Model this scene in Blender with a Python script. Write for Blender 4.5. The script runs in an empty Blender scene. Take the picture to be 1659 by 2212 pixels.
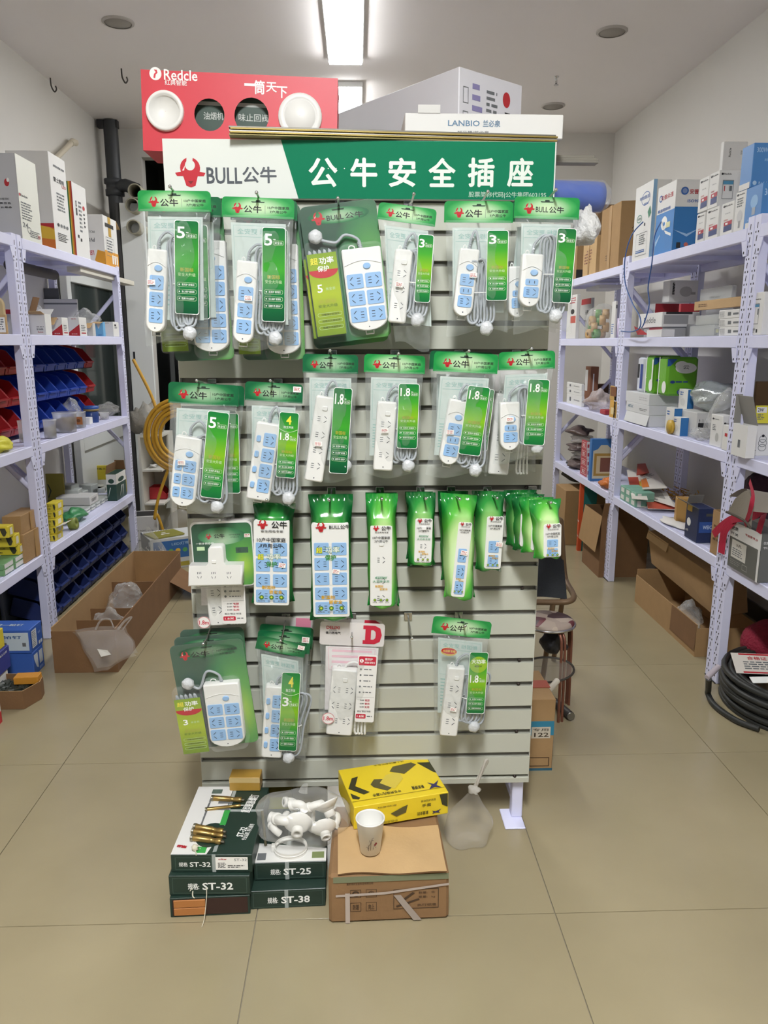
import bpy, bmesh, math, random
from mathutils import Vector as V, Matrix as MX
S = bpy.context.scene
COL = S.collection
rnd = random.Random(11)
R = math.radians

# ------------------------------------------------------------------ camera
F_PX, CX, CY = 1662.0, 829.5, 1106.0
PITCH, YAW, EYE = R(12.4), R(1.94), 1.5
cam = bpy.data.cameras.new('camera')
cam.sensor_fit = 'HORIZONTAL'; cam.sensor_width = 36.0; cam.lens = 36.0 * F_PX / 1659.0
cam.clip_start = 0.02
cam_ob = bpy.data.objects.new('camera', cam); COL.objects.link(cam_ob)
cam_ob.location = (0, 0, EYE); cam_ob.rotation_euler = (R(90) - PITCH, 0, -YAW)
S.camera = cam_ob

# ------------------------------------------------------------------ world, exposure
W = bpy.data.worlds.new('world'); S.world = W; W.use_nodes = True
W.node_tree.nodes['Background'].inputs[0].default_value = (0.80, 0.88, 1.0, 1)
W.node_tree.nodes['Background'].inputs[1].default_value = 0.05
S.view_settings.view_transform = 'Standard'; S.view_settings.look = 'None'
S.view_settings.gamma = 1.0; S.view_settings.use_curve_mapping = False
S.view_settings.exposure = 0.08
LAMP_POWER = 52.0          # emission strength of the ceiling tubes
LAMP_SPOTS = [(-0.05, -0.15, 3.5), (-0.06, 4.70, .85), (-0.06, 6.35, .85)]   # x, y of each ceiling lamp's centre, relative strength

# ------------------------------------------------------------------ sight lines -> points in the room
FW = V((math.sin(YAW) * math.cos(PITCH), math.cos(YAW) * math.cos(PITCH), -math.sin(PITCH)))
RT = V((math.cos(YAW), -math.sin(YAW), 0)); UP = RT.cross(FW); EYEV = V((0, 0, EYE))
def ray(px, py): return FW + RT * ((px - CX) / F_PX) + UP * ((CY - py) / F_PX)
def gz(px, py, z): r = ray(px, py); return EYEV + r * ((z - EYE) / r.z)
def gy(px, py, y): r = ray(px, py); return EYEV + r * (y / r.y)
def gx(px, py, x): r = ray(px, py); return EYEV + r * (x / r.x)
def scale_at(p): return (V(p) - EYEV).dot(FW) / F_PX

# ------------------------------------------------------------------ materials
def lin(h):
    h = h.lstrip('#'); o = []
    for i in (0, 2, 4):
        c = int(h[i:i + 2], 16) / 255.0
        o.append(c / 12.92 if c <= 0.04045 else ((c + 0.055) / 1.055) ** 2.4)
    return (*o, 1.0)
_m = {}
def nodes(name):
    m = bpy.data.materials.new(name); m.use_nodes = True
    nt = m.node_tree
    return m, nt, nt.nodes['Principled BSDF']
def P(col, rough=0.55, metal=0.0, noise=0.0, ns=14.0, bump=0.0, bs=60.0, spec=0.5, name=None, stretch=None):
    key = (col, rough, metal, noise, ns, bump, bs, spec, stretch)
    if key in _m: return _m[key]
    m, nt, b = nodes(name or 'paint_' + col.strip('#'))
    b.inputs['Base Color'].default_value = lin(col)
    b.inputs['Roughness'].default_value = rough; b.inputs['Metallic'].default_value = metal
    b.inputs['Specular IOR Level'].default_value = spec
    if noise or bump:
        tc = nt.nodes.new('ShaderNodeTexCoord'); src = tc.outputs['Object']
        if stretch:
            mp = nt.nodes.new('ShaderNodeMapping'); mp.inputs['Scale'].default_value = stretch
            nt.links.new(src, mp.inputs[0]); src = mp.outputs[0]
    if noise:
        n = nt.nodes.new('ShaderNodeTexNoise'); n.inputs['Scale'].default_value = ns; n.inputs['Detail'].default_value = 5
        nt.links.new(src, n.inputs['Vector'])
        mx = nt.nodes.new('ShaderNodeMix'); mx.data_type = 'RGBA'
        c = lin(col)
        mx.inputs['A'].default_value = tuple(max(0, x * (1 - noise)) for x in c[:3]) + (1,)
        mx.inputs['B'].default_value = tuple(min(1, x * (1 + noise)) for x in c[:3]) + (1,)
        nt.links.new(n.outputs['Fac'], mx.inputs['Factor']); nt.links.new(mx.outputs['Result'], b.inputs['Base Color'])
    if bump:
        n2 = nt.nodes.new('ShaderNodeTexNoise'); n2.inputs['Scale'].default_value = bs; n2.inputs['Detail'].default_value = 3
        nt.links.new(src, n2.inputs['Vector'])
        bp = nt.nodes.new('ShaderNodeBump'); bp.inputs['Strength'].default_value = bump; bp.inputs['Distance'].default_value = 0.01
        nt.links.new(n2.outputs['Fac'], bp.inputs['Height']); nt.links.new(bp.outputs['Normal'], b.inputs['Normal'])
    _m[key] = m
    return m
def film(name, alpha=0.16, tint='ffffff', bump=0.5, bs=35.0, rough=0.12, edge=0.30):
    key = ('film', name, alpha, tint, bump, bs, rough)
    if key in _m: return _m[key]
    m, nt, b = nodes(name)
    b.inputs['Base Color'].default_value = lin(tint); b.inputs['Roughness'].default_value = rough
    b.inputs['Alpha'].default_value = alpha
    tc = nt.nodes.new('ShaderNodeTexCoord')
    n = nt.nodes.new('ShaderNodeTexVoronoi'); n.inputs['Scale'].default_value = bs; n.inputs['Randomness'].default_value = 1.0      # creased facets
    nt.links.new(tc.outputs['Object'], n.inputs['Vector'])
    bp = nt.nodes.new('ShaderNodeBump'); bp.inputs['Strength'].default_value = bump; bp.inputs['Distance'].default_value = 0.012
    nt.links.new(n.outputs['Distance'], bp.inputs['Height']); nt.links.new(bp.outputs['Normal'], b.inputs['Normal'])
    # film seen edge-on is denser: clear film over glossy skin
    lw = nt.nodes.new('ShaderNodeLayerWeight'); lw.inputs['Blend'].default_value = 0.25
    ad = nt.nodes.new('ShaderNodeMath'); ad.operation = 'MULTIPLY_ADD'
    ad.inputs[1].default_value = edge; ad.inputs[2].default_value = alpha; ad.use_clamp = True
    nt.links.new(lw.outputs['Facing'], ad.inputs[0]); nt.links.new(bp.outputs['Normal'], lw.inputs['Normal'])
    nt.links.new(ad.outputs[0], b.inputs['Alpha'])
    _m[key] = m
    return m
def ramp_mat(name, stops, axis='Z', rough=0.3, radial=None, alpha=None):
    """printed colour that runs along one generated axis (or outwards from a point)"""
    key = ('ramp', name)
    if key in _m: return _m[key]
    m, nt, b = nodes(name)
    b.inputs['Roughness'].default_value = rough
    tc = nt.nodes.new('ShaderNodeTexCoord')
    cr = nt.nodes.new('ShaderNodeValToRGB')
    e = cr.color_ramp.elements
    while len(e) < len(stops): e.new(0.5)
    for el, (p, c) in zip(e, stops): el.position = p; el.color = lin(c)
    if radial:
        cx, cz, rx, rz = radial
        mp = nt.nodes.new('ShaderNodeMapping')
        mp.inputs['Location'].default_value = (-cx / rx, 0, -cz / rz); mp.inputs['Scale'].default_value = (1 / rx, 0, 1 / rz)
        nt.links.new(tc.outputs['Generated'], mp.inputs[0])
        ln = nt.nodes.new('ShaderNodeVectorMath'); ln.operation = 'LENGTH'
        nt.links.new(mp.outputs[0], ln.inputs[0]); nt.links.new(ln.outputs['Value'], cr.inputs[0])
    else:
        sp = nt.nodes.new('ShaderNodeSeparateXYZ'); nt.links.new(tc.outputs['Generated'], sp.inputs[0])
        nt.links.new(sp.outputs[axis], cr.inputs[0])
    nt.links.new(cr.outputs[0], b.inputs['Base Color'])
    _m[key] = m
    return m

# ------------------------------------------------------------------ mesh builder
_txt = {}
def text_mesh(s, bold):
    k = (s, bold)
    if k not in _txt:
        cu = bpy.data.curves.new('t', 'FONT'); cu.body = s; cu.resolution_u = 2; cu.offset = bold
        o = bpy.data.objects.new('t', cu); COL.objects.link(o)
        me = bpy.data.meshes.new_from_object(o.evaluated_get(bpy.context.evaluated_depsgraph_get()))
        vs = [(v.co.x, v.co.y) for v in me.vertices]; fs = [tuple(p.vertices) for p in me.polygons]
        bpy.data.objects.remove(o); bpy.data.curves.remove(cu); bpy.data.meshes.remove(me)
        xs = [v[0] for v in vs] or [0]; ys = [v[1] for v in vs] or [0]
        _txt[k] = (vs, fs, min(xs), max(xs), min(ys), max(ys))
    return _txt[k]

class MB:
    def __init__(s): s.v = []; s.f = []; s.mi = []; s.sm = []; s.m = []; s.T = MX()
    def add(s, vs, fs, m, smooth=False):
        if m not in s.m: s.m.append(m)
        i, o = s.m.index(m), len(s.v)
        s.v += [tuple(s.T @ V(p)) for p in vs]
        s.f += [tuple(o + k for k in f) for f in fs]
        s.mi += [i] * len(fs); s.sm += [smooth] * len(fs)
        return s
    def bb(s, x0, y0, z0, x1, y1, z1, m):
        return s.add([(x0, y0, z0), (x1, y0, z0), (x1, y1, z0), (x0, y1, z0), (x0, y0, z1), (x1, y0, z1), (x1, y1, z1), (x0, y1, z1)],
                     [(0, 3, 2, 1), (4, 5, 6, 7), (0, 1, 5, 4), (1, 2, 6, 5), (2, 3, 7, 6), (3, 0, 4, 7)], m)
    def cb(s, x0, y0, z0, x1, y1, z1, m, c=0.002, jit=0.0):
        """box with chamfered edges"""
        X, Y, Z = (x0, x1), (y0, y1), (z0, z1); c = min(c, (x1 - x0) / 3, (y1 - y0) / 3, (z1 - z0) / 3)
        vs = []; ix = {}
        for a in (0, 1):
            for b in (0, 1):
                for d in (0, 1):
                    j = (rnd.uniform(-jit, jit), 0, rnd.uniform(-jit, jit)) if jit else (0, 0, 0)
                    x, y, z = X[a] + j[0], Y[b] + j[1], Z[d] + (j[2] if d else 0)
                    sx, sy, sz = (c if a == 0 else -c), (c if b == 0 else -c), (c if d == 0 else -c)
                    ix[a, b, d] = len(vs)
                    vs += [(x, y + sy, z + sz), (x + sx, y, z + sz), (x + sx, y + sy, z)]
        g = lambda a, b, d, k: ix[a, b, d] + k
        fs = []
        for a in (0, 1): fs.append((g(a, 0, 0, 0), g(a, 1, 0, 0), g(a, 1, 1, 0), g(a, 0, 1, 0)))
        for b in (0, 1): fs.append((g(0, b, 0, 1), g(1, b, 0, 1), g(1, b, 1, 1), g(0, b, 1, 1)))
        for d in (0, 1): fs.append((g(0, 0, d, 2), g(1, 0, d, 2), g(1, 1, d, 2), g(0, 1, d, 2)))
        for a in (0, 1):
            for b in (0, 1): fs.append((g(a, b, 0, 0), g(a, b, 0, 1), g(a, b, 1, 1), g(a, b, 1, 0)))
        for a in (0, 1):
            for d in (0, 1): fs.append((g(a, 0, d, 0), g(a, 0, d, 2), g(a, 1, d, 2), g(a, 1, d, 0)))
        for b in (0, 1):
            for d in (0, 1): fs.append((g(0, b, d, 1), g(0, b, d, 2), g(1, b, d, 2), g(1, b, d, 1)))
        for k in ix.values(): fs.append((k, k + 1, k + 2))
        return s.add(vs, fs, m)
    def prism(s, pts, y0, y1, m, side=None, bev=0.0):
        """outline in x,z pushed from y1 (back) to y0 (front); bev rounds the front edge"""
        n = len(pts)
        if bev:
            cx = sum(p[0] for p in pts) / n; cz = sum(p[1] for p in pts) / n
            hx = max(abs(p[0] - cx) for p in pts) or 1; hz = max(abs(p[1] - cz) for p in pts) or 1
            sh = lambda d: [(cx + (x - cx) * (1 - d / hx), cz + (z - cz) * (1 - d / hz)) for x, z in pts]
            rings = [(pts, y1), (pts, y0 + bev), (sh(bev * 0.3), y0 + bev * 0.3), (sh(bev), y0)]
        else: rings = [(pts, y1), (pts, y0)]
        vs = [(x, y, z) for ps, y in rings for x, z in ps]
        sf = []
        for r in range(len(rings) - 1):
            for i in range(n):
                j = (i + 1) % n; sf.append((r * n + i, r * n + j, (r + 1) * n + j, (r + 1) * n + i))
        s.add(vs, sf, side or m, bool(bev))
        s.add([(x, rings[-1][1], z) for x, z in rings[-1][0]], [tuple(range(n))], m)
        s.add([(x, y1, z) for x, z in pts], [tuple(range(n))[::-1]], side or m)
        return s
    def flat(s, pts, y, m):
        return s.add([(x, y, z) for x, z in pts], [tuple(range(len(pts)))], m)
    def rect(s, x0, z0, x1, z1, y, m): return s.flat([(x0, z0), (x1, z0), (x1, z1), (x0, z1)], y, m)
    def ell(s, cx, cz, rx, rz, y, m, n=24): return s.flat(ellipse(cx, cz, rx, rz, n), y, m)
    def ring(s, pts, t, y, m):
        """printed outline of width t"""
        n = len(pts); cx = sum(p[0] for p in pts) / n; cz = sum(p[1] for p in pts) / n
        hx = max(abs(p[0] - cx) for p in pts); hz = max(abs(p[1] - cz) for p in pts)
        inn = [(cx + (x - cx) * (1 - t / hx), cz + (z - cz) * (1 - t / hz)) for x, z in pts]
        return s.add([(x, y, z) for x, z in pts + inn], [(i, (i + 1) % n, n + (i + 1) % n, n + i) for i in range(n)], m)
    def tube(s, path, r, m, seg=8, closed=False, flat=1.0):
        pts = [V(p) for p in path]; n = len(pts); vs = []; fs = []
        ref = None
        for i in range(n):
            a = pts[(i - 1) % n] if (closed or i) else pts[i]; b = pts[(i + 1) % n] if (closed or i < n - 1) else pts[i]
            t = (b - a)
            if t.length < 1e-9: t = V((0, 0, 1))
            t.normalize()
            if ref is None:
                ref = V((0, 0, 1)) if abs(t.z) < 0.9 else V((1, 0, 0))
            u = ref - t * ref.dot(t)
            if u.length < 1e-6: u = V((1, 0, 0)) - t * t.x
            u.normalize(); w = t.cross(u); ref = u
            rr = r[i] if isinstance(r, (list, tuple)) else r
            for k in range(seg):
                q = 2 * math.pi * k / seg; vs.append(pts[i] + u * (rr * math.cos(q)) + w * (rr * flat * math.sin(q)))
        for i in range(n if closed else n - 1):
            for k in range(seg):
                k2 = (k + 1) % seg; j = (i + 1) % n
                fs.append((i * seg + k, i * seg + k2, j * seg + k2, j * seg + k))
        s.add(vs, fs, m, True)
        if not closed:
            s.add(vs[:seg], [tuple(range(seg))[::-1]], m); s.add(vs[-seg:], [tuple(range(seg))], m)
        return s
    def lathe(s, prof, m, seg=24, c=(0, 0, 0), cap=True):
        vs = []; fs = []; n = len(prof)
        for r, z in prof:
            for k in range(seg):
                q = 2 * math.pi * k / seg; vs.append((c[0] + r * math.cos(q), c[1] + r * math.sin(q), c[2] + z))
        for i in range(n - 1):
            for k in range(seg):
                k2 = (k + 1) % seg; fs.append((i * seg + k, i * seg + k2, (i + 1) * seg + k2, (i + 1) * seg + k))
        s.add(vs, fs, m, True)
        if cap:
            s.add(vs[:seg], [tuple(range(seg))[::-1]], m); s.add(vs[-seg:], [tuple(range(seg))], m)
        return s
    def grid(s, fn, nu, nv, m, smooth=True):
        vs = [fn(i / nu, j / nv) for j in range(nv + 1) for i in range(nu + 1)]
        fs = [(j * (nu + 1) + i, j * (nu + 1) + i + 1, (j + 1) * (nu + 1) + i + 1, (j + 1) * (nu + 1) + i) for j in range(nv) for i in range(nu)]
        return s.add(vs, fs, m, smooth)
    def txt(s, t, cx, cz, w, h, y, m, bold=0.012, rot=0.0, mirror=False):
        """lettering fitted into a w x h box about (cx, cz); w None keeps the type's own width"""
        cjk = any(ord(ch) > 0x2000 for ch in t); b0 = .003 if cjk else .012
        if bold > (.008 if cjk else .02):      # heavy type: the outline struck a few times, a hair apart
            e = (bold - b0) * h * .75
            for q, (dx, dz) in enumerate(((-e, 0), (e, 0), (0, -e), (0, e))): s.txt(t, cx + dx, cz + dz, w and w - 2 * e, h - 2 * e, y - q * 4e-5, m, b0, rot, mirror)
            return s
        if cjk: bold = min(bold, b0)
        vs, fs, a, b, c, d = text_mesh(t, bold)
        if not vs: return s
        kz = h / max(1e-6, d - c); kx = (w / max(1e-6, b - a)) if w else kz
        if mirror: kx = -kx
        co, si = math.cos(rot), math.sin(rot); out = []
        for x, z in vs:
            X, Z = (x - (a + b) / 2) * kx, (z - (c + d) / 2) * kz
            out.append((cx + X * co - Z * si, y, cz + X * si + Z * co))
        return s.add(out, fs, m)
    def greek(s, x0, z0, x1, z1, n, y, m, fill=0.5, seed=1):
        """lines of print too small to read: rows of short word-length bars"""
        rr = random.Random(seed); dz = (z1 - z0) / n
        for i in range(n):
            zc = z1 - (i + 0.5) * dz; x = x0; end = x1 - (x1 - x0) * rr.uniform(0, 0.3)
            while x < end:
                w = min(end - x, dz * rr.uniform(0.8, 3.0)); s.rect(x, zc - dz * fill / 2, x + w, zc + dz * fill / 2, y, m); x += w + dz * 0.45
        return s
    def build(s, name, parent=None, loc=None, rot=None, bevel=None):
        me = bpy.data.meshes.new(name); me.from_pydata(s.v, [], s.f)
        for m in s.m: me.materials.append(m)
        me.polygons.foreach_set('material_index', s.mi); me.polygons.foreach_set('use_smooth', s.sm); me.update()
        o = bpy.data.objects.new(name, me); COL.objects.link(o)
        if parent: o.parent = parent
        if loc: o.location = loc
        if rot: o.rotation_euler = rot
        return o
def ellipse(cx, cz, rx, rz, n=24): return [(cx + rx * math.cos(2 * math.pi * k / n), cz + rz * math.sin(2 * math.pi * k / n)) for k in range(n)]
def rrect(x0, z0, x1, z1, r, n=5):
    r = min(r, (x1 - x0) / 2.01, (z1 - z0) / 2.01); o = []
    for cx, cz, a in ((x1 - r, z0 + r, -90), (x1 - r, z1 - r, 0), (x0 + r, z1 - r, 90), (x0 + r, z0 + r, 180)):
        for k in range(n + 1): q = R(a + 90 * k / n); o.append((cx + r * math.cos(q), cz + r * math.sin(q)))
    return o
def tag(o, label=None, cat=None, group=None, kind=None):
    if label: o['label'] = label
    if cat: o['category'] = cat
    if group: o['group'] = group
    if kind: o['kind'] = kind
    return o
def thing(name, label, cat, loc=(0, 0, 0), rot=(0, 0, 0), group=None):
    o = bpy.data.objects.new(name, None); o.empty_display_size = 0.05; COL.objects.link(o)
    o.location = loc; o.rotation_euler = rot
    return tag(o, label, cat, group)
def copy_tree(o, parent=None):
    c = o.copy(); COL.objects.link(c)
    if parent: c.parent = parent
    for ch in list(o.children): copy_tree(ch, c)
    return c
def smooth_path(pts, n=6, closed=False):
    """Catmull-Rom through the points"""
    P_ = [V(p) for p in pts]; L = len(P_); out = []
    rng = range(L if closed else L - 1)
    for i in rng:
        if closed: a, b, c, d = P_[i - 1], P_[i], P_[(i + 1) % L], P_[(i + 2) % L]
        else: a, b, c, d = P_[max(0, i - 1)], P_[i], P_[i + 1], P_[min(L - 1, i + 2)]
        for k in range(n):
            t = k / n
            out.append(0.5 * ((2 * b) + (c - a) * t + (2 * a - 5 * b + 4 * c - d) * t * t + (3 * b - a - 3 * c + d) * t ** 3))
    if not closed: out.append(P_[-1])
    return out

# ------------------------------------------------------------------ palette
WALL = P('d9d6cf', 0.85, noise=0.03, ns=3, name='wall_paint')
CEIL = P('efeae7', 0.9, noise=0.02, ns=2, name='ceiling_paint')
RACK = P('e0e1fb', 0.42, noise=0.05, ns=9, bump=0.03, bs=90, name='rack_lavender_paint')
HOLE = P('23222c', 0.8, name='punched_hole')
SLAT = P('bcbdb0', 0.45, noise=0.03, ns=6, name='slat_melamine')
GROOVE = P('6d6b64', 0.6, name='slat_groove')
CHROME = P('c8c8c8', 0.22, 1.0, name='chrome')
WHITE = P('dededa', 0.42, name='white_plastic')
INKW = P('f4f5f1', 0.5, name='ink_white')
INKK = P('1d1d20', 0.5, name='ink_black')
INKG = P('6d7072', 0.6, name='ink_grey')
INKR = P('b3202c', 0.5, name='ink_red')
INKB = P('2c5fa8', 0.5, name='ink_blue')
KRAFT = P('a5845a', 0.85, noise=0.10, ns=18, bump=0.08, bs=120, name='kraft_board')
KRAFTD = P('7d5c3c', 0.88, noise=0.12, ns=14, bump=0.08, bs=120, name='brown_board')
KRAFTL = P('c3a274', 0.85, noise=0.08, ns=18, bump=0.06, bs=120, name='light_board')
TAPE = P('b08a58', 0.25, name='packing_tape')
BOXW = P('e2e1dd', 0.55, noise=0.02, ns=12, name='white_carton')
BOXG = P('c9c8c4', 0.6, noise=0.03, ns=12, name='grey_carton')
BLUEP = P('8cb2da', 0.38, name='pale_blue_plastic')
SLOT = P('26303c', 0.6, name='socket_slot')
CORD = P('a2a8ad', 0.45, name='grey_cord')
CARDG = P('2c8a3c', 0.3, name='card_green')
DKGREEN = P('1f3f33', 0.4, noise=0.08, ns=10, name='dark_green_card')
YEL = P('e8cc2c', 0.4, noise=0.04, ns=10, name='yellow_card')
FILM = film('clear_bag_film', 0.085, 'cfd6d3', 0.5, 46, .15, .36)
FILM2 = film('thick_bag_film', 0.30, 'e9e8e4', 0.6, 22)
BLIS = film('blister_shell', 0.03, 'ffffff', 0.03, 8, 0.05, 0.12)

# ------------------------------------------------------------------ the room
XL, XR, YB, HC = -2.08, 2.20, 7.0, 3.24
YF = -2.6
def struct(o): o['kind'] = 'structure'; return o
fl = MB(); fl.bb(XL - .1, YF, -0.06, XR + .1, YB + 1.8, -0.004, P('8a8271', 0.9, name='tile_grout'))
floor = struct(fl.build('floor'))
def tile_material():
    m, nt, b = nodes('polished_floor_tile')
    tc = nt.nodes.new('ShaderNodeNewGeometry'); ob = tc.outputs['Position']
    n = nt.nodes.new('ShaderNodeTexNoise'); n.inputs['Scale'].default_value = 2.2; n.inputs['Detail'].default_value = 7
    nt.links.new(ob, n.inputs['Vector'])
    mx = nt.nodes.new('ShaderNodeMix'); mx.data_type = 'RGBA'
    mx.inputs['A'].default_value = lin('8c8166'); mx.inputs['B'].default_value = lin('aa9e7e')
    nt.links.new(n.outputs['Fac'], mx.inputs['Factor']); nt.links.new(mx.outputs['Result'], b.inputs['Base Color'])
    n2 = nt.nodes.new('ShaderNodeTexNoise'); n2.inputs['Scale'].default_value = 5; n2.inputs['Detail'].default_value = 4
    nt.links.new(ob, n2.inputs['Vector'])
    mr = nt.nodes.new('ShaderNodeMapRange'); mr.inputs['To Min'].default_value = 0.16; mr.inputs['To Max'].default_value = 0.34
    nt.links.new(n2.outputs['Fac'], mr.inputs[0]); b.inputs['Roughness'].default_value = 0.20
    b.inputs['Specular IOR Level'].default_value = 0.45
    return m
TILE = tile_material()
xs = [XL] + [v for v in (-0.281 + 0.802 * k for k in range(-3, 5)) if XL + .05 < v < XR - .05] + [XR]
ys = [v for v in (1.775 + 0.805 * k for k in range(-5, 7)) if v < YB - .05] + [YB + 1.7]
tcache = {}
for i in range(len(xs) - 1):
    for j in range(len(ys) - 1):
        w, d = round(xs[i + 1] - xs[i], 3), round(ys[j + 1] - ys[j], 3)
        g = 0.0013
        if (w, d) not in tcache:
            b = MB(); b.cb(g, g, -0.006, w - g, d - g, 0.0, TILE, 0.0006); o = b.build('tile', floor); tcache[w, d] = o.data
        else:
            o = bpy.data.objects.new('tile', tcache[w, d]); COL.objects.link(o); o.parent = floor
        o.location = (xs[i], ys[j], 0)
b = MB(); b.bb(XL - .12, YF, 0, XL, YB + .1, HC + .1, WALL); struct(b.build('wall_left'))
b = MB(); b.bb(XR, YF, 0, XR + .12, YB + .1, HC + .1, WALL); struct(b.build('wall_right'))
b = MB(); b.bb(XL, YF, HC, XR, YB + .1, HC + .1, CEIL); struct(b.build('ceiling'))
DX0, DX1, DH = -1.80, -0.95, 3.02
b = MB(); b.bb(DX1, YB, 0, XR, YB + .12, HC, WALL); b.bb(XL, YB, 0, DX0, YB + .12, HC, WALL); b.bb(DX0, YB, DH, DX1, YB + .12, HC, WALL)
struct(b.build('wall_back'))
DARK = P('4a4d4c', 0.9, name='unlit_store_wall')  # the store's lack of light is put into this dark wall colour
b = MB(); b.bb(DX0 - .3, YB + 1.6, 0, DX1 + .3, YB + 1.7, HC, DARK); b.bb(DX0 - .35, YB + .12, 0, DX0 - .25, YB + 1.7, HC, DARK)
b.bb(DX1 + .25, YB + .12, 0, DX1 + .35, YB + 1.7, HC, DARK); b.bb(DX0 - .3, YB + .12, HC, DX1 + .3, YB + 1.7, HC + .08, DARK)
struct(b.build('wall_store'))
# skirting
SK = P('6e665c', 0.6, name='skirting')
for n, x0, y0, x1, y1 in (('baseboard_left', XL, YF, XL + .012, YB), ('baseboard_right', XR - .012, YF, XR, YB), ('baseboard_back', DX1 + .02, YB - .012, XR - .02, YB)):
    b = MB(); b.bb(x0, y0, 0.0, x1, y1, 0.09, SK); struct(b.build(n))
# white door leaf standing open at the back left corner, and the glazed door frame beside it
ALU = P('dfe2e0', 0.4, name='white_door_paint')
def trim_box(bm, x0, y0, z0, x1, y1, z1, m=ALU): bm.cb(x0, y0, z0, x1, y1, z1, m, 0.004)
d = MB(); d.cb(0, 0, 0.02, 0.185, 0.045, 2.56, ALU, 0.004)
door = struct(d.build('door_1', loc=(-1.838, 6.40, 0), rot=(0, 0, R(4))))
k = MB(); k.cb(0.03, -0.004, 1.36, 0.045, 0.0, 1.43, INKK, 0.001); k.build('keyhole', door)
e = MB(); e.cb(-0.032, 0.0, 0.02, -0.006, 0.045, 2.56, P('3a3a3a', .5), 0.003); e.build('gap_shade', door)  # dark strip put in for the shade of the gap beside the leaf
w = MB()
fx = XL + 0.02
w.cb(fx, 5.62, 0.1, fx + .05, 5.70, 2.0, ALU, .003); w.cb(fx, 6.72, 0.1, fx + .05, 6.80, 2.0, ALU, .003)
for z0, z1 in ((0.1, .2), (0.72, 0.84), (1.92, 2.0)): w.cb(fx, 5.7, z0, fx + .05, 6.72, z1, ALU, .003)
win = struct(w.build('window_1'))
g = MB(); g.bb(fx + .018, 5.7, .84, fx + .024, 6.72, 1.92, P('39413f', 0.08, name='dark_pane')); g.build('pane', win)
g = MB(); g.bb(fx + .016, 5.7, .2, fx + .028, 6.72, .72, ALU); g.build('lower_panel', win)

# ceiling lamps (they light the room)
def lamp_mat(k):
    m, nt, b = nodes('lamp_diffuser')
    b.inputs['Base Color'].default_value = (1, 1, 1, 1)
    b.inputs['Emission Color'].default_value = (0.97, 0.985, 1.0, 1); b.inputs['Emission Strength'].default_value = LAMP_POWER * k
    return m
wheres = ('out of sight overhead in front of the display', 'nearer of the two behind the display', 'farther one by the back wall')
for i, (x, y, pw) in enumerate(LAMP_SPOTS):
    LAMP = lamp_mat(pw)
    t = thing('ceiling_lamp', 'long white glowing ceiling lamp, ' + wheres[i], 'lamp', (x, y, HC), group='ceiling lamps in a row')
    b = MB(); b.cb(-.11, -.6, -.035, .11, .6, 0, WHITE, .005); b.build('housing', t)
    b = MB(); b.cb(-.10, -.59, -.047, .10, .59, -.0355, LAMP, .003); b.build('diffuser', t)
# switched-off round downlights and hooks in the ceiling
for px, py, lab in ((255, 47, 'round grey switched-off downlight, the left one above the left rack'), (1322, 67, 'round grey switched-off downlight, nearer one at the right'), (1195, 228, 'round grey switched-off downlight, farther one at the right near the back wall')):
    p = gz(px, py, HC)
    t = thing('ceiling_downlight', lab, 'downlight', p, group='round ceiling fittings')
    b = MB(); b.lathe([(.088, 0), (.088, -.006), (.082, -.010), (.074, -.010)], P('b7b2ab', .6), 28, cap=False); b.build('rim', t)
    b = MB(); b.lathe([(.0001, -.007), (.074, -.008), (.074, 0)], P('9d988f', .8, bump=.3, bs=300), 28, cap=False); b.build('downlight_cover', t)
for px, py, lab in ((262, 148, 'small bent wire hook hanging from the ceiling at left'), (97, 168, 'small dark wire hook where the left wall meets the ceiling'), (1202, 165, 'small sprinkler head hanging from the ceiling at right')):
    p = gz(px, py, HC)
    if p.x < XL + .03: p.x = XL + .03
    b = MB()
    if 'sprinkler' in lab:
        t = thing('sprinkler_head', lab, 'sprinkler', p)
        b.lathe([(.018, 0), (.018, -.004), (.007, -.005), (.007, -.05), (.016, -.052), (.016, -.056)], CHROME, 12); b.build('body', t)
    else:
        b.tube(smooth_path([(0, 0, 0), (.002, 0, -.05), (.02, 0, -.085), (.035, 0, -.07), (.03, 0, -.05)]), .005, P('4a4640', .7), 6)
        tag(b.build('ceiling_hook', loc=p), lab, 'hook')
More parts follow.
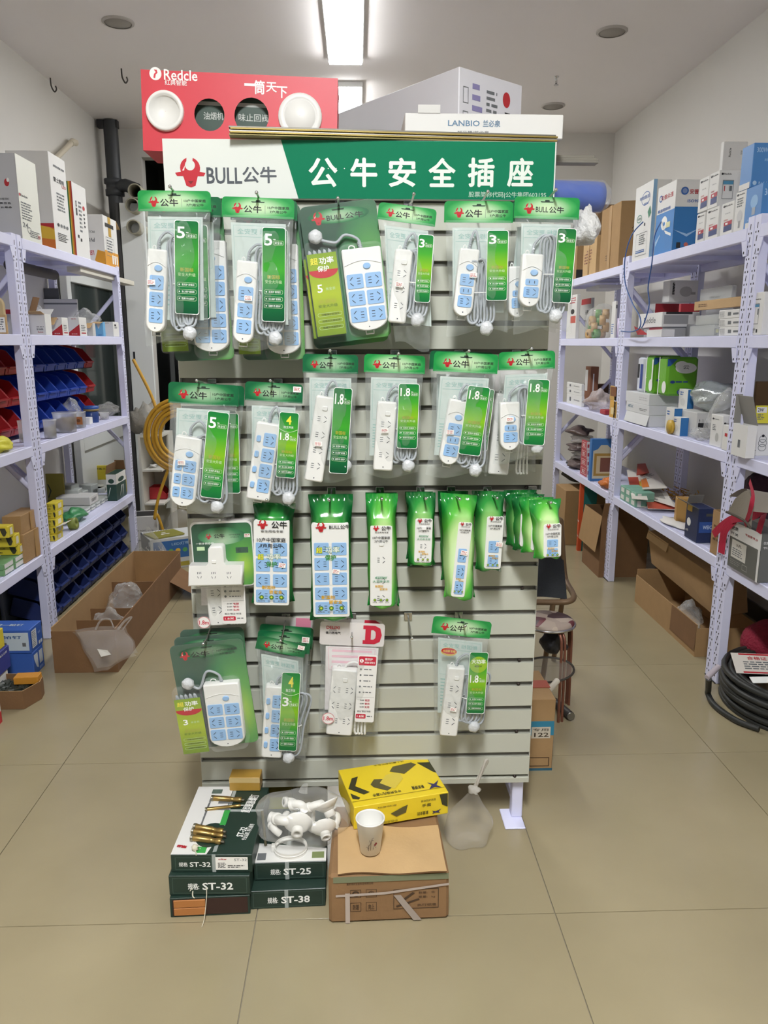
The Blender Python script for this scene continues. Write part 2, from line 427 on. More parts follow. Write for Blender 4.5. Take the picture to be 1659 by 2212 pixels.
# ------------------------------------------------------------------ steel racks along both walls
RD = 0.46          # rack depth
def upright_mesh(h):
    b = MB()
    b.cb(-.02, -.025, 0, .02, .025, h, RACK, .002)
    z = .03
    while z < h - .04:
        for dy in (-.010, .010): b.add([(.0204, dy - .0036, z), (.0204, dy + .0036, z), (.0204, dy + .0036, z + .008), (.0204, dy - .0036, z + .008)], [(0, 1, 2, 3)], HOLE)
        b.add([(.0204, -.0045, z + .018), (.0204, .0012, z + .018), (.0204, .0045, z + .040), (.0204, -.0012, z + .040)], [(0, 1, 2, 3)], HOLE)
        z += .05
    return b
def rack(side, y0, y1, levels, label, h=2.0, hfront=None):
    """side -1 left wall, +1 right wall; the aisle face is at x = side*1.6; y0..y1 outer faces"""
    t = thing('storage_rack', label, 'shelving', (side * 1.6, y0, 0), (0, 0, 0 if side < 0 else math.pi), 'lavender steel racks along the walls')
    # local: +x towards the aisle, wall at -x ; for the right side the frame is turned half round, so y runs backwards
    sg = 1 if side < 0 else -1
    L = y1 - y0
    um = None
    for yy in (.025, L - .025):
        for xx in (-.02, -RD + .02):
            if um is None: um = upright_mesh(h).build('upright', t)
            else: um = um.copy(); COL.objects.link(um)
            um.location = (xx, sg * yy, 0)
        b = MB()
        for k in range(3):
            za, zb = .18 + k * .6, .62 + k * .6
            xa, xb = (-RD + .03, -.03) if k % 2 == 0 else (-.03, -RD + .03)
            b.tube([(xa, sg * yy, za), (xb, sg * yy, zb)], .014, RACK, 6, flat=.35)
        b.build('brace', t)
        b = MB(); b.cb(-.03, sg * yy - .024, 0, .003, sg * yy + .024, .006, P('26262a', .6), .001); b.build('foot_pad', t)
    for z in levels:
        for xx, n in ((-.012, 'front_beam'), (-RD + .012, 'rear_beam')):
            b = MB(); b.cb(xx - .014, sg * .05 if sg > 0 else -L + .05, z - .052, xx + .014, sg * (L - .05) if sg > 0 else -.05, z - .001, RACK, .003); b.build(n, t)
        for yy in (.02, L - .02):
            b = MB(); b.cb(-RD + .04, min(sg * yy - .012, sg * yy + .012), z - .05, -.04, max(sg * yy - .012, sg * yy + .012), z - .004, RACK, .002); b.build('side_beam', t)
        b = MB(); b.cb(-RD + .026, min(sg * .052, sg * (L - .052)), z - .010, -.027, max(sg * .052, sg * (L - .052)), z, RACK, .001)
        for q in (.35, .65): b.bb(-RD + .03, min(sg * L * q - .02, sg * L * q + .02), z - .035, -.03, max(sg * L * q - .02, sg * L * q + .02), z - .0105, RACK)
        b.build('shelf_board', t)
        for yy, dr in ((.05, 1), (L - .05, -1)):
            b = MB(); q = sg * yy; dd = sg * dr
            pts = [(q - dd * .014, z - .052), (q + dd * .034, z - .052), (q + dd * .012, z - .112), (q - dd * .014, z - .112)]
            for xs0 in (.0015,):
                vs = [(xs0 - .0, p, zz) for p, zz in pts] + [(xs0 + .003, p, zz) for p, zz in pts]
                b.add(vs, [(0, 1, 2, 3), (4, 5, 6, 7), (0, 1, 5, 4), (1, 2, 6, 5), (2, 3, 7, 6), (3, 0, 4, 7)], RACK)
                c = [(xs0 + .0034, q + dd * .006 + .005 * math.cos(a), z - .098 + .006 * math.sin(a)) for a in [k * math.pi / 4 for k in range(8)]]
                b.add(c, [tuple(range(8))], HOLE)
            b.build('bracket', t)
    return t
LL = [1.99, 1.54, 1.005, .455]; LR = [1.96, 1.53, 1.04, .565]
rack(-1, 2.32, 3.865, LL, 'lavender steel rack on the left, nearer bay cut by the picture edge')
rack(-1, 3.872, 5.47, LL, 'lavender steel rack on the left, farther bay with blue bins below')
rack(1, 1.70, 3.215, LR, 'lavender steel rack on the right, nearest bay at the picture edge')
rack(1, 3.222, 4.735, LR, 'lavender steel rack on the right, middle bay with green tissue packs')
rack(1, 4.742, 6.20, LR, 'lavender steel rack on the right, far bay with brown cartons on top')

# ------------------------------------------------------------------ slatwall display
PY = 2.17
PX0, PX1 = -.492, .530
sw = thing('slatwall_display', 'white slatwall display stand in the middle of the shop', 'display stand', (.02, PY, 0))
def L_(b, name, parent=None): return b.build(name, sw, loc=(-.02, -PY, 0)) if parent is None else b.build(name, parent)
b = MB(); b.bb(PX0 + .004, PY + .012, .158, PX1 - .004, PY + .020, 1.87, GROOVE); L_(b, 'backing_board')
gr = [1.863, 1.787, 1.709, 1.631, 1.553, 1.476, 1.398, 1.321, 1.243, 1.166, 1.092, 1.014, .938, .862, .788, .712, .635, .558, .481, .401, .322, .244, .167]
ob = None
for i in range(len(gr) - 1):
    z1, z0 = gr[i] - .007, gr[i + 1] + .007
    if i == 0: z1 = gr[0]
    b = MB()
    b.prism([(PX0, z0), (PX1, z0), (PX1, z1), (PX0, z1)], PY, PY + .0115, SLAT, bev=.0015)
    o = L_(b, 'slat')
for i in range(3, len(gr), 1):
    if i % 4 == 2 or i in (9, 14, 17, 18, 20, 22):
        b = MB(); b.lathe([(.0055, 0), (.0055, .004), (.003, .006)], P('2c2420', .5), 10); o = b.build('screw_cap', sw, loc=(PX1 - .045 - .02, .004, gr[i]), rot=(R(90), 0, 0))
b = MB(); b.cb(PX0, PY - .002, .147, PX1, PY + .022, .165, SLAT, .001); L_(b, 'bottom_rail')
for x in (PX0 - .0, PX1 - .002):
    b = MB(); b.cb(x, PY + .001, .147, x + .002, PY + .024, 1.87, P('c9c8c2', .5), .0005); L_(b, 'edge_strip')
for x in (PX0 + .01, PX1 - .045):
    b = MB(); b.cb(x, PY + .026, .006, x + .035, PY + .062, 2.0, RACK, .003); L_(b, 'post')
    b = MB(); b.cb(x - .03, PY - .03, 0, x + .035, PY + .075, .006, RACK, .002); L_(b, 'foot_plate')
    b = MB(); b.cb(x + .012, PY + .062, .02, x + .028, PY + .30, .05, RACK, .002); L_(b, 'rear_foot')

b = MB(); b.cb(PX0, PY + .030, 2.0005, PX1, PY + .95, 2.020, SLAT, .002); L_(b, 'top_board')
b = MB(); b.cb(PX0 + .02, PY + .066, 1.86, PX1 + .04, PY + .62, 1.878, SLAT, .002); L_(b, 'rear_shelf')
for x in (PX0 + .03, PX1 - .10):
    b = MB(); b.cb(x, PY + .90, .0, x + .035, PY + .935, 2.0, RACK, .003); L_(b, 'rear_post')
# sign across the top of the stand
def bull(b, cx, cz, w, y, red=None, white=None, dark=None):
    """red bull's head emblem: disc with horns, brow bar, tapering muzzle"""
    red = red or P('b3262c', .35, name='emblem_red'); dark = dark or P('7c1219', .4, name='emblem_dark'); white = white or P('e8d6d2', .4, name='emblem_light')
    r = w * .33
    arc = [(cx + r * math.cos(R(a)), cz + w * .13 + r * math.sin(R(a))) for a in range(-40, 73, 14)]
    notch = [(cx + w * .165 * math.cos(R(a)), cz + w * .22 + w * .165 * math.sin(R(a))) for a in range(58, -239, -22)]
    arc2 = [(cx + r * math.cos(R(a)), cz + w * .13 + r * math.sin(R(a))) for a in range(108, 221, 14)]
    b.flat(arc + notch + arc2, y, red)
    b.flat([(cx - w * .5, cz - w * .02), (cx - w * .44, cz - w * .12), (cx + w * .44, cz - w * .12), (cx + w * .5, cz - w * .02), (cx + w * .3, cz + .02 * w), (cx - w * .3, cz + .02 * w)], y - .00015, red)
    b.flat([(cx - w * .24, cz - w * .12), (cx - w * .15, cz - w * .42), (cx, cz - w * .47), (cx + w * .15, cz - w * .42), (cx + w * .24, cz - w * .12)], y - .0001, red)
    b.flat([(cx - w * .09, cz - w * .27), (cx + w * .09, cz - w * .27), (cx, cz - w * .38)], y - .0003, dark)
    b.flat([(cx - w * .27, cz + w * .05), (cx - w * .16, cz + w * .22), (cx - w * .2, cz + w * .05)], y - .0003, white)
    return b
SZ0, SZ1, SX0, SX1 = 1.868, 2.012, -.497, .524
SY = 2.15
sg_ = thing('sign_board', 'wide green and white shop sign along the top of the slatwall', 'sign', (.02, SY, SZ0))
def SG(b, n, p=None): return b.build(n, p or sg_, loc=(-.02, -SY, -SZ0) if p is None else None)
b = MB(); b.prism([(SX0, SZ0), (SX1, SZ0), (SX1, SZ1), (SX0, SZ1)], SY, SY + .022, P('e0e3dc', .16, name='acrylic_white'), bev=.0015); SG(b, 'board')
xa, xb = gy(607, 308, SY).x, gy(645, 437, SY).x
GS = P('1f7a58', .10, name='acrylic_green')
b = MB(); b.prism([(xb, SZ0 + .001), (SX1 - .004, SZ0 + .001), (SX1 - .004, SZ1 - .001), (xa, SZ1 - .001)], SY - .0008, SY - .0001, GS); SG(b, 'green_panel')
def spx(px, py): p = gy(px, py, SY - .001); return p.x, p.z
b = MB(); cx, cz = spx(411, 372); bull(b, cx, cz, .078, SY - .0006, P('c0303a', .3, name='sign_red')); SG(b, 'emblem')
DG = P('4a4f55', .35, name='sign_grey')
b = MB(); x0, z0 = spx(447, 397); x1, z1 = spx(522, 362); b.txt('BULL', (x0 + x1) / 2, (z0 + z1) / 2, x1 - x0, z1 - z0, SY - .0006, DG, .018)
x0, z0 = spx(524, 395); x1, z1 = spx(597, 360); b.txt('公牛', (x0 + x1) / 2, (z0 + z1) / 2, x1 - x0, z1 - z0, SY - .0006, DG, .03); SG(b, 'brand_lettering')
b = MB()
for ch, xa_, xb_ in (('公', 667, 729), ('牛', 757, 815), ('安', 839, 899), ('全', 925, 985), ('插', 1010, 1069), ('座', 1095, 1153)):
    x0, z0 = spx(xa_, 404); x1, z1 = spx(xb_, 341); b.txt(ch, (x0 + x1) / 2, (z0 + z1) / 2, x1 - x0, z1 - z0, SY - .0012, P('dfe6dd', .35, name='sign_white'), .034)
SG(b, 'headline_lettering')
b = MB(); x0, z0 = spx(1012, 428); x1, z1 = spx(1180, 415); b.txt('股票简称代码|公牛集团603195', (x0 + x1) / 2, (z0 + z1) / 2, x1 - x0, z1 - z0, SY - .0012, P('a8c6b4', .4), .012); SG(b, 'small_lettering')
b = MB()
for px in (709, 726, 744, 762, 779): x, z = spx(px, 364); b.ell(x, z, .0015, .0015, SY - .0012, INKW, 8)  # white discs painted on for street lights reflected in the green acrylic
SG(b, 'reflected_dots')

# ------------------------------------------------------------------ chrome hooks
def hook(px, py, Yb, what, slat=None, short=False):
    """ball end seen at (px, py), plate clipped in the slot behind"""
    e = gy(px, py, Yb)
    gz_ = slat if slat else min(gr[1:], key=lambda v: abs(v - (e.z - .012)))
    t = thing('display_hook', 'chrome slatwall hook ' + what, 'hook', (e.x, PY, gz_), group='chrome hooks on the slatwall')
    d = Yb - PY
    b = MB(); b.cb(-.012, -.005, -.020, .012, .0, .005, CHROME, .001); b.build('clip_plate', t)
    b = MB(); b.tube([(0, -.003, -.006), (0, -.025, -.008), (0, d * .7, e.z - gz_ - .006), (0, d + .01, e.z - gz_ - .001), (0, d, e.z - gz_)], .0026, CHROME, 8); b.build('rod', t)
    b = MB(); b.lathe([(.0003, -.0045), (.0032, -.0032), (.0045, 0), (.0032, .0032), (.0003, .0045)], CHROME, 12); b.build('ball_tip', t, loc=(0, d, e.z - gz_))
    return t
# ------------------------------------------------------------------ packed power strips on the hooks
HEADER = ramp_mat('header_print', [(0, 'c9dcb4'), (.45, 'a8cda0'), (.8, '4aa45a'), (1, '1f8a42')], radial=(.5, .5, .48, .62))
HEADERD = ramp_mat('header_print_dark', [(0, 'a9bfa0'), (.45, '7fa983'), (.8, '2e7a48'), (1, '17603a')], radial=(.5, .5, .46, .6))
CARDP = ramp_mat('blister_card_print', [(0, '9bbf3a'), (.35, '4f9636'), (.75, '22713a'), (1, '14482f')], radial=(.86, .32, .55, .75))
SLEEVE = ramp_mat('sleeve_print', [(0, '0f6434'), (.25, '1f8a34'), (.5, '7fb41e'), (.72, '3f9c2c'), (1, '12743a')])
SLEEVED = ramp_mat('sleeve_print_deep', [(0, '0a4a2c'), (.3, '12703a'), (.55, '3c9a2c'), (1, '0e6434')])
INSERT = P('bcc8c2', .6, name='insert_card')
TEAL = P('8fb3ab', .6, name='insert_print')
OLIVE = P('a8a93a', .5, name='sleeve_olive_ink')
PALEG = P('bcd8a8', .5, name='sleeve_pale_ink')
LIME = ramp_mat('lime_insert', [(0, '6d8a1c'), (.5, 'a3b52a'), (1, '7d9a2a')])
STICK = P('f1efe9', .5, name='price_sticker')
PLUGM = P('c3c6c8', .35, bump=.6, bs=55, name='wrapped_plug')

def socket5(b, x, z, w, h, y, flip=False):
    f = -1 if flip else 1
    for k in (-1, 0, 1):
        dx = f * .22 * w; b.flat([(x - dx - .10 * w, z + k * .19 * h - .022 * h), (x - dx + .10 * w, z + k * .19 * h - .022 * h), (x - dx + .10 * w, z + k * .19 * h + .022 * h), (x - dx - .10 * w, z + k * .19 * h + .022 * h)], y, SLOT)
    for k in (-1, 1):
        cx, cz = x + f * .22 * w, z + k * .2 * h; ux, uz = f * .09 * w, -k * .10 * h * (1 if True else 1)
        n = V((-uz, ux)).normalized() * .024 * h
        b.flat([(cx - ux - n.x, cz + (-uz if k > 0 else -uz) - n.y), (cx + ux - n.x, cz + uz - n.y), (cx + ux + n.x, cz + uz + n.y), (cx - ux + n.x, cz - uz + n.y)], y, SLOT)
def socket2(b, x, z, w, h, y, horiz=False):
    for k in (-1, 1):
        if horiz: b.rect(x - .2 * w, z + k * .2 * h - .0008, x + .2 * w, z + k * .2 * h + .0008, y, SLOT)
        else: b.rect(x + k * .2 * w - .0008, z - .22 * h, x + k * .2 * w + .0008, z + .22 * h, y, SLOT)

def power_strip(par, w, L, kind, loc, roll, lean=0.0, blue=True):
    """strip standing on end; local z up, front towards -y. kind: list of rows"""
    b = MB(); t = .026
    if blue: out = rrect(-w / 2, -L / 2, w / 2, L / 2, .004, 3)[8:16]; out = [(w / 2, L / 2 - .003), (w / 2 - .003, L / 2), (-w / 2 + .003, L / 2), (-w / 2, L / 2 - .003)]
    if blue and kind[0] != 'sw4':
        r = min(w * .5, .030); q = r * .95
        out = out + [(-w / 2, -L / 2 + q)] + [(-w / 2 + w * .5 * (1 - math.cos(R(a))), -L / 2 + q - q * math.sin(R(a))) for a in range(18, 180, 18)] + [(w / 2, -L / 2 + q)]
    else: out = rrect(-w / 2, -L / 2, w / 2, L / 2, .006, 4)
    b.prism(out, -t, 0, WHITE, bev=.004)
    if blue and kind[0] != 'sw4':      # arched seam under the cable end
        pts = [(-w * .46 + w * .92 * k / 10, -t - .0006, L / 2 - .030 - .010 + .010 * math.sin(math.pi * k / 10)) for k in range(11)]
        b.tube(pts, .0009, P('d4d4d0', .5), 5)
    b.ell(0, -L / 2 + .010, .0016, .0016, -t - .0004, SLOT, 10)
    st = b.build('power_strip', par, loc=loc, rot=(lean, roll, 0))
    f = -t - .0006
    lp = MB()
    lp.tube(smooth_path([(-w * .30, -.008, L / 2), (-w * .30, -.008, L / 2 + .006), (-w * .24, -.008, L / 2 + .009), (-w * .16, -.008, L / 2 + .006), (-w * .16, -.008, L / 2)], 3), .0015, WHITE, 6)
    if blue: lp.tube([(-.010, -.008, -L / 2), (-.010, -.008, -L / 2 - .008), (.010, -.008, -L / 2 - .008), (.010, -.008, -L / 2)], .0015, WHITE, 6)
    lp.build('hanging_loop', st)
    n = len(kind); top = L / 2 - (.050 if blue else .030)
    if kind[0] == 'sw4': top = L / 2 - .022; kind = kind[1:]; n = len(kind)
    elif kind[0] == 'S':
        kind = kind[1:]; n = len(kind)
        s_ = MB()
        if blue: s_.prism(ellipse(w * .10, top + .006, .0095, .0075, 18), f - .003, f + .001, BLUEP, bev=.0015)
        else: s_.prism(rrect(-.006 + .002, top - .006, .006 + .004, top + .005, .003, 3), f - .0025, f + .001, WHITE, bev=.001)
        s_.build('switch', st); top -= .008
    bot = -L / 2 + (.020 if blue else .022)
    hts = {'5': 1.0, '2': .58, '55': 1.0, '25': 1.0, 'w5': 1.0, 'w55': 1.0, 'k5': 1.0}
    tot = sum(hts[k] for k in kind); step = (top - bot) / tot; z = top
    def panel(cx, cz, pw, ph, draw):
        p = MB(); p.prism(rrect(cx - pw / 2, cz - ph / 2, cx + pw / 2, cz + ph / 2, .004, 3), f - .0010, f + .0008, BLUEP, bev=.0004)
        draw(p, cx, cz, pw, ph, f - .0014); p.build('socket_panel', st)
    for k in kind:
        hh = hts[k] * step; cz = z - hh / 2; z -= hh; ph = hh * .86
        if k == '5': panel(w * .03, cz, w * .72, ph, lambda p, *a: socket5(p, *a))
        elif k == '2': panel(w * .03, cz, w * .62, ph, lambda p, *a: socket2(p, *a))
        elif k == '55':
            panel(-w * .235, cz, w * .42, ph, lambda p, *a: socket5(p, *a, True)); panel(w * .235, cz, w * .42, ph, lambda p, *a: socket5(p, *a))
        elif k == '25':
            panel(-w * .27, cz, w * .27, ph * .9, lambda p, *a: socket2(p, *a, True)); panel(w * .15, cz, w * .48, ph, lambda p, *a: socket5(p, *a))
        elif k == 'k5':
            q = MB(); q.prism(rrect(-w * .40, cz - ph * .24, -w * .22, cz + ph * .24, .004, 3), f - .003, f + .001, BLUEP, bev=.0012); q.build('switch', st)
            panel(w * .15, cz, w * .52, ph, lambda p, *a: socket5(p, *a))
        elif k == 'w5':
            q = MB(); socket5(q, 0, cz, w * .78, ph * .8, f); q.build('socket_slots', st)
        elif k == 'w55':
            q = MB(); socket5(q, -w * .24, cz, w * .42, ph * .8, f, True); socket5(q, w * .24, cz, w * .42, ph * .8, f); q.build('socket_slots', st)
    return st

def header(par, w, h, full, dark=False, name='header_card', drop=0.0, sticker=False):
    """folded card across the top: emblem, two characters, rule, two small lines"""
    b = MB(); out = rrect(-w / 2, -h, w / 2, 0, .010, 4)
    out = [p if p[1] > -h / 2 else (math.copysign(w / 2, p[0]), -h) for p in out]
    seen = []; [seen.append(p) for p in out if p not in seen]
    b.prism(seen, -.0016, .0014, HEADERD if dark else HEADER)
    hd = b.build(name, par)
    p = MB(); y = -.0019; zc = -h * .58
    if full:
        bull(p, -w * .27, zc + .002, w * .17, y); p.txt('BULL', -w * .075, zc, w * .19, h * .25, y, INKK, .012); p.txt('公牛', w * .15, zc, w * .23, h * .30, y, INKK, .028)
    else:
        bull(p, -w * .285, zc + .002, w * .15, y); p.txt('公牛', -w * .075, zc, w * .25, h * .36, y, INKK, .030)
        p.rect(w * .095, zc - h * .2, w * .099, zc + h * .2, y, INKG)
        p.txt('10户中国家庭', w * .28, zc + h * .10, w * .30, h * .145, y, INKK, .014); p.txt('7户用公牛', w * .28, zc - h * .10, w * .24, h * .145, y, INKK, .014)
    p.build('brand_print', hd)
    s_ = MB(); s_.flat([(-.017, -h * .20), (-.014, -h * .25), (.014, -h * .25), (.017, -h * .20), (.006, -h * .20), (.005, -h * .13), (-.005, -h * .13), (-.006, -h * .20)], -.0020, P('20342a', .7)); s_.build('hang_slot', hd)
    if sticker:
        s_ = MB(); s_.rect(w * .33, -h * .42, w * .47, -h * .12, -.0023, STICK); s_.greek(w * .345, -h * .38, w * .455, -h * .16, 3, -.0025, INKR, .4, 3); s_.build('price_sticker', hd)
    return hd

def sleeve(par, c, w, h, roll, number, unit='米全长', four=False, deep=False, bigwatt=False, y=-.034, wav=.004):
    b = MB(); out = rrect(-w / 2, -h / 2, w / 2, h / 2, .006, 4)
    b.prism(out, -.0009, 0, SLEEVED if deep else SLEEVE); b.ring(out, .0012, -.0011, INKW)
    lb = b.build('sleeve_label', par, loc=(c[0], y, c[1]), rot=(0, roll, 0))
    p = MB(); y0 = -.0014; zt = h / 2 - h * .13
    if four:
        p.txt('4', 0, h / 2 - h * .12, w * .26, h * .13, y0, P('e8dc3c', .5, name='ink_yellow'), .02); p.txt('独立开关', 0, h / 2 - h * .225, w * .5, h * .04, y0, INKW, .006)
        p.tube([(-w * .46 + w * .92 * k / 8, y0, h / 2 - h * .255 - .008 * math.sin(math.pi * k / 8)) for k in range(9)], .0008, PALEG, 4)
        zt = h / 2 - h * .37
    if bigwatt:
        p.ell(0, h / 2 - h * .20, w * .47, h * .13, y0 + .0001, P('8cb42a', .5), 20)
        p.txt('大功率', 0, h / 2 - h * .15, w * .74, h * .075, y0, INKW, .01); p.txt('4000W', 0, h / 2 - h * .225, w * .4, h * .035, y0, INKK, .006)
        zt = h / 2 - h * .43
    nw = w * (.34 if len(number) == 1 else .46)
    p.txt(number, -w * .42 + nw / 2 + w * .02, zt, nw, h * (.125 if not four else .115), y0, INKW, .022)
    ux = -w * .40 + nw + w * .04
    p.ring(rrect(ux, zt - h * .055, w * .42, zt - h * .008, .003, 3), .0007, y0, PALEG); p.txt(unit, (ux + w * .42) / 2, zt - h * .032, (w * .42 - ux) * .78, h * .030, y0, INKW, .004); p.rect(ux, zt + h * .0, ux + w * .1, zt + h * .008, y0, INKW)
    zm = -h * (.02 if not (four or bigwatt) else .10)
    p.txt('新国标', 0, zm, w * .55, h * .045, y0, OLIVE, .02); p.txt('安全大升级', 0, zm - h * .052, w * .72, h * .038, y0, PALEG, .004)
    for k, s_ in enumerate(('易用护 耐强压', '安心保护 拔插强', '阻燃外壳 超耐护')):
        zz = zm - h * .16 - k * h * .075
        p.ring(rrect(-w * .40, zz - h * .024, w * .40, zz + h * .024, .004, 3), .0006, y0, PALEG); p.txt(s_, w * .05, zz, w * .52, h * .024, y0, INKW, .002); p.ell(-w * .31, zz, .0016, .0016, y0, INKW, 8)
    p.build('sleeve_print', lb)
    return lb

def cord_coil(par, c, w, h, y=-.012, n=6, m=None, plug=True, lead=None, roll=0.0):
    """cable folded into long loops, tied in the middle, plug below"""
    rr = random.Random(int(abs(c[0]) * 9999) + n); b = MB(); m = m or CORD
    for k in range(n):
        o = (k - (n - 1) / 2) * w / max(1, n) * .8; hw = w * .20; hh = h / 2 * rr.uniform(.86, 1.0); yy = y - rr.uniform(0, .012)
        pts = [(o - hw, yy, hh * .8), (o, yy - .004, hh), (o + hw, yy, hh * .8), (o + hw * .75, yy + .003, 0), (o + hw, yy, -hh * .8), (o, yy - .003, -hh), (o - hw, yy, -hh * .8), (o - hw * .75, yy + .003, 0)]
        b.tube(smooth_path(pts, 4, True), .0032, m, 7, closed=True)
    if lead: b.tube(smooth_path(lead, 6), .0032, m, 7)
    o = b.build('cord', par, loc=(c[0], 0, c[1]), rot=(0, roll, 0))
    t = MB(); t.tube(ellipse3(0, y - .004, 0, w * .40, .015, 14), .0012, INKW, 5, closed=True); t.build('cable_tie', o)
    if plug:
        q = MB(); lump(q, (w * .22, y - .010, -h / 2 - .004), (.017, .013, .018), PLUGM, 5, .07); pl = q.build('plug', par, loc=(c[0], 0, c[1]), rot=(0, roll, 0))
    return o
def ellipse3(cx, y, z, rx, ry, n): return [(cx + rx * math.cos(2 * math.pi * k / n), y + ry * math.sin(2 * math.pi * k / n), z) for k in range(n)]
def lump(b, c, r, m, seed=1, amp=.12, nu=16, nv=10, fn=None):
    rr = random.Random(seed); ph = [(rr.uniform(1, 4), rr.uniform(1, 4), rr.uniform(0, 6)) for _ in range(5)]
    vs = []; fs = []
    for j in range(nv + 1):
        th = math.pi * j / nv
        for i in range(nu):
            q = 2 * math.pi * i / nu
            d = V((math.sin(th) * math.cos(q), math.sin(th) * math.sin(q), math.cos(th)))
            k = 1 + amp * sum(math.sin(a * d.x * 2 + p) * math.cos(bb * d.z * 2 + d.y * a) for a, bb, p in ph) / 2
            v = (c[0] + r[0] * d.x * k, c[1] + r[1] * d.y * k, c[2] + r[2] * d.z * k)
            vs.append(fn(v) if fn else v)
    for j in range(nv):
        for i in range(nu): fs.append((j * nu + i, j * nu + (i + 1) % nu, (j + 1) * nu + (i + 1) % nu, (j + 1) * nu + i))
    return b.add(vs, fs, m, True)

def bag_film(par, wt, wb, h, hh, dx=0.0, seed=1, bulge=.042, m=None, uneven=.010):
    """clear pouch below the header card: front sheet bulged over the goods, back sheet nearly flat"""
    rr = random.Random(seed); m = m or FILM
    a1, a2, a3 = rr.uniform(0, 6), rr.uniform(0, 6), rr.uniform(0, 6)
    def pt(u, v, front):
        z = -hh + .004 - (h - hh) * v
        wd = (wt * (1 - v) + wb * v) * (1 - .05 * math.sin(math.pi * v)) * (1 + .012 * math.sin(9 * v + a3))
        x = (u - .5) * wd + dx * v + .003 * math.sin(7 * v + a1) * v
        if v > .9: z += uneven * (v - .9) * 10 * math.sin(5 * u + a2)
        e = max(0.0, math.sin(math.pi * u)) ** .45 * max(0.0, math.sin(math.pi * min(1, .03 + v * .97)) if v > .5 else min(1.0, .12 + v * 5.5)) ** .6
        cr = .0035 * math.sin(11 * u + 7 * v + a1) * math.sin(5 * u - 13 * v + a2)
        fold = (1.0 + 2.6 * max(0, v - .72) / .28 + 1.6 * max(0, .16 - v) / .16)      # creases gather at the mouth and the foot
        cr += fold * (.0034 * abs(math.sin(6 * u + 9 * v + a3)) + .0026 * abs(math.sin(13 * u - 8 * v + a1)) - .003)
        if front: return (x, -bulge * e - cr * (e + .2) - .0012, z)
        return (x, .0022 + .0012 * math.sin(6 * u + 5 * v + a2), z)
    b = MB(); b.grid(lambda u, v: pt(u, v, True), 30, 44, m); b.grid(lambda u, v: pt(u, v, False), 10, 14, m)
    return b.build('clear_bag', par)

def pose(TL, TR, Y):
    a, b_ = gy(*TL, Y), gy(*TR, Y); c = (a + b_) / 2
    roll = -math.atan2(b_.z - a.z, b_.x - a.x)
    return c, (b_ - a).length, roll
class Frame:
    """turns photograph positions on the pack's own hanging plane into the pack's local x, z"""
    def __init__(s, c, roll, Y): s.c, s.r, s.Y = c, roll, Y
    def __call__(s, px, py):
        p = gy(px, py, s.Y) - s.c; co, si = math.cos(s.r), math.sin(s.r)
        return V((p.x * co - p.z * si, p.x * si + p.z * co))
STRIPS = {'b3': ['S', '5', '5', '5'], 'b3s': ['S', '5', '2', '5'], 'b2': ['S', '2', '5'], 'b6': ['S', '25', '25', '25'], 'k4': ['sw4', 'k5', 'k5', 'k5', 'k5'],
          'B6': ['S', '55', '55', '55'], 'B10': ['S', '55', '55', '55', '55', '55'], 'w3': ['S', 'w5', 'w5', 'w5'], 'w4': ['S', 'w5', 'w5', 'w5', 'w5'], 'W6': ['S', 'w55', 'w55', 'w55']}
GB = 'bagged power strips on the display'
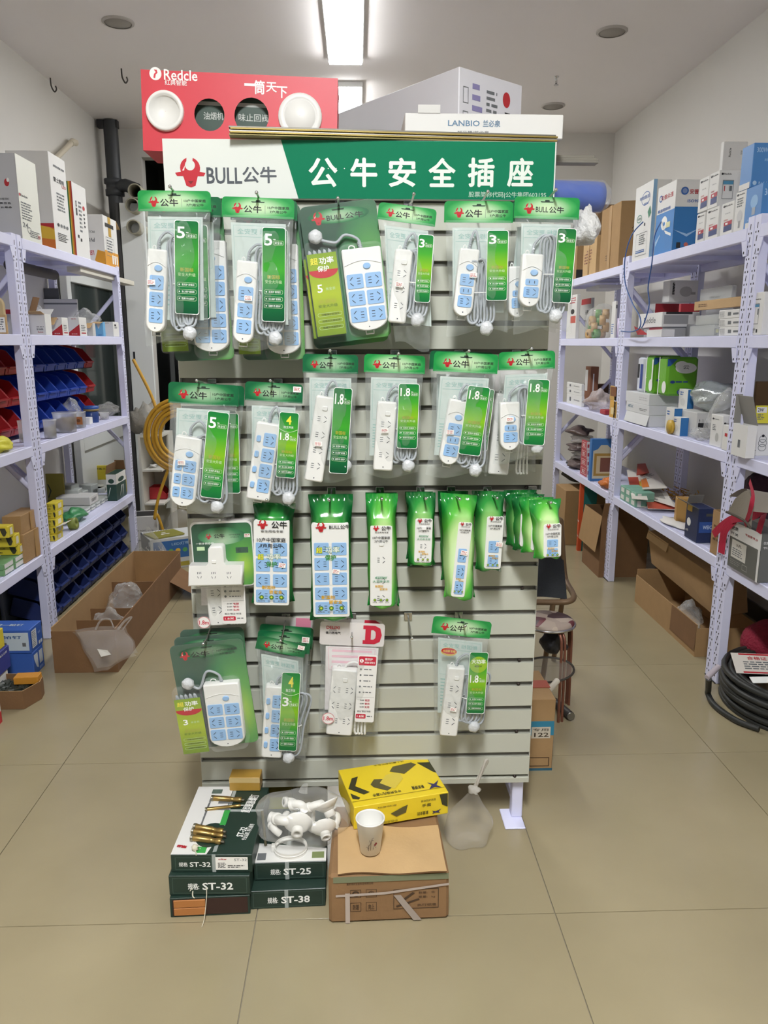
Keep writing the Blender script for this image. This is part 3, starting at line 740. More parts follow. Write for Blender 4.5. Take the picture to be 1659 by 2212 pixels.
def bag_pack(label, TL, TR, hb, bl, br, strip, slv, Y=2.0, full=False, dark=False, number='5', four=False, bigwatt=False, deep=False, sticker=None, hsticker=False, seed=1, insert=True, coil=True, coilbox=None, badge=False):
    """strip = (kind, (top x,y), (bottom x,y), width px); slv = (top, bottom, width px)"""
    c, w, roll = pose(TL, TR, Y); fr = Frame(c, roll, Y)
    t = thing('bagged_power_strip', label, 'power strip', c, (0, roll, 0), GB)
    hh = -fr((TL[0] + TR[0]) / 2, hb).y; B0, B1 = fr(*bl), fr(*br); h = -(B0.y + B1.y) / 2
    header(t, w, hh, full, dark, sticker=hsticker)
    bag_film(t, w * .97, (B1 - B0).length, h, hh, (B0.x + B1.x) / 2, seed)
    if insert:
        b = MB(); iw, it, ib = w * .76, -hh - .012, -hh - (h - hh) * .80
        sk = (B0.x + B1.x) / 2 / (h - hh); b.T = SK = MX(((1, 0, -sk, -sk * hh), (0, 1, 0, 0), (0, 0, 1, 0), (0, 0, 0, 1)))
        b.prism([(-iw / 2, ib), (iw / 2, ib), (iw / 2, it), (-iw / 2, it)], -.0012, -.0006, INSERT)
        ins = b.build('insert_card', t, rot=(0, 0, 0))
        p = MB(); p.T = SK; p.ring([(-iw * .46, it - .11), (iw * .46, it - .11), (iw * .46, it - .006), (-iw * .46, it - .006)], .0008, -.0014, TEAL)
        p.txt('新国标 更安全', 0, it - .020, iw * .78, .013, -.0015, TEAL, .016, mirror=True); p.rect(-iw * .44, it - .033, iw * .44, it - .032, -.0015, TEAL)
        p.greek(-iw * .44, ib + .02, iw * .1, it - .12, 9, -.0015, TEAL, .35, seed); p.build('mirrored_print', ins)
    st = None
    if strip:
        kind, a, b_, wp = strip; A, Bp = fr(*a), fr(*b_); m_ = (A + Bp) / 2; L = (A - Bp).length
        sw_ = wp * scale_at(gy(*a, Y)); rl = math.atan2(A.x - Bp.x, A.y - Bp.y)
        st = power_strip(t, sw_, L, STRIPS[kind], (m_.x, -.004, m_.y), rl, blue=kind[0] != 'w' and kind != 'W6')
    if slv:
        a, b_, wp = slv; A, Bp = fr(*a), fr(*b_); m_ = (A + Bp) / 2; L = (A - Bp).length; swd = wp * scale_at(gy(*a, Y))
        rl = math.atan2(A.x - Bp.x, A.y - Bp.y)
        sleeve(t, m_, swd, L, rl, number, four=four, deep=deep, bigwatt=bigwatt, y=-.036)
        if coil:
            lead = None
            if st:
                top = A if False else None
            cb = coilbox
            if cb: q0, q1 = fr(cb[0], cb[1]), fr(cb[2], cb[3])
            else: q0, q1 = V((m_.x - swd * .62, m_.y + L * .42)), V((m_.x + swd * .50, m_.y - L * .62))
            cc = (q0 + q1) / 2
            ld = None
            if strip:
                sa = fr(*strip[1]); ld = [(sa.x - cc.x, -.014, sa.y - cc.y - .004), (sa.x - cc.x + .003, -.016, sa.y - cc.y + .022), ((sa.x - cc.x) * .5, -.020, max(sa.y - cc.y + .040, (q0.y - cc.y) * .98)), (-.004, -.018, (q0.y - cc.y) * .8), (.004, -.014, 0)]
            cord_coil(t, cc, abs(q1.x - q0.x), abs(q0.y - q1.y), y=-.014, lead=ld)
            if ld:
                g = MB(); v0, v1 = V(ld[0]), V(ld[1])
                for k in range(5): p0 = v0.lerp(v1, k / 5); g.tube([p0, p0 + (v1 - v0) * .11], .0052 - .0004 * k, CORD, 8)
                g.build('strain_relief', t, loc=(cc.x, 0, cc.y))
    if sticker:
        q = fr(*sticker); b = MB(); b.rect(-.0095, -.006, .0095, .006, 0, STICK); b.greek(-.008, -.0045, .008, .0045, 3, -.0003, INKR, .4, seed)
        b.build('price_sticker', t, loc=(q.x, -.0375 if strip else -.01, q.y), rot=(0, rnd.uniform(-.1, .1), 0))
    if badge:
        q = fr(*badge); b = MB(); b.ell(0, 0, .023, .0125, 0, P('c8b25a', .5)); b.ell(0, .002, .022, .009, -.0003, INKR); b.txt('大功率专用', 0, .002, .036, .008, -.0006, P('e8d85a', .5), .01); b.build('oval_sticker', t, loc=(q.x, -.030, q.y))
    return t

def blister_pack(label, TL, TR, BR, strip, left, plug, number, Y=2.03, full=False, back_only=False, lean=0):
    """moulded card with a clear shell; strip=(kind, top, bottom, width px); left=(x0,y0,x1,y1) compartment; plug=(x,y)"""
    c, w, roll = pose(TL, TR, Y); fr = Frame(c, roll, Y); h = -fr(*BR).y
    t = thing('blister_power_strip', label, 'power strip', c, (0, roll, 0), 'blister cards with power strips on the display')
    b = MB(); b.prism(rrect(-w / 2, -h, w / 2, 0, .016, 5), -.0012, .0012, CARDP); cd = b.build('backing_card', t)
    sh = MB(); sh.prism(rrect(-w / 2, -h, w / 2, 0, .016, 5), -.0045, -.0014, BLIS, bev=.002); sh.build('shell_flange', t)
    p = MB(); hz = -h * .075; y = -.0017
    gl = MB(); gl.flat(ellipse(0, -h * .085, w * .40, h * .055, 28), -.0014, HEADERD); gl.build('header_glow', cd)
    if full:
        bull(p, -w * .27, hz - .006, w * .18, y); p.txt('BULL', -w * .05, hz - .008, w * .22, .012, y, INKK, .012); p.txt('公牛', w * .20, hz - .007, w * .24, .014, y, INKK, .028)
    else:
        bull(p, -w * .31, hz - .010, w * .14, y); p.txt('公牛', -w * .10, hz - .010, w * .25, .017, y, INKK, .03); p.rect(w * .07, hz - .02, w * .074, hz, y, INKG)
        p.txt('10户中国家庭', w * .27, hz - .005, w * .28, .007, y, INKK, .012); p.txt('7户用公牛', w * .27, hz - .016, w * .22, .007, y, INKK, .012)
    p.flat([(-.016, -.013), (.016, -.013), (.014, -.017), (-.014, -.017)], y, P('1c3a26', .7)); p.build('brand_print', cd)
    kind, a, b_, wp = strip; A, Bp = fr(*a), fr(*b_); m_ = (A + Bp) / 2; L = (A - Bp).length; sw_ = wp * scale_at(gy(*a, Y)); rl = math.atan2(A.x - Bp.x, A.y - Bp.y)
    st = power_strip(t, sw_, L, STRIPS[kind], (m_.x, -.003, m_.y), rl)
    cl = MB(); cl.prism(rrect(m_.x - sw_ * .56, m_.y - L * .56, m_.x + sw_ * .56, m_.y + L * .56, .02, 5), -.036, -.0048, BLIS, bev=.006)
    if left:
        q0, q1 = fr(left[0], left[3]), fr(left[2], left[1]); x0, x1, z0, z1 = q0.x, q1.x, q0.y, q1.y
        cl.prism(rrect(x0 - .003, z0 - .004, x1 + .003, z1 + .028, .010, 4), -.034, -.0048, BLIS, bev=.005)
        li = MB(); li.prism([(x0, z0), (x1, z0), (x1, z1), (x0, z1)], -.030, -.0296, LIME); lo = li.build('lime_insert', t)
        p = MB(); ww, hh, xc = x1 - x0, z1 - z0, (x0 + x1) / 2
        p.flat([(x0, z1 - hh * .20), (x1, z1 - hh * .20)] + [(xc + ww / 2 * math.cos(R(a_)), z1 - hh * .20 + hh * .10 * math.sin(R(a_))) for a_ in range(-9, -180, -19)], -.0304, INKR)
        p.txt('超', x0 + ww * .22, z1 - hh * .09, ww * .26, hh * .085, -.0306, P('e8dc3c', .5, name='ink_yellow'), .024); p.txt('功率', x0 + ww * .64, z1 - hh * .09, ww * .50, hh * .085, -.0306, INKW, .024); p.txt('保护', xc, z1 - hh * .185, ww * .40, hh * .07, -.0306, INKW, .02)
        p.txt(number, x0 + ww * .30, z1 - hh * .42, ww * .18, hh * .10, -.0306, INKW, .022); p.txt('米全长', x0 + ww * .66, z1 - hh * .43, ww * .34, hh * .04, -.0306, PALEG, .008)
        p.txt('新国标', xc, z1 - hh * .58, ww * .6, hh * .05, -.0306, OLIVE, .02); p.txt('安全大升级', xc, z1 - hh * .635, ww * .66, hh * .04, -.0306, P('4c6a1c', .5), .008)
        for k in range(3):
            zz = z1 - hh * (.74 + .08 * k); p.ring(rrect(x0 + ww * .10, zz - hh * .022, x1 - ww * .06, zz + hh * .022, .004, 3), .0006, -.0305, PALEG); p.txt(('过载保护防强压', '加宽内芯更耐用', '阻燃外壳更防护')[k], xc + ww * .04, zz, ww * .62, hh * .022, -.0306, INKK, .002)
        p.build('insert_print', lo)
        q = MB()
        for k in range(5): q.tube(smooth_path([(x0 + ww * (.08 + .17 * k), -.018, z1 - .01), (x0 + ww * (.10 + .17 * k), -.020, z1 + .008), (x0 + ww * (.16 + .17 * k), -.018, z1 - .008)], 4), .0034, CORD, 7)
        if plug:
            pg = fr(*plug); sa = fr(*a)
            q.tube(smooth_path([(pg.x + .010, -.018, pg.y - .008), (x1 + .002, -.016, z1 + .022), ((x1 + sa.x) / 2 - .004, -.016, max(z1, sa.y) + .036), (sa.x - .004, -.014, sa.y + .022), (sa.x, -.012, sa.y - .004)], 6), .0036, CORD, 8)
            k_ = MB(); lump(k_, (pg.x, -.019, pg.y), (.018, .013, .017), PLUGM, 7, .08); k_.build('plug', t)
            for k in range(4): k_ = sa.y + .002 + k * .004; q.tube([(sa.x - .0008 * k, -.0125, k_), (sa.x - .0008 * (k + .6), -.0125, k_ + .003)], .0055 - .0003 * k, CORD, 8)
        q.build('cord', t)
    cl.build('clear_shell', t)
    return t

# --- top row, left to right (the cards behind first)
blister_pack('green blister card with ten-socket strip, behind the leftmost bag of the top row', (345, 436), (479, 431), (498, 776), ('B10', (452, 522), (462, 760), 76), (358, 620, 400, 760), None, '5', Y=2.075)
blister_pack('green blister card with ten-socket strip, behind the second bag of the top row', (508, 441), (648, 440), (660, 776), ('B10', (607, 530), (616, 765), 74), (520, 620, 560, 765), None, '5', Y=2.075)
bag_pack('green-carded bag mostly hidden behind the leftmost bag of the top row', (318, 423), (478, 426), 468, (345, 740), (476, 736), None, ((432, 490), (438, 690), 44), Y=2.04, dark=True, coil=False, insert=True, seed=21, deep=True)
bag_pack('bagged three-socket strip with green five metre sleeve, leftmost in the top row', (297, 411), (455, 413), 457, (316, 752), (452, 744), ('b3', (346, 541), (341, 718), 41), ((410, 481), (411, 680), 52), Y=1.985, number='5', deep=True, sticker=(335, 612), seed=2, coilbox=(366, 512, 428, 716))
bag_pack('green-carded bag mostly hidden behind the second bag of the top row', (497, 431), (642, 434), 476, (512, 740), (640, 742), None, ((604, 500), (606, 690), 40), Y=2.04, dark=True, coil=False, seed=22, deep=True)
bag_pack('bagged three-socket strip with five metre sleeve, second from left in the top row', (479, 424), (636, 430), 471, (500, 762), (634, 748), ('b3', (538, 566), (527, 741), 44), ((595, 496), (594, 696), 50), Y=1.99, number='5', deep=True, sticker=(541, 646), seed=3, coilbox=(556, 530, 612, 728))
blister_pack('dark green blister card just behind the six-socket card of the top row', (640, 458), (806, 438), (838, 736), ('B6', (778, 552), (795, 722), 86), (680, 556, 720, 732), None, '5', Y=2.065, full=True)
blister_pack('tilted dark green blister card with six blue sockets, in the top row', (645, 449), (811, 428), (846, 725), ('B6', (779, 538), (799, 714), 84), (688, 546, 726, 728), (682, 514), '5', Y=2.03, full=True)
bag_pack('bagged slim white three-socket strip with three metre sleeve, in the top row', (819, 436), (944, 453), 482, (850, 752), (926, 752), ('w3', (872, 541), (856, 698), 38), ((918, 511), (909, 655), 34), Y=2.0, number='3', sticker=(861, 617), seed=4, coilbox=(880, 535, 915, 690))
bag_pack('bagged strip with three metre sleeve, second from the right in the top row', (960, 434), (1109, 435), 481, (967, 724), (1098, 720), ('b3s', (1012, 540), (995, 684), 42), ((1070, 502), (1067, 651), 46), Y=2.0, number='3', sticker=(1018, 597), seed=5, coilbox=(1012, 560, 1062, 706))
bag_pack('bagged blue strip peeping out behind the rightmost bag of the top row', (1104, 436), (1240, 438), 480, (1090, 716), (1200, 712), ('b2', (1112, 577), (1112, 686), 36), None, Y=2.045, dark=True, seed=23, coil=False)
bag_pack('bagged short strip with three metre sleeve, rightmost in the top row, past the panel edge', (1112, 424), (1253, 428), 473, (1110, 722), (1236, 716), ('b2', (1147, 551), (1137, 664), 45), ((1217, 498), (1204, 656), 42), Y=1.99, full=True, number='3', deep=True, seed=6, coilbox=(1166, 508, 1210, 680))
# --- second row
bag_pack('bagged six-socket strip hidden behind the leftmost bag of the second row', (372, 826), (528, 834), 874, (380, 1086), (520, 1088), None, ((500, 890), (504, 1060), 40), Y=2.06, dark=True, coil=False, seed=24)
bag_pack('bagged six-socket strip with five metre sleeve, leftmost in the second row', (364, 824), (516, 833), 874, (358, 1110), (502, 1112), ('b6', (413, 941), (398, 1089), 56), ((478, 887), (461, 1070), 46), Y=2.0, dark=True, number='5', sticker=(399, 995), seed=7, coilbox=(428, 930, 490, 1088))
bag_pack('bagged strip with four blue rocker switches, second from left in the second row', (530, 823), (655, 831), 868, (530, 1094), (650, 1096), ('k4', (583, 912), (559, 1076), 51), ((628, 888), (619, 1027), 42), Y=2.02, dark=True, number='1.8', four=True, hsticker=True, seed=8, coilbox=(590, 930, 640, 1070))
bag_pack('bagged long white four-socket strip leaning left, third in the second row', (654, 764), (774, 767), 806, (656, 1040), (770, 1038), ('w4', (704, 855), (678, 1036), 40), ((742, 836), (731, 1018), 40), Y=2.03, dark=True, number='1.8', deep=True, sticker=(689, 955), seed=9, coil=True, coilbox=(722, 850, 756, 1000))
bag_pack('bagged upright white three-socket strip, fourth in the second row', (787, 764), (919, 769), 806, (786, 1028), (905, 1030), ('w3', (836, 866), (826, 1013), 42), ((882, 827), (877, 965), 45), Y=2.03, number='1.8', sticker=(830, 927), seed=10, coilbox=(852, 850, 894, 1000))
bag_pack('bagged blue strip hidden behind the tilted one of the second row', (929, 757), (1066, 762), 800, (934, 1010), (1050, 1016), None, ((1046, 838), (1030, 970), 36), Y=2.07, dark=True, coil=False, seed=25)
bag_pack('bagged leaning strip with small socket between two large ones, fifth in the second row', (938, 759), (1077, 766), 805, (920, 1026), (1050, 1032), ('b3s', (990, 863), (964, 1000), 42), ((1031, 833), (1009, 979), 48), Y=2.02, number='1.8', sticker=(969, 930), seed=11, coilbox=(994, 850, 1040, 1010))
bag_pack('bagged short two-socket strip with curved lead, rightmost in the second row', (1077, 761), (1199, 757), 798, (1066, 998), (1174, 996), ('b2', (1097, 867), (1097, 970), 42), ((1158, 818), (1146, 958), 46), Y=2.03, number='1.8', sticker=(1096, 903), seed=12, coilbox=(1118, 830, 1170, 960))
# --- bottom row
blister_pack('rearmost of the three stacked green blister cards at the lower left', (388, 1361), (526, 1354), (552, 1570), ('B6', (490, 1430), (500, 1560), 70), (402, 1430, 440, 1560), None, '3', Y=2.12)
blister_pack('middle one of the three stacked green blister cards at the lower left', (375, 1377), (524, 1368), (548, 1586), ('B6', (484, 1450), (496, 1580), 70), (404, 1450, 436, 1580), None, '3', Y=2.085)
blister_pack('front one of the three stacked green blister cards at the lower left, six blue sockets', (365, 1396), (523, 1377), (550, 1602), ('B6', (480, 1468), (497, 1602), 76), (402, 1496, 436, 1618), (409, 1471), '3', Y=2.05)
bag_pack('rearmost bag of the stack of three left of the bag with the red letter', (562, 1347), (678, 1357), 1398, (570, 1600), (668, 1610), None, None, Y=2.12, dark=True, coil=False, seed=26)
bag_pack('middle bag of the stack of three left of the bag with the red letter', (558, 1360), (673, 1372), 1408, (566, 1620), (664, 1630), None, None, Y=2.085, dark=True, coil=False, hsticker=True, seed=27)
bag_pack('front bag of the stack of three left of the bag with the red letter', (557, 1372), (663, 1393), 1412, (568, 1636), (658, 1652), ('k4', (598, 1474), (588, 1626), 44), ((632, 1441), (623, 1608), 40), Y=2.05, dark=True, number='3', four=True, hsticker=True, seed=13, coilbox=(606, 1480, 644, 1628))
bag_pack('bagged slim white strip with red oval sticker, lower right of the panel', (937, 1330), (1063, 1344), 1374, (936, 1584), (1046, 1586), ('w3', (984, 1434), (966, 1580), 38), ((1031, 1398), (1022, 1529), 40), Y=2.07, number='1.8', bigwatt=True, badge=(967, 1399), sticker=(976, 1520), seed=14, coilbox=(996, 1440, 1038, 1560))
# ------------------------------------------------------------------ film pouches of the third row
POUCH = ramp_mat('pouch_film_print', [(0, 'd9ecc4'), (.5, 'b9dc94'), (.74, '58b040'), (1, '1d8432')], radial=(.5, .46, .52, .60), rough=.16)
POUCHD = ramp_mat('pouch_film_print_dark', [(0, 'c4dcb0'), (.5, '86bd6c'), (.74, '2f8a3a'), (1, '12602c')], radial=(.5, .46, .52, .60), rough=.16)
GOLD = P('d3a322', .4, name='ink_gold')
def pouch(label, TL, TR, BL, BR, win, kind, Y=2.03, dark=False, logo='公牛', seed=1, sticker=None, mid=None, depth=.040, watt=False, plain=False):
    c, w, roll = pose(TL, TR, Y); fr = Frame(c, roll, Y); B0, B1 = fr(*BL), fr(*BR); h = -(B0.y + B1.y) / 2; dx = (B0.x + B1.x) / 2
    t = thing('film_pouch', label, 'power strip', c, (0, roll, 0), 'green film pouches of the third row')
    rr = random.Random(seed); a1, a2 = rr.uniform(0, 6), rr.uniform(0, 6); wb = (B1 - B0).length
    q0, q1 = fr(win[0], win[3]), fr(win[2], win[1]); 
    x0, x1, z0, z1 = q0.x, q1.x, q0.y, q1.y; xc, zc, ww, wh = (x0 + x1) / 2, (z0 + z1) / 2, x1 - x0, z1 - z0
    ft, fb = (-z1) / h * .80, 1 - (h + z0) / h * .55
    def pt(u, v, front):
        z = -h * v; wd = w * (1 - v) + wb * v
        k = 1.0
        if v < ft: e = max(0, (v / ft - .25) / .75) ** .8 if v > ft * .25 else 0
        elif v > fb: e = max(0, (1 - v) / (1 - fb) - .25) / .75
        else: e = 1.0
        wd *= 1 - .10 * e
        if v > .96: z += .004 * math.sin(9 * u + a2)
        x = (u - .5) * wd + dx * v + .0015 * math.sin(14 * v + a1)
        s_ = min(1.0, math.sin(math.pi * u) * 1.9) ** .7
        crk = .0016 * math.sin(17 * u + 9 * v + a1) * math.sin(31 * v + a2) + (.002 * math.sin(26 * u + a2) if e < .6 else 0)
        return (x, (-depth * e * s_ - crk * (1.1 - .6 * e) - .0012) if front else (.002 + .003 * e), z)
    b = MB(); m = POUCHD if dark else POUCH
    b.grid(lambda u, v: pt(u, v, True), 18, 34, m); b.grid(lambda u, v: pt(u, v, False), 6, 10, m); b.build('green_film', t)
    f = -depth - .0022
    b = MB(); b.prism(rrect(x0, z0, x1, z1, .006, 4), f - .001, -depth + .012, WHITE, bev=.001)
    st = b.build('power_strip', t)
    if plain: return t
    y = f - .0016
    p = MB(); n = {'B8': 4, 'B10': 5, 'b3': 3, 'b2': 2}.get(kind, 0)
    top, bot = z1 - wh * {'B8': .24, 'B10': .19, 'b3': .33, 'b2': .44}.get(kind, .4), z0 + wh * .02
    for k in range(n):
        ph = (top - bot) / n; cz = top - (k + .5) * ph
        for cx_, pw in (((xc - ww * .24, ww * .40), (xc + ww * .24, ww * .40)) if kind in ('B8', 'B10') else ((xc, ww * .62),)):
            q = MB(); q.prism(rrect(cx_ - pw / 2, cz - ph * .42, cx_ + pw / 2, cz + ph * .42, .003, 3), y - .0006, y + .0012, BLUEP, bev=.0003); socket5(q, cx_, cz, pw, ph * .8, y - .0010, cx_ < xc); q.build('socket_panel', st)
    if not n:
        q = MB(); q.prism(rrect(xc - .006, z1 - wh * .23 - .004, xc + .007, z1 - wh * .23 + .006, .003, 3), y - .0022, y + .001, WHITE, bev=.001); q.build('switch', st)
        for zz in ((.42, .68, .90) if wh > .16 else (.62, .84)):
            q = MB(); socket5(q, xc, z1 - wh * zz, ww * .55, ww * .5, y - .0004); q.build('socket_slots', st)
    y2 = y - .0018
    bull(p, xc - ww * .24, z1 - ww * .10, ww * .30, y2)
    if logo == '公牛': p.txt('公牛', xc + ww * .22, z1 - ww * .11, ww * .44, ww * .21, y2, INKK, .03)
    else: p.txt('BULL公牛', xc + ww * .26, z1 - ww * .10, ww * .56, ww * .12, y2, INKK, .02)
    if logo == '公牛': p.txt('安全用电专家', xc + ww * .02, z1 - ww * .30, ww * .62, ww * .075, y2, INKK, .012)
    if logo == '公牛':
        p.txt('10户中国家庭', xc, z1 - ww * .55, ww * .80, ww * .13, y2, INKK, .02); p.txt('7户用公牛', xc, z1 - ww * .72, ww * .62, ww * .13, y2, INKK, .02)
    if mid:
        zz = z1 - wh * mid
        p.txt('超', xc - ww * .30, zz, ww * .18, ww * .18, y2 + .0001, P('7fa61e', .4), .05); p.txt('超', xc - ww * .30, zz, ww * .16, ww * .16, y2 - .0002, P('e8dc3c', .5, name='ink_yellow'), .012)
        p.txt('功率', xc + ww * .06, zz + .001, ww * .40, ww * .19, y2 + .0001, P('3a8a3a', .4), .05); p.txt('功率', xc + ww * .06, zz + .001, ww * .38, ww * .165, y2 - .0002, INKW, .014)
        p.txt('保护', xc, zz - ww * .21, ww * .30, ww * .16, y2, P('3a8a3a', .4), .03)
    if watt:
        zz = z1 - wh * watt; G = P('5f9a78', .5)
        p.txt('4000W', xc, zz + ww * .08, ww * .56, ww * .13, y2, G, .016); p.txt('大功率专用', xc, zz - ww * .10, ww * .76, ww * .13, y2, G, .014)
    zz = z0 + wh * (.20 if kind in ('B8', 'B10') else .24)
    p.txt('新国标', xc - ww * .08, zz + ww * .05, ww * .38, ww * .11, y2, GOLD, .03); p.txt('更安全', xc + ww * .12, zz - ww * .09, ww * .38, ww * .11, y2, GOLD, .03)
    for k in (-1, 0, 1):
        zc2 = z0 + wh * (.10 if kind in ('B8', 'B10') else .08); p.ell(xc + k * ww * .28, zc2, ww * .065, ww * .065, y2, P('4b7a32', .5), 14); p.ell(xc + k * ww * .28, zc2, ww * .03, ww * .03, y2 - .0002, P('c8cc3a', .5), 8)
        p.txt('耐防易'[k + 1] + '用护拔'[k + 1] + '电压插'[k + 1], xc + k * ww * .28, zc2 - ww * .11, ww * .2, ww * .05, y2, INKG, .004)
    p.build('pouch_print', t)
    if sticker:
        q = fr(*sticker); b = MB(); b.rect(-.0095, -.0065, .0095, .0065, 0, STICK); b.greek(-.008, -.005, .008, .005, 3, -.0003, INKR, .4, seed); b.build('price_sticker', t, loc=(q.x, y2 - .0015, q.y), rot=(0, R(8), 0))
    return t
pouch('green pouch with eight blue sockets, first pouch from the left', (545, 1085), (638, 1087), (542, 1303), (636, 1298), (553, 1118, 628, 1296), 'B8', Y=2.07, dark=True, mid=.42, seed=1, sticker=(613, 1211))
pouch('largest green pouch, ten blue sockets, second pouch from the left', (666, 1068), (763, 1067), (668, 1338), (762, 1338), (679, 1122, 753, 1322), 'B10', Y=2.06, dark=True, logo='BULL公牛', mid=.28, seed=2, sticker=(727, 1224))
pouch('slim green pouch just behind the third pouch from the left', (788, 1064), (856, 1064), (794, 1304), (864, 1300), (800, 1130, 846, 1292), 'w3', Y=2.11, dark=True, seed=3, plain=True)
pouch('slim green pouch with a white strip, third pouch from the left', (789, 1066), (858, 1066), (793, 1310), (862, 1308), (799, 1128, 846, 1298), 'w3', Y=2.06, watt=.66, seed=4)
pouch('short green pouch just behind the fourth pouch from the left', (876, 1062), (936, 1062), (878, 1205), (932, 1204), (892, 1118, 930, 1198), 'w2', Y=2.11, dark=True, seed=5, plain=True)
pouch('short green pouch with a white strip, fourth pouch from the left', (878, 1063), (942, 1064), (880, 1221), (941, 1222), (892, 1113, 932, 1206), 'w2', Y=2.06, dark=True, watt=.42, seed=6)
pouch('green pouch just behind the one with three blue sockets', (945, 1061), (1010, 1061), (952, 1256), (1010, 1254), (962, 1130, 1004, 1246), 'b3', Y=2.115, dark=True, seed=7, plain=True)
pouch('green pouch with three blue sockets, fifth pouch from the left', (950, 1064), (1029, 1070), (958, 1291), (1026, 1290), (970, 1122, 1016, 1278), 'b3', Y=2.05, seed=8, sticker=(998, 1185))
pouch('green pouch with two blue sockets, sixth pouch from the left', (1019, 1060), (1092, 1062), (1027, 1232), (1084, 1230), (1040, 1109, 1083, 1219), 'b2', Y=2.08, dark=True, seed=9, sticker=(1072, 1167))
pouch('rearmost green pouch of the fan of four at the right edge', (1089, 1059), (1160, 1058), (1093, 1178), (1150, 1176), (1104, 1098, 1140, 1168), 'b2', Y=2.125, dark=True, seed=10, plain=True)
pouch('second rearmost green pouch of the fan of four at the right edge', (1105, 1068), (1176, 1068), (1108, 1188), (1168, 1184), (1116, 1102, 1152, 1172), 'b2', Y=2.08, seed=11, dark=True, plain=True)
pouch('second green pouch from the front in the fan at the right edge', (1122, 1074), (1196, 1074), (1126, 1196), (1186, 1186), (1139, 1106, 1180, 1180), 'b2', Y=2.035, seed=12)
pouch('front green pouch of the fan of four at the right edge', (1142, 1080), (1211, 1077), (1152, 1206), (1211, 1198), (1166, 1123, 1204, 1195), 'b2', Y=1.985, seed=13)

# ------------------------------------------------------------------ T-shaped adapter card
Y = 2.06; c, w, roll = pose((412, 1133), (541, 1128), Y); fr = Frame(c, roll, Y)
t = thing('adapter_card', 'green card with a white T-shaped three-socket adapter, left of the pouches', 'adapter', c, (0, roll, 0))
h = -fr(545, 1262).y
b = MB(); b.prism(rrect(-w / 2 - .003, -h - .003, w / 2 + .003, .006, .014, 4), .0, .0012, BOXW); b.build('white_rim', t)
b = MB(); b.prism(rrect(-w / 2, -h, w / 2, 0, .014, 5), -.0012, -.0001, CARDP); cd = b.build('backing_card', t)
p = MB(); y = -.0016; p.flat(ellipse(0, -h * .20, w * .40, h * .14, 24), -.0014, HEADERD); bull(p, -w * .22, -h * .20, w * .11, y); p.txt('公牛', -w * .04, -h * .20, w * .18, .012, y, INKK, .03)
p.txt('10户中国家庭', w * .22, -h * .185, w * .19, .0045, y, INKK, .008); p.txt('7户用公牛', w * .22, -h * .225, w * .15, .0045, y, INKK, .008); p.txt('一转多转换器', -w * .29, -h * .31, w * .30, .006, y, INKW, .004)
p.rect(-w * .43, -h * .42, -w * .30, -h * .36, y, PALEG); p.rect(w * .22, -h * .48, w * .43, -h * .39, y, P('1c4a34', .5)); p.txt('超级转换', w * .27, -h * .435, w * .08, .008, y, PALEG, .004); p.build('brand_print', cd)
q = lambda px, py: tuple(fr(px, py))
pts = [q(412, 1258), q(528, 1255), q(528, 1212), q(493, 1212), q(489, 1205), q(487, 1177), q(482, 1172), q(460, 1173), q(455, 1178), q(455, 1208), q(450, 1214), q(414, 1214)]
b = MB(); b.prism([(p_[0], p_[1]) for p_ in pts][::1], -.040, -.002, WHITE, bev=.005); ad = b.build('adapter_body', t)
for px in (437, 467, 500):
    x, z = q(px, 1234); s_ = MB()
    for k in (-1, 0, 1): s_.rect(x + k * .0045 - .0007, z + .004, x + k * .0045 + .0007, z + .010, -.0405, SLOT)
    for k in (-1, 1): s_.flat([(x + k * .0055 - .0007, z - .002), (x + k * .0055 + .0007, z - .002), (x + k * .003 + .0007, z - .008), (x + k * .003 - .0007, z - .008)], -.0405, SLOT)
    s_.build('socket_slots', ad)
x, z = q(468, 1205); b = MB(); b.prism(rrect(x - .006, z - .004, x + .006, z + .004, .002, 3), -.0425, -.0395, WHITE, bev=.001); b.build('switch', ad)
x, z = q(534, 1156); b = MB(); b.rect(x - .008, z - .005, x + .008, z + .005, -.002, STICK); b.greek(x - .007, z - .004, x + .007, z + .004, 2, -.0023, INKR, .4, 3); b.build('price_sticker', t)
b = MB(); b.prism(rrect(-w / 2 - .006, -h - .006, w / 2 + .006, .008, .012, 4), -.0065, .0020, BLIS, bev=.001); b.build('clear_sleeve', t)

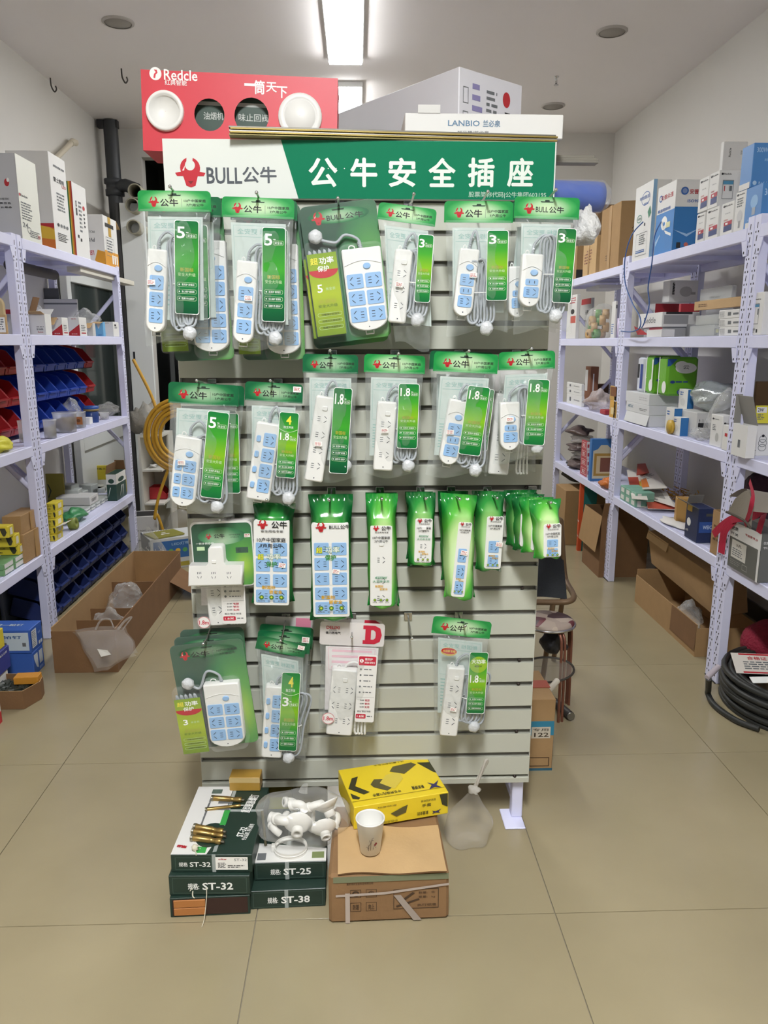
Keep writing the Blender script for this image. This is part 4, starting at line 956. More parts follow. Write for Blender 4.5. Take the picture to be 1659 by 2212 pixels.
# ------------------------------------------------------------------ white bags with red print
PINK = P('e3b8c4', .55, name='ink_pink'); CRIM = P('c0223c', .5, name='ink_crimson')
def white_bag(label, TL, TR, BL, BR, strip, card, Y, big=True, seed=1, circle=None, D=None):
    c, w, roll = pose(TL, TR, Y); fr = Frame(c, roll, Y); B0, B1 = fr(*BL), fr(*BR); h = -(B0.y + B1.y) / 2
    t = thing('white_bagged_strip', label, 'power strip', c, (0, roll, 0), 'white bags with red print')
    FW_ = film('white_header_film', .55, 'f1ecea', .2, 20)
    hh = h * .20
    b = MB(); b.prism(rrect(-w / 2, -hh, w / 2, 0, .008, 4), -.0012, .0008, FW_); hd = b.build('header_film', t)
    bag_film(t, w * .98, (B1 - B0).length, h, hh, (B0.x + B1.x) / 2, seed, bulge=.036)
    sk = (B0.x + B1.x) / 2 / (h - hh); SK = MX(((1, 0, -sk, -sk * hh), (0, 1, 0, 0), (0, 0, 1, 0), (0, 0, 0, 1)))
    b = MB(); b.T = SK; b.prism([(-w * .38, -h * .78), (w * .40, -h * .78), (w * .42, -hh - .004), (-w * .40, -hh - .004)], -.0014, -.0006, P('ded9d8', .6)); ins = b.build('insert_card', t)
    p = MB(); p.T = SK; p.ring([(-w * .34, -h * .42), (w * .37, -h * .42), (w * .37, -hh - .008), (-w * .36, -hh - .008)], .0012, -.0018, PINK)
    for k in range(4): p.rect(-w * .30, -hh - .020 - k * .017, w * .32 - k * .01, -hh - .013 - k * .017, -.0019, PINK)
    p.build('mirrored_print', ins)
    if D:
        q0, q1 = fr(D[0], D[3]), fr(D[2], D[1]); x0, x1, z0, z1 = q0.x, q1.x, q0.y, q1.y; W_, H_ = x1 - x0, z1 - z0
        p = MB()
        P_ = lambda u, v: (x0 + u * W_, z0 + v * H_)
        o = [P_(0, 0), P_(.0, .2), P_(.12, .2), P_(.12, .8), P_(0, .8), P_(0, 1), P_(.62, 1), P_(.9, .86), P_(1, .5), P_(.9, .14), P_(.62, 0)]
        i = [P_(.42, .24), P_(.42, .76), P_(.56, .76), P_(.66, .66), P_(.68, .5), P_(.66, .34), P_(.56, .24)]
        p.flat(o[:7] + [o[6]] , -.0022, CRIM) if False else None
        p.flat([o[0], o[1], o[2], P_(.42, .2), P_(.42, 0)], -.0022, CRIM); p.flat([o[4], o[5], P_(.42, 1), P_(.42, .8)], -.0022, CRIM); p.flat([P_(.12, .2), P_(.42, .2), P_(.42, .8), P_(.12, .8)], -.0022, CRIM)
        p.flat([P_(.42, 0), o[10], o[9], o[8], i[4], i[5], i[6], i[0]], -.0022, CRIM); p.flat([P_(.42, 1), i[1], i[2], i[3], i[4], o[8], o[7], o[6]], -.0022, CRIM)
        a, e = fr(705, 1362), fr(734, 1351); p.txt('DELIXI', (a.x + e.x) / 2, (a.y + e.y) / 2 + .002, e.x - a.x, .009, -.0022, CRIM, .016); p.txt('ELECTRIC', (a.x + e.x) / 2, (a.y + e.y) / 2 - .006, (e.x - a.x) * .6, .003, -.0022, INKG, .004)
        p.txt('德力西电气', (a.x + e.x) / 2 + .001, (a.y + e.y) / 2 - .014, (e.x - a.x) * 1.15, .008, -.0022, INKK, .016); p.build('brand_print', hd)
    if strip:
        kind, a, b_, wp = strip; A, Bp = fr(*a), fr(*b_); m_ = (A + Bp) / 2
        st = power_strip(t, wp * scale_at(gy(*a, Y)), (A - Bp).length, STRIPS[kind], (m_.x, -.004, m_.y), math.atan2(A.x - Bp.x, A.y - Bp.y), blue=False)
        cb = MB(); cb.tube(smooth_path([(A.x, -.014, A.y - .004), (A.x + .006, -.016, A.y + .012), (A.x + .026, -.018, A.y + .020), (A.x + .05, -.016, A.y + .006)], 6), .0034, P('e4e4e0', .5), 7)
        for k in range(4): cb.tube(smooth_path([(A.x + .040 + k * .007, -.016, A.y - .02), (A.x + .042 + k * .007, -.018, m_.y), (A.x + .036 + k * .010, -.018, Bp.y + .012), (A.x + .046 + k * .007, -.016, Bp.y + .002)], 4), .0033, P('e4e4e0', .5), 7)
        cb.build('cord', t)
    if card:
        q0, q1 = fr(card[0], card[3]), fr(card[2], card[1]); x0, x1, z0, z1 = q0.x, q1.x, q0.y, q1.y; cw, ch = x1 - x0, z1 - z0
        b = MB(); b.prism(rrect(x0, z0, x1, z1, .006, 4), -.0372, -.036, BOXW); lb = b.build('feature_label', t); p = MB(); y = -.0376
        p.flat(rrect(x0 + cw * .06, z1 - ch * .15, x1 - cw * .06, z1 - ch * .02, .003, 3), y, CRIM); p.ell(x0 + cw * .20, z1 - ch * .085, cw * .10, cw * .10, y - .0002, INKW, 16); p.txt('5', x0 + cw * .20, z1 - ch * .085, cw * .08, cw * .13, y - .0004, CRIM, .02)
        p.txt('重防护', x0 + cw * .56, z1 - ch * .06, cw * .4, ch * .035, y - .0002, INKW, .012); p.txt('新国标 更安全', x0 + cw * .62, z1 - ch * .11, cw * .54, ch * .032, y - .0002, INKW, .012)
        for k in range(5): zz = z1 - ch * (.21 + .085 * k); p.ell(x0 + cw * .18, zz, cw * .05, cw * .055, y, INKG, 10); p.greek(x0 + cw * .34, zz - ch * .012, x0 + cw * .85, zz + ch * .012, 1, y, INKG, .6, k)
        p.rect(x0 + cw * .06, z1 - ch * .625, x1 - cw * .06, z1 - ch * .622, y, INKG)
        for k, s_ in enumerate(('有颜', '够劲', '实用')): zz = z1 - ch * (.67 + .05 * k); p.txt('· 创新', x0 + cw * .30, zz, cw * .30, ch * .022, y, INKK, .002); p.txt(s_, x0 + cw * .60, zz, cw * .24, ch * .035, y, CRIM, .02)
        p.txt('做出"精品"排插', x0 + cw * .45, z1 - ch * .835, cw * .70, ch * .028, y, INKK, .006); p.flat(rrect(x0 + cw * .04, z1 - ch * .945, x0 + cw * .56, z1 - ch * .875, .003, 3), y, CRIM); p.txt('1.8米', x0 + cw * .30, z1 - ch * .91, cw * .38, ch * .04, y - .0002, INKW, .012); p.greek(x0 + cw * .62, z1 - ch * .925, x0 + cw * .94, z1 - ch * .895, 1, y, INKG, .6, 9)
        p.build('feature_print', lb)
    if circle:
        q = fr(*circle); b = MB(); b.ell(0, 0, .018, .018, 0, BOXW, 24); b.ring(ellipse(0, 0, .0175, .0175, 24), .0012, -.0002, CRIM); b.txt('1.8m', 0, 0, .027, .013, -.0003, CRIM, .02); b.build('length_sticker', t, loc=(q.x, -.0365, q.y))
    return t
white_bag('white bag with a red block letter, two rows of three socket positions', (692, 1342), (832, 1348), (686, 1584), (816, 1588), ('W6', (746, 1438), (732, 1578), 56), (766, 1405, 815, 1546), 2.07, seed=31, circle=(710, 1539), D=(783, 1352, 826, 1390))
white_bag('white bag with the red letter, the spare one behind the front bag', (700, 1336), (826, 1340), (694, 1570), (806, 1572), None, None, 2.12, seed=33, D=(786, 1340, 824, 1378))
white_bag('white bag behind the T-shaped adapter card with a round 1.8m sticker', (416, 1122), (542, 1120), (424, 1352), (540, 1362), ('w3', (462, 1190), (476, 1344), 40), (486, 1206, 530, 1338), 2.115, seed=32, circle=(446, 1335))
white_bag('white bag showing a pink corner behind the stacked green bags', (574, 1330), (676, 1336), (580, 1560), (668, 1560), None, None, 2.145, seed=34)
b = MB(); a, e = gy(640, 1352, 2.14), gy(672, 1333, 2.14); b.bb(a.x, 2.139, a.z, e.x, 2.1405, e.z, P('cf7f97', .5)); b.build('pink_label', bpy.data.objects['white_bagged_strip.003'], loc=-bpy.data.objects['white_bagged_strip.003'].location)
white_bag('white bag with a looped white cord half hidden behind the tilted bag', (1046, 800), (1160, 800), (1048, 1026), (1158, 1022), ('w3', (1090, 850), (1072, 1022), 44), None, 2.125, seed=35)

# ------------------------------------------------------------------ the hooks themselves
for px, py, Yb, what in ((367, 403, 1.955, 'holding the leftmost bags of the top row'), (554, 416, 1.955, 'holding the second bags of the top row'), (730, 428, 1.97, 'holding the dark six-socket cards of the top row'),
        (894, 419, 1.95, 'holding the slim white strip of the top row'), (1054, 414, 1.95, 'holding the second bag from right, top row'), (1201, 410, 1.95, 'holding the rightmost bags of the top row'),
        (425, 822, 1.965, 'holding the leftmost bags of the second row'), (584, 822, 1.975, 'holding the rocker-switch bag'), (713, 757, 1.98, 'holding the long white strip'), (861, 764, 1.98, 'holding the upright white strip'),
        (1013, 758, 1.97, 'holding the tilted bags of the second row'), (1148, 753, 1.98, 'holding the rightmost bag of the second row'),
        (576, 1080, 1.98, 'holding the eight-socket pouch'), (711, 1080, 1.98, 'holding the largest pouch'), (825, 1078, 1.99, 'holding the slim pouches'), (920, 1077, 1.99, 'holding the short white pouches'),
        (993, 1078, 1.98, 'holding the three-socket pouches'), (1074, 1076, 2.01, 'holding the two-socket pouch'), (1190, 1086, 1.95, 'holding the fan of four pouches'), (475, 1124, 2.0, 'holding the T-shaped adapter card'),
        (439, 1391, 2.0, 'holding the stacked blister cards at lower left'), (606, 1384, 2.0, 'holding the stacked bags with yellow numerals'), (760, 1377, 2.02, 'holding the bags with the red letter'), (890, 1379, 2.0, 'hanging empty in the lower half'), (1005, 1352, 2.03, 'holding the bag with the oval sticker')):
    hook(px, py, Yb, what, slat=min((v for v in gr if True), key=lambda v: abs(v - (gy(px, py, Yb).z + (.035 if 'empty' in what else -.006)))))
# ------------------------------------------------------------------ cartons: one body, print on its faces as a part
FACES = {}
def carton(name, label, cat, loc, size, rot=0.0, m=None, prints=(), group=None, side_m=None, jit=.0, c=.002, tilt=(0, 0), open_top=False):
    """loc = middle of the front bottom edge's box centre in plan (x, y) and bottom z; size = (x, y, z); rot about z
       prints: (kind, face, ...) with face coordinates 0..1;  F front(-y)  R right(+x)  L left(-x)  T top  """
    m = m or BOXW; sx, sy, sz = size
    b = MB()
    if open_top:
        th = .003
        b.bb(-sx / 2, -sy / 2, 0, sx / 2, sy / 2, th, m)
        for x0, y0, x1, y1 in ((-sx / 2, -sy / 2, sx / 2, -sy / 2 + th), (-sx / 2, sy / 2 - th, sx / 2, sy / 2), (-sx / 2, -sy / 2 + th, -sx / 2 + th, sy / 2 - th), (sx / 2 - th, -sy / 2 + th, sx / 2, sy / 2 - th)):
            b.bb(x0, y0, th, x1, y1, sz, m)
    else: b.cb(-sx / 2, -sy / 2, 0, sx / 2, sy / 2, sz, m, c, jit)
    o = b.build(name, loc=loc, rot=(tilt[0], tilt[1], rot)); tag(o, label, cat, group)
    if prints: face_prints(o, size, prints)
    return o
def face_prints(o, size, prints, nm='carton_print', lift=.0012):
    sx, sy, sz = size
    M_ = {'F': (MX(((1, 0, 0, -sx / 2), (0, 1, 0, -sy / 2), (0, 0, 1, 0), (0, 0, 0, 1))), sx, sz),
          'R': (MX(((0, -1, 0, sx / 2), (1, 0, 0, -sy / 2), (0, 0, 1, 0), (0, 0, 0, 1))), sy, sz),
          'L': (MX(((0, 1, 0, -sx / 2), (-1, 0, 0, sy / 2), (0, 0, 1, 0), (0, 0, 0, 1))), sy, sz),
          'T': (MX(((1, 0, 0, -sx / 2), (0, 0, 1, -sy / 2), (0, -1, 0, sz), (0, 0, 0, 1))), sx, sy)}
    p = MB()
    for i, e in enumerate(prints):
        T_, W_, H_ = M_[e[1]]; p.T = T_; y = -lift * .5 - .00012 * i; k = e[0]
        if k == 'r': p.rect(e[2] * W_, e[3] * H_, e[4] * W_, e[5] * H_, y, e[6])
        elif k == 't':      # text: cx, cy, w, h, string, material, [bold], [rot]
            p.txt(e[6], e[2] * W_, e[3] * H_, e[4] * W_, e[5] * H_, y, e[7], e[8] if len(e) > 8 else .014, e[9] if len(e) > 9 else 0)
        elif k == 'g': p.greek(e[2] * W_, e[3] * H_, e[4] * W_, e[5] * H_, e[6], y, e[7], .5, i + 3)
        elif k == 'p': p.flat([(u * W_, v * H_) for u, v in e[2]], y, e[3])
        elif k == 'e': p.ell(e[2] * W_, e[3] * H_, e[4] * W_, e[5] * H_, y, e[6], 20)
        elif k == 'o': p.ring(ellipse(e[2] * W_, e[3] * H_, e[4] * W_, e[5] * H_, 24), e[6], y, e[7])
        elif k == 'f': p.ring([(e[2] * W_, e[3] * H_), (e[4] * W_, e[3] * H_), (e[4] * W_, e[5] * H_), (e[2] * W_, e[5] * H_)], e[6], y, e[7])
    return p.build(nm, o)
def flap(o, size, edge, length, ang, m, frac=(0, 1), name='flap'):
    """board flap hinged on a top edge: edge F/B/L/R, ang from vertical outwards"""
    sx, sy, sz = size; th = .0025
    b = MB(); a = R(ang)
    if edge in 'FB': w, d = sx, sy / 2
    else: w, d = sy, sx / 2
    x0, x1 = -w / 2 + w * frac[0], -w / 2 + w * frac[1]
    b.cb(x0, -th, 0, x1, 0, length, m, .0005)
    f = b.build(name, o)
    rz = {'F': 0, 'B': math.pi, 'L': -math.pi / 2, 'R': math.pi / 2}[edge]
    f.matrix_local = MX.Rotation(rz, 4, 'Z') @ MX.Translation((0, -d, sz)) @ MX.Rotation(a, 4, 'X')
    return f
def band(o, size, axis, at, w, m, name='tape', ext=.0008, wrap='FTB'):
    """strap or tape running over a box"""
    sx, sy, sz = size; b = MB()
    if axis == 'y':   # over front, top, back at x = at
        x0, x1 = at * sx - sx / 2 - w / 2, at * sx - sx / 2 + w / 2
        if 'F' in wrap: b.bb(x0, -sy / 2 - ext, 0.001, x1, -sy / 2 - ext * .4, sz, m)
        if 'T' in wrap: b.bb(x0, -sy / 2 - ext, sz + ext * .4, x1, sy / 2 + ext, sz + ext, m)
    else:
        y0, y1 = at * sy - sy / 2 - w / 2, at * sy - sy / 2 + w / 2
        if 'T' in wrap: b.bb(-sx / 2 - ext, y0, sz + ext * .4, sx / 2 + ext, y1, sz + ext, m)
        if 'L' in wrap: b.bb(-sx / 2 - ext, y0, 0.001, -sx / 2 - ext * .4, y1, sz, m)
        if 'R' in wrap: b.bb(sx / 2 + ext * .4, y0, 0.001, sx / 2 + ext, y1, sz, m)
    return b.build(name, o)
STRAP = film('clear_strapping', .45, 'c9d2cf', .1, 20, .2)

# ------------------------------------------------------------------ goods on the floor in front of the display
def place(bl, br, z):      # front bottom edge seen at two points, on height z
    a, b_ = gz(*bl, z), gz(*br, z); return a, b_, (b_ - a).length, math.atan2(b_.y - a.y, b_.x - a.x)
def front_box(name, label, cat, bl, br, z, depth, h, **k):
    a, b_, w, r = place(bl, br, z); d = V((-math.sin(r), math.cos(r), 0)); c = (a + b_) / 2 + d * depth / 2
    return carton(name, label, cat, (c.x, c.y, z), (w, depth, h), r, **k), (w, depth, h), r, c
BG = P('23372f', .42, noise=.06, ns=12, name='dark_green_box')
def st_box(label, bl, br, z, depth, h, code, top=None, stick=False, m=BG):
    pr = [('f', 'F', .04, .10, .96, .90, .0012, P('4d6258', .5)), ('t', 'F', .30, .46, .14, .34, '规格:', INKW, .02), ('t', 'F', .60, .46, .38, .38, code, INKW, .04)]
    if stick: pr = [('f', 'F', .05, .14, .50, .86, .0012, P('4d6258', .5)), ('t', 'F', .15, .46, .11, .26, '规格', INKW, .016), ('t', 'F', .36, .46, .26, .28, code, INKW, .03), ('r', 'F', .55, .16, .95, .90, STICK), ('t', 'F', .86, .74, .16, .14, code, INKG, .008), ('g', 'F', .70, .26, .92, .44, 2, INKK), ('g', 'F', .58, .26, .68, .58, 5, INKK), ('t', 'F', .64, .78, .10, .12, 'mkw', INKR, .012)]
    if top: pr += top
    return front_box('anchor_bolt_box', label, 'box', bl, br, z, depth, h, m=m, prints=pr, group='dark green boxes stacked before the display', c=.0015, jit=.001)
# left stack: an opened tray, a closed box, a box with white and green lid print
o, sz, r, c = front_box('open_tray_box', 'dark opened box with orange cartons inside, bottom of the left stack', 'box', (369, 1982), (541, 1974), 0.0, .29, .058, m=BG, open_top=False, c=.001)
p = MB(); w_, d_, h_ = sz
p.bb(-w_ / 2 + .006, -d_ / 2 - .0012, .006, w_ / 2 - .006, -d_ / 2 - .0002, h_ - .004, P('3a241b', .8)); p.build('open_end', o)
for k in range(2):
    q = MB(); q.cb(-w_ / 2 + .010, -d_ / 2 - .004, .007 + k * .024, -.012, -d_ / 2 + .02, .029 + k * .024, P('b5763f', .6, noise=.05), .001); q.build('inner_carton', o)
st_box('dark green box in the middle of the left stack before the display', (367, 1934), (541, 1932), .060, .30, .058, 'ST-32')
topL = [('p', 'T', [(0, 0), (.44, 0), (.50, .18), (.50, 1), (0, 1)], BOXW), ('p', 'T', [(.30, .02), (.42, .02), (.42, .10), (.30, .10)], P('3aa24a', .5)), ('e', 'T', .42, .26, .20, .17, BG), ('r', 'T', .48, .40, .56, .62, P('3aa24a', .5)),
        ('t', 'T', .24, .60, .03, .50, '高强度金属膨胀螺栓', INKG, .012) , ('t', 'T', .80, .30, .20, .06, 'ST-32', INKW, .03, R(80)), ('t', 'T', .88, .30, .34, .045, '专业品质, 用心服务', INKW, .01, R(80)), ('t', 'T', .80, .72, .42, .09, '重型膨胀螺钉', INKW, .02, R(80)),
        ('r', 'T', .22, .88, .36, .95, P('5a6a60', .5)), ('r', 'T', .36, .72, .56, .78, INKG), ('r', 'T', .36, .62, .54, .66, INKG), ('t', 'T', .10, .10, .05, .09, '品牌', INKR, .03, R(80))]
o, sz, r, c = st_box('dark green and white box on top of the left stack under loose bolts', (371, 1884), (545, 1884), .119, .32, .052, 'ST-32', top=topL, stick=True)
band(o, sz, 'y', .53, .010, STRAP, 'strap'); band(o, sz, 'x', .62, .010, STRAP, 'strap', wrap='T')
BOXTOP = .119 + .052
# right stack
o, sz, r, c = st_box('dark green box at the bottom of the right stack before the display', (541, 1965), (704, 1957), .0, .26, .056, 'ST-38'); band(o, sz, 'y', .48, .010, STRAP, 'strap', wrap='F')
top2 = [('p', 'T', [(0, 0), (1, 0), (1, .22), (0, .34)], BOXW), ('r', 'T', .80, .05, .97, .16, P('7c8a5a', .5)), ('r', 'T', .04, .04, .16, .16, INKG)]
o, sz, r, c = st_box('dark green box on top of the right stack under the bag of fittings', (549, 1902), (705, 1897), .058, .25, .054, 'ST-25', top=top2); band(o, sz, 'y', .46, .011, STRAP, 'strap')
B25 = .112
# brass anchor bolts
BRASS = P('a88c54', .36, .85, name='yellow_zinc', noise=.12, ns=60)
def bolt(label, a, b_, z, r=.0085, group='loose anchor bolts on the box'):
    p, q = gz(*a, z + r), gz(*b_, z + r); L = (q - p).length
    t = thing('anchor_bolt', label, 'bolt', (p + q) / 2 - V((0, 0, r)), (0, 0, math.atan2(q.y - p.y, q.x - p.x)), group)
    b = MB(); b.T = MX.Translation((-L / 2, 0, r)) @ MX.Rotation(R(90), 4, 'Y'); b.lathe([(r, 0), (r, L * .60), (r * .82, L * .61), (r * .82, L * .80), (r, L * .82), (r, L * .97), (r * .8, L)], BRASS, 14); b.build('sleeve', t)
    b = MB(); b.T = MX.Translation((-L / 2 - .007, 0, r)) @ MX.Rotation(R(90), 4, 'Y'); b.lathe([(r * 1.25, 0), (r * 1.25, .007), (r * .5, .0075), (r * .5, -.006)][:3], P('9a937f', .35, .9), 6); b.build('hex_nut', t)
    b = MB(); b.T = MX.Translation((L / 2 - .001, 0, r)) @ MX.Rotation(R(90), 4, 'Y'); b.lathe([(r * .5, 0), (r * .5, .010)], P('8a8578', .3, .9), 10); b.build('stud_tip', t)
bolt('brass anchor bolt lying nearest to the box edge', (418, 1810), (478, 1818), BOXTOP); bolt('brass anchor bolt lying behind the nearest one', (420, 1796), (482, 1806), BOXTOP, .008)
bolt('brass anchor bolt resting across the other two', (424, 1786), (482, 1796), BOXTOP + .010, .008)
bolt('anchor bolt alone near the back of the white lid', (462, 1724), (522, 1728), BOXTOP, .008); bolt('thin long anchor bolt in the middle of the lid', (448, 1748), (520, 1740), BOXTOP, .005)
p, q = gz(574, 1826, B25 + .004), gz(566, 1752, BOXTOP + .03)
b = MB(); b.tube([p, q], .0042, P('8d876e', .35, .8), 8); tag(b.build('metal_rod'), 'thin metal rod leaning between the two box stacks', 'rod')
# twine
TW = P('d3cdb8', .8, name='twine')
zz = BOXTOP + .004
b = MB(); b.tube(smooth_path([gz(418, 1832, zz), gz(424, 1845, zz), gy(420, 1862, 1.845), gy(424, 1885, 1.83), gy(416, 1930, 1.80), gy(420, 1940, 1.79)], 8), .0016, TW, 5); b.tube(smooth_path([gz(418, 1832, zz), gy(424, 1860, 1.843), gy(432, 1895, 1.82), gy(446, 1920, 1.80), gy(442, 1980, 1.775), gz(436, 2002, .003)], 8), .0012, TW, 5)
b.tube(smooth_path([gz(432, 1832, zz), gy(436, 1890, 1.82), gy(410, 1925, 1.80)], 8), .0012, TW, 5)
lump(b, tuple(gz(421, 1831, zz + .006)), (.009, .009, .008), TW, 3, .2, 12, 8)
tag(b.build('twine'), 'pale frayed twine hanging over the front of the left box stack', 'twine')
# amber pack and olive boxes at the back
o, sz, r, c = front_box('amber_pack', 'small amber pack at the rear end of the left box', 'box', (496, 1709), (562, 1709), BOXTOP, .05, .045, m=P('b08a3c', .3, noise=.1, ns=30), prints=[('r', 'F', .0, .62, 1, .98, P('cbb27a', .3))])
o, sz, r, c = front_box('olive_carton', 'olive carton behind the bag of fittings at left', 'box', (563, 1766), (632, 1764), .0, .10, .24, m=P('857c34', .55, noise=.06), prints=[('r', 'F', 0, 0, 1, .30, P('9a9a2c', .5))])
o, sz, r, c = front_box('olive_carton', 'grey olive carton behind the bag of fittings with black comb print', 'box', (632, 1764), (706, 1762), .0, .10, .245, m=P('7d7352', .6, noise=.06), prints=[('r', 'F', -.22 + .25, .82, .06, .98, INKK)] + [('r', 'F', .02 + .1 * k, .84, .06 + .1 * k, .97, INKK) for k in range(5)])
# clear bag full of white pipe fittings
cen = gz(655, 1830, B25); cy_ = cen.y + .04
t = thing('bag_of_fittings', 'clear plastic bag full of white pipe fittings on the right dark green box', 'bag', (cen.x, cy_, B25)); t.scale = (1.12, 1.05, 1.08)
b = MB(); FB = film('fittings_bag_film', .09, 'f2f2ee', .7, 26, .10, .4)
def gath(v):
    x, y, z = v; k = max(0, (z - .10) / .06); return (x * (1 - .55 * min(1, k)), y * (1 - .55 * min(1, k)), max(.001, z))
lump(b, (0, 0, .068), (.118, .082, .074), FB, 8, .10, 34, 22, gath); b.build('clear_bag', t)
FIT = P('eceae4', .35, name='white_pvc')
def elbow(par, x, y, z, s, rx, ry, rz):
    b = MB(); pa = smooth_path([(0, 0, -.9), (0, 0, -.2), (.25, 0, .25), (.9, 0, .3)], 4); b.tube([V(q) * s for q in pa], .42 * s, FIT, 14)
    b.T = MX.Translation((0, 0, -.9 * s)); b.lathe([(.52 * s, -.02 * s), (.52 * s, .35 * s), (.42 * s, .36 * s)], FIT, 14); b.lathe([(.001, -.03 * s), (.28 * s, -.03 * s), (.28 * s, .001)], P('8d8c86', .6), 12)
    b.build('pipe_fitting', par, loc=(x, y, z), rot=(rx, ry, rz))
def flange(par, x, y, z, s, rx, rz):
    b = MB(); b.lathe([(.36 * s, 0), (.40 * s, -.05 * s), (.96 * s, .5 * s), (1.0 * s, .55 * s), (.98 * s, .62 * s)], FIT, 22); b.lathe([(.40 * s, -.05 * s), (.40 * s, -.5 * s), (.22 * s, -.5 * s), (.22 * s, -.1 * s)], FIT, 16); b.build('pipe_fitting', par, loc=(x, y, z), rot=(rx, 0, rz))
flange(t, -.012, -.050, .062, .036, R(-78), 0); flange(t, .056, -.052, .050, .032, R(-70), R(14)); flange(t, .064, -.020, .095, .034, R(-40), R(40)); 
for a in ((-.055, -.03, .075, .030, 1.2, .3, .4), (-.01, -.02, .115, .026, .4, 1.2, 0), (-.062, .01, .05, .030, 1.6, 0, 1.2), (.015, .02, .06, .034, .3, .5, 2.0), (.03, -.02, .110, .024, 1.0, .4, 1.0), (-.075, -.02, .045, .022, 1.4, .8, .2), (.02, .0, .03, .028, 1.5, 0, .3), (-.03, .03, .09, .026, .2, 1.8, .6), (.085, .0, .055, .026, .9, .2, 2.4)): elbow(t, *a)
b = MB(); b.tube(smooth_path([(.0, .0, .135), (.004, .004, .150), (.010, .0, .158)], 4), [.012 - .001 * k for k in range(9)], FB, 8); b.build('gathered_neck', t)
# white clamp ring
cr_ = gz(628, 1838, B25); b = MB()
ringp = [(.044 * math.cos(R(a)), .040 * math.sin(R(a)), .010) for a in range(-185, 175, 10)]
b.tube(ringp, .0035, FIT, 8); 
b.T = MX.Identity(4)
vs = [( .046 * math.cos(R(a)), .042 * math.sin(R(a)), z) for z in (.001, .019) for a in range(-185, 176, 10)]; n_ = len(vs) // 2
b.add(vs, [(i, i + 1, n_ + i + 1, n_ + i) for i in range(n_ - 1)], FIT, True)
b.cb(-.053, -.008, .002, -.042, .006, .022, FIT, .001)
tag(b.build('clamp_ring', loc=(cr_.x, cr_.y, B25)), 'white plastic clamp ring lying open in front of the bag of fittings', 'pipe clamp')
# the worn carton, the yellow glove box, the paper cup
a_, b_, w_, r_ = place((716, 1996), (972, 1985), 0.0)
def sag(v): return v
dpt, hgt = .30, .148
o, szc, rc, cc = front_box('worn_carton', 'worn brown carton tied with white strap, holding the yellow box', 'carton', (716, 1996), (972, 1985), 0.0, dpt, hgt, m=P('8d6c49', .85, noise=.14, ns=9, bump=.15, bs=40), jit=.008, c=.008,
   prints=[('t', 'F', .24, .80, .22, .045, '重庆清研五金制造有限公司', P('4a3726', .7), .004), ('f', 'F', .16, .52, .25, .68, .0012, P('4a3726', .7)), ('f', 'F', .29, .52, .38, .68, .0012, P('4a3726', .7)), ('f', 'F', .16, .24, .25, .42, .0012, P('4a3726', .7)), ('f', 'F', .29, .24, .38, .42, .0012, P('4a3726', .7)),
           ('o', 'F', .205, .60, .030, .06, .004, P('4a3726', .7)), ('t', 'F', .335, .61, .05, .10, '伞', P('4a3726', .7)), ('t', 'F', .205, .33, .05, .11, '防潮', P('4a3726', .7)), ('t', 'F', .335, .33, .05, .11, '向上', P('4a3726', .7)),
           ('f', 'F', .52, .26, .90, .66, .0018, P('4a3726', .7)), ('t', 'F', .80, .58, .14, .05, '数量:   件', P('4a3726', .7), .006), ('t', 'F', .80, .49, .14, .05, '重量:   kg', P('4a3726', .7), .006), ('t', 'F', .80, .33, .16, .05, '执行标准', P('4a3726', .7), .01), ('p', 'F', [(.55, .30), (.74, .44), (.73, .47), (.54, .33)], P('4a3726', .7)), ('p', 'F', [(.57, .42), (.68, .60), (.70, .58), (.59, .40)], P('4a3726', .7)),
           ('r', 'F', .02, .84, .98, .96, P('7b8064', .4))])
W3, D3, H3 = szc
def fl_(u, v): 
    x = -W3 * .44 + u * W3 * .90; y = -D3 * .5 - .006 + v * D3 * .62 
    return (x, y + .006 * math.sin(4 * u + 1), H3 + .012 - .010 * (1 - v) * (1 - .4 * u) + .003 * math.sin(9 * u + 5 * v))
b = MB(); b.grid(fl_, 14, 8, KRAFTL, True); b.grid(lambda u, v: (lambda q: (q[0], q[1] + .001, q[2] - .005))(fl_(u, v)), 14, 8, KRAFTL, True)
b.grid(lambda u, v: (lambda q: (q[0], q[1] + v * .001, q[2] - .005 * v))(fl_(u, 0)), 14, 1, KRAFTD, True); b.build('top_flap', o)
b = MB(); b.bb(-W3 * .36 - .007, -D3 / 2 - .0030, .002, -W3 * .36 + .005, -D3 / 2 - .0018, H3 * .62, P('b8aaa0', .4)); b.add([(-W3 * .46, -D3 / 2 - .0034, H3 * .56), (-W3 * .05, -D3 / 2 - .0034, H3 * .58), (W3 * .485, -D3 / 2 - .0034, H3 * .72), (W3 * .485, -D3 / 2 - .0034, H3 * .765), (-W3 * .05, -D3 / 2 - .0034, H3 * .63), (-W3 * .46, -D3 / 2 - .0034, H3 * .605)], [(0, 1, 4, 5), (1, 2, 3, 4)], P('b8aaa0', .4))
b.add([(W3 * .02, -D3 / 2 - .0040, H3 * .56), (W3 * .08, -D3 / 2 - .0040, H3 * .56), (W3 * .26, -D3 / 2 - .0040, .004), (W3 * .19, -D3 / 2 - .0040, .004)], [(0, 1, 2, 3)], P('a79a90', .4)); b.build('strap', o)
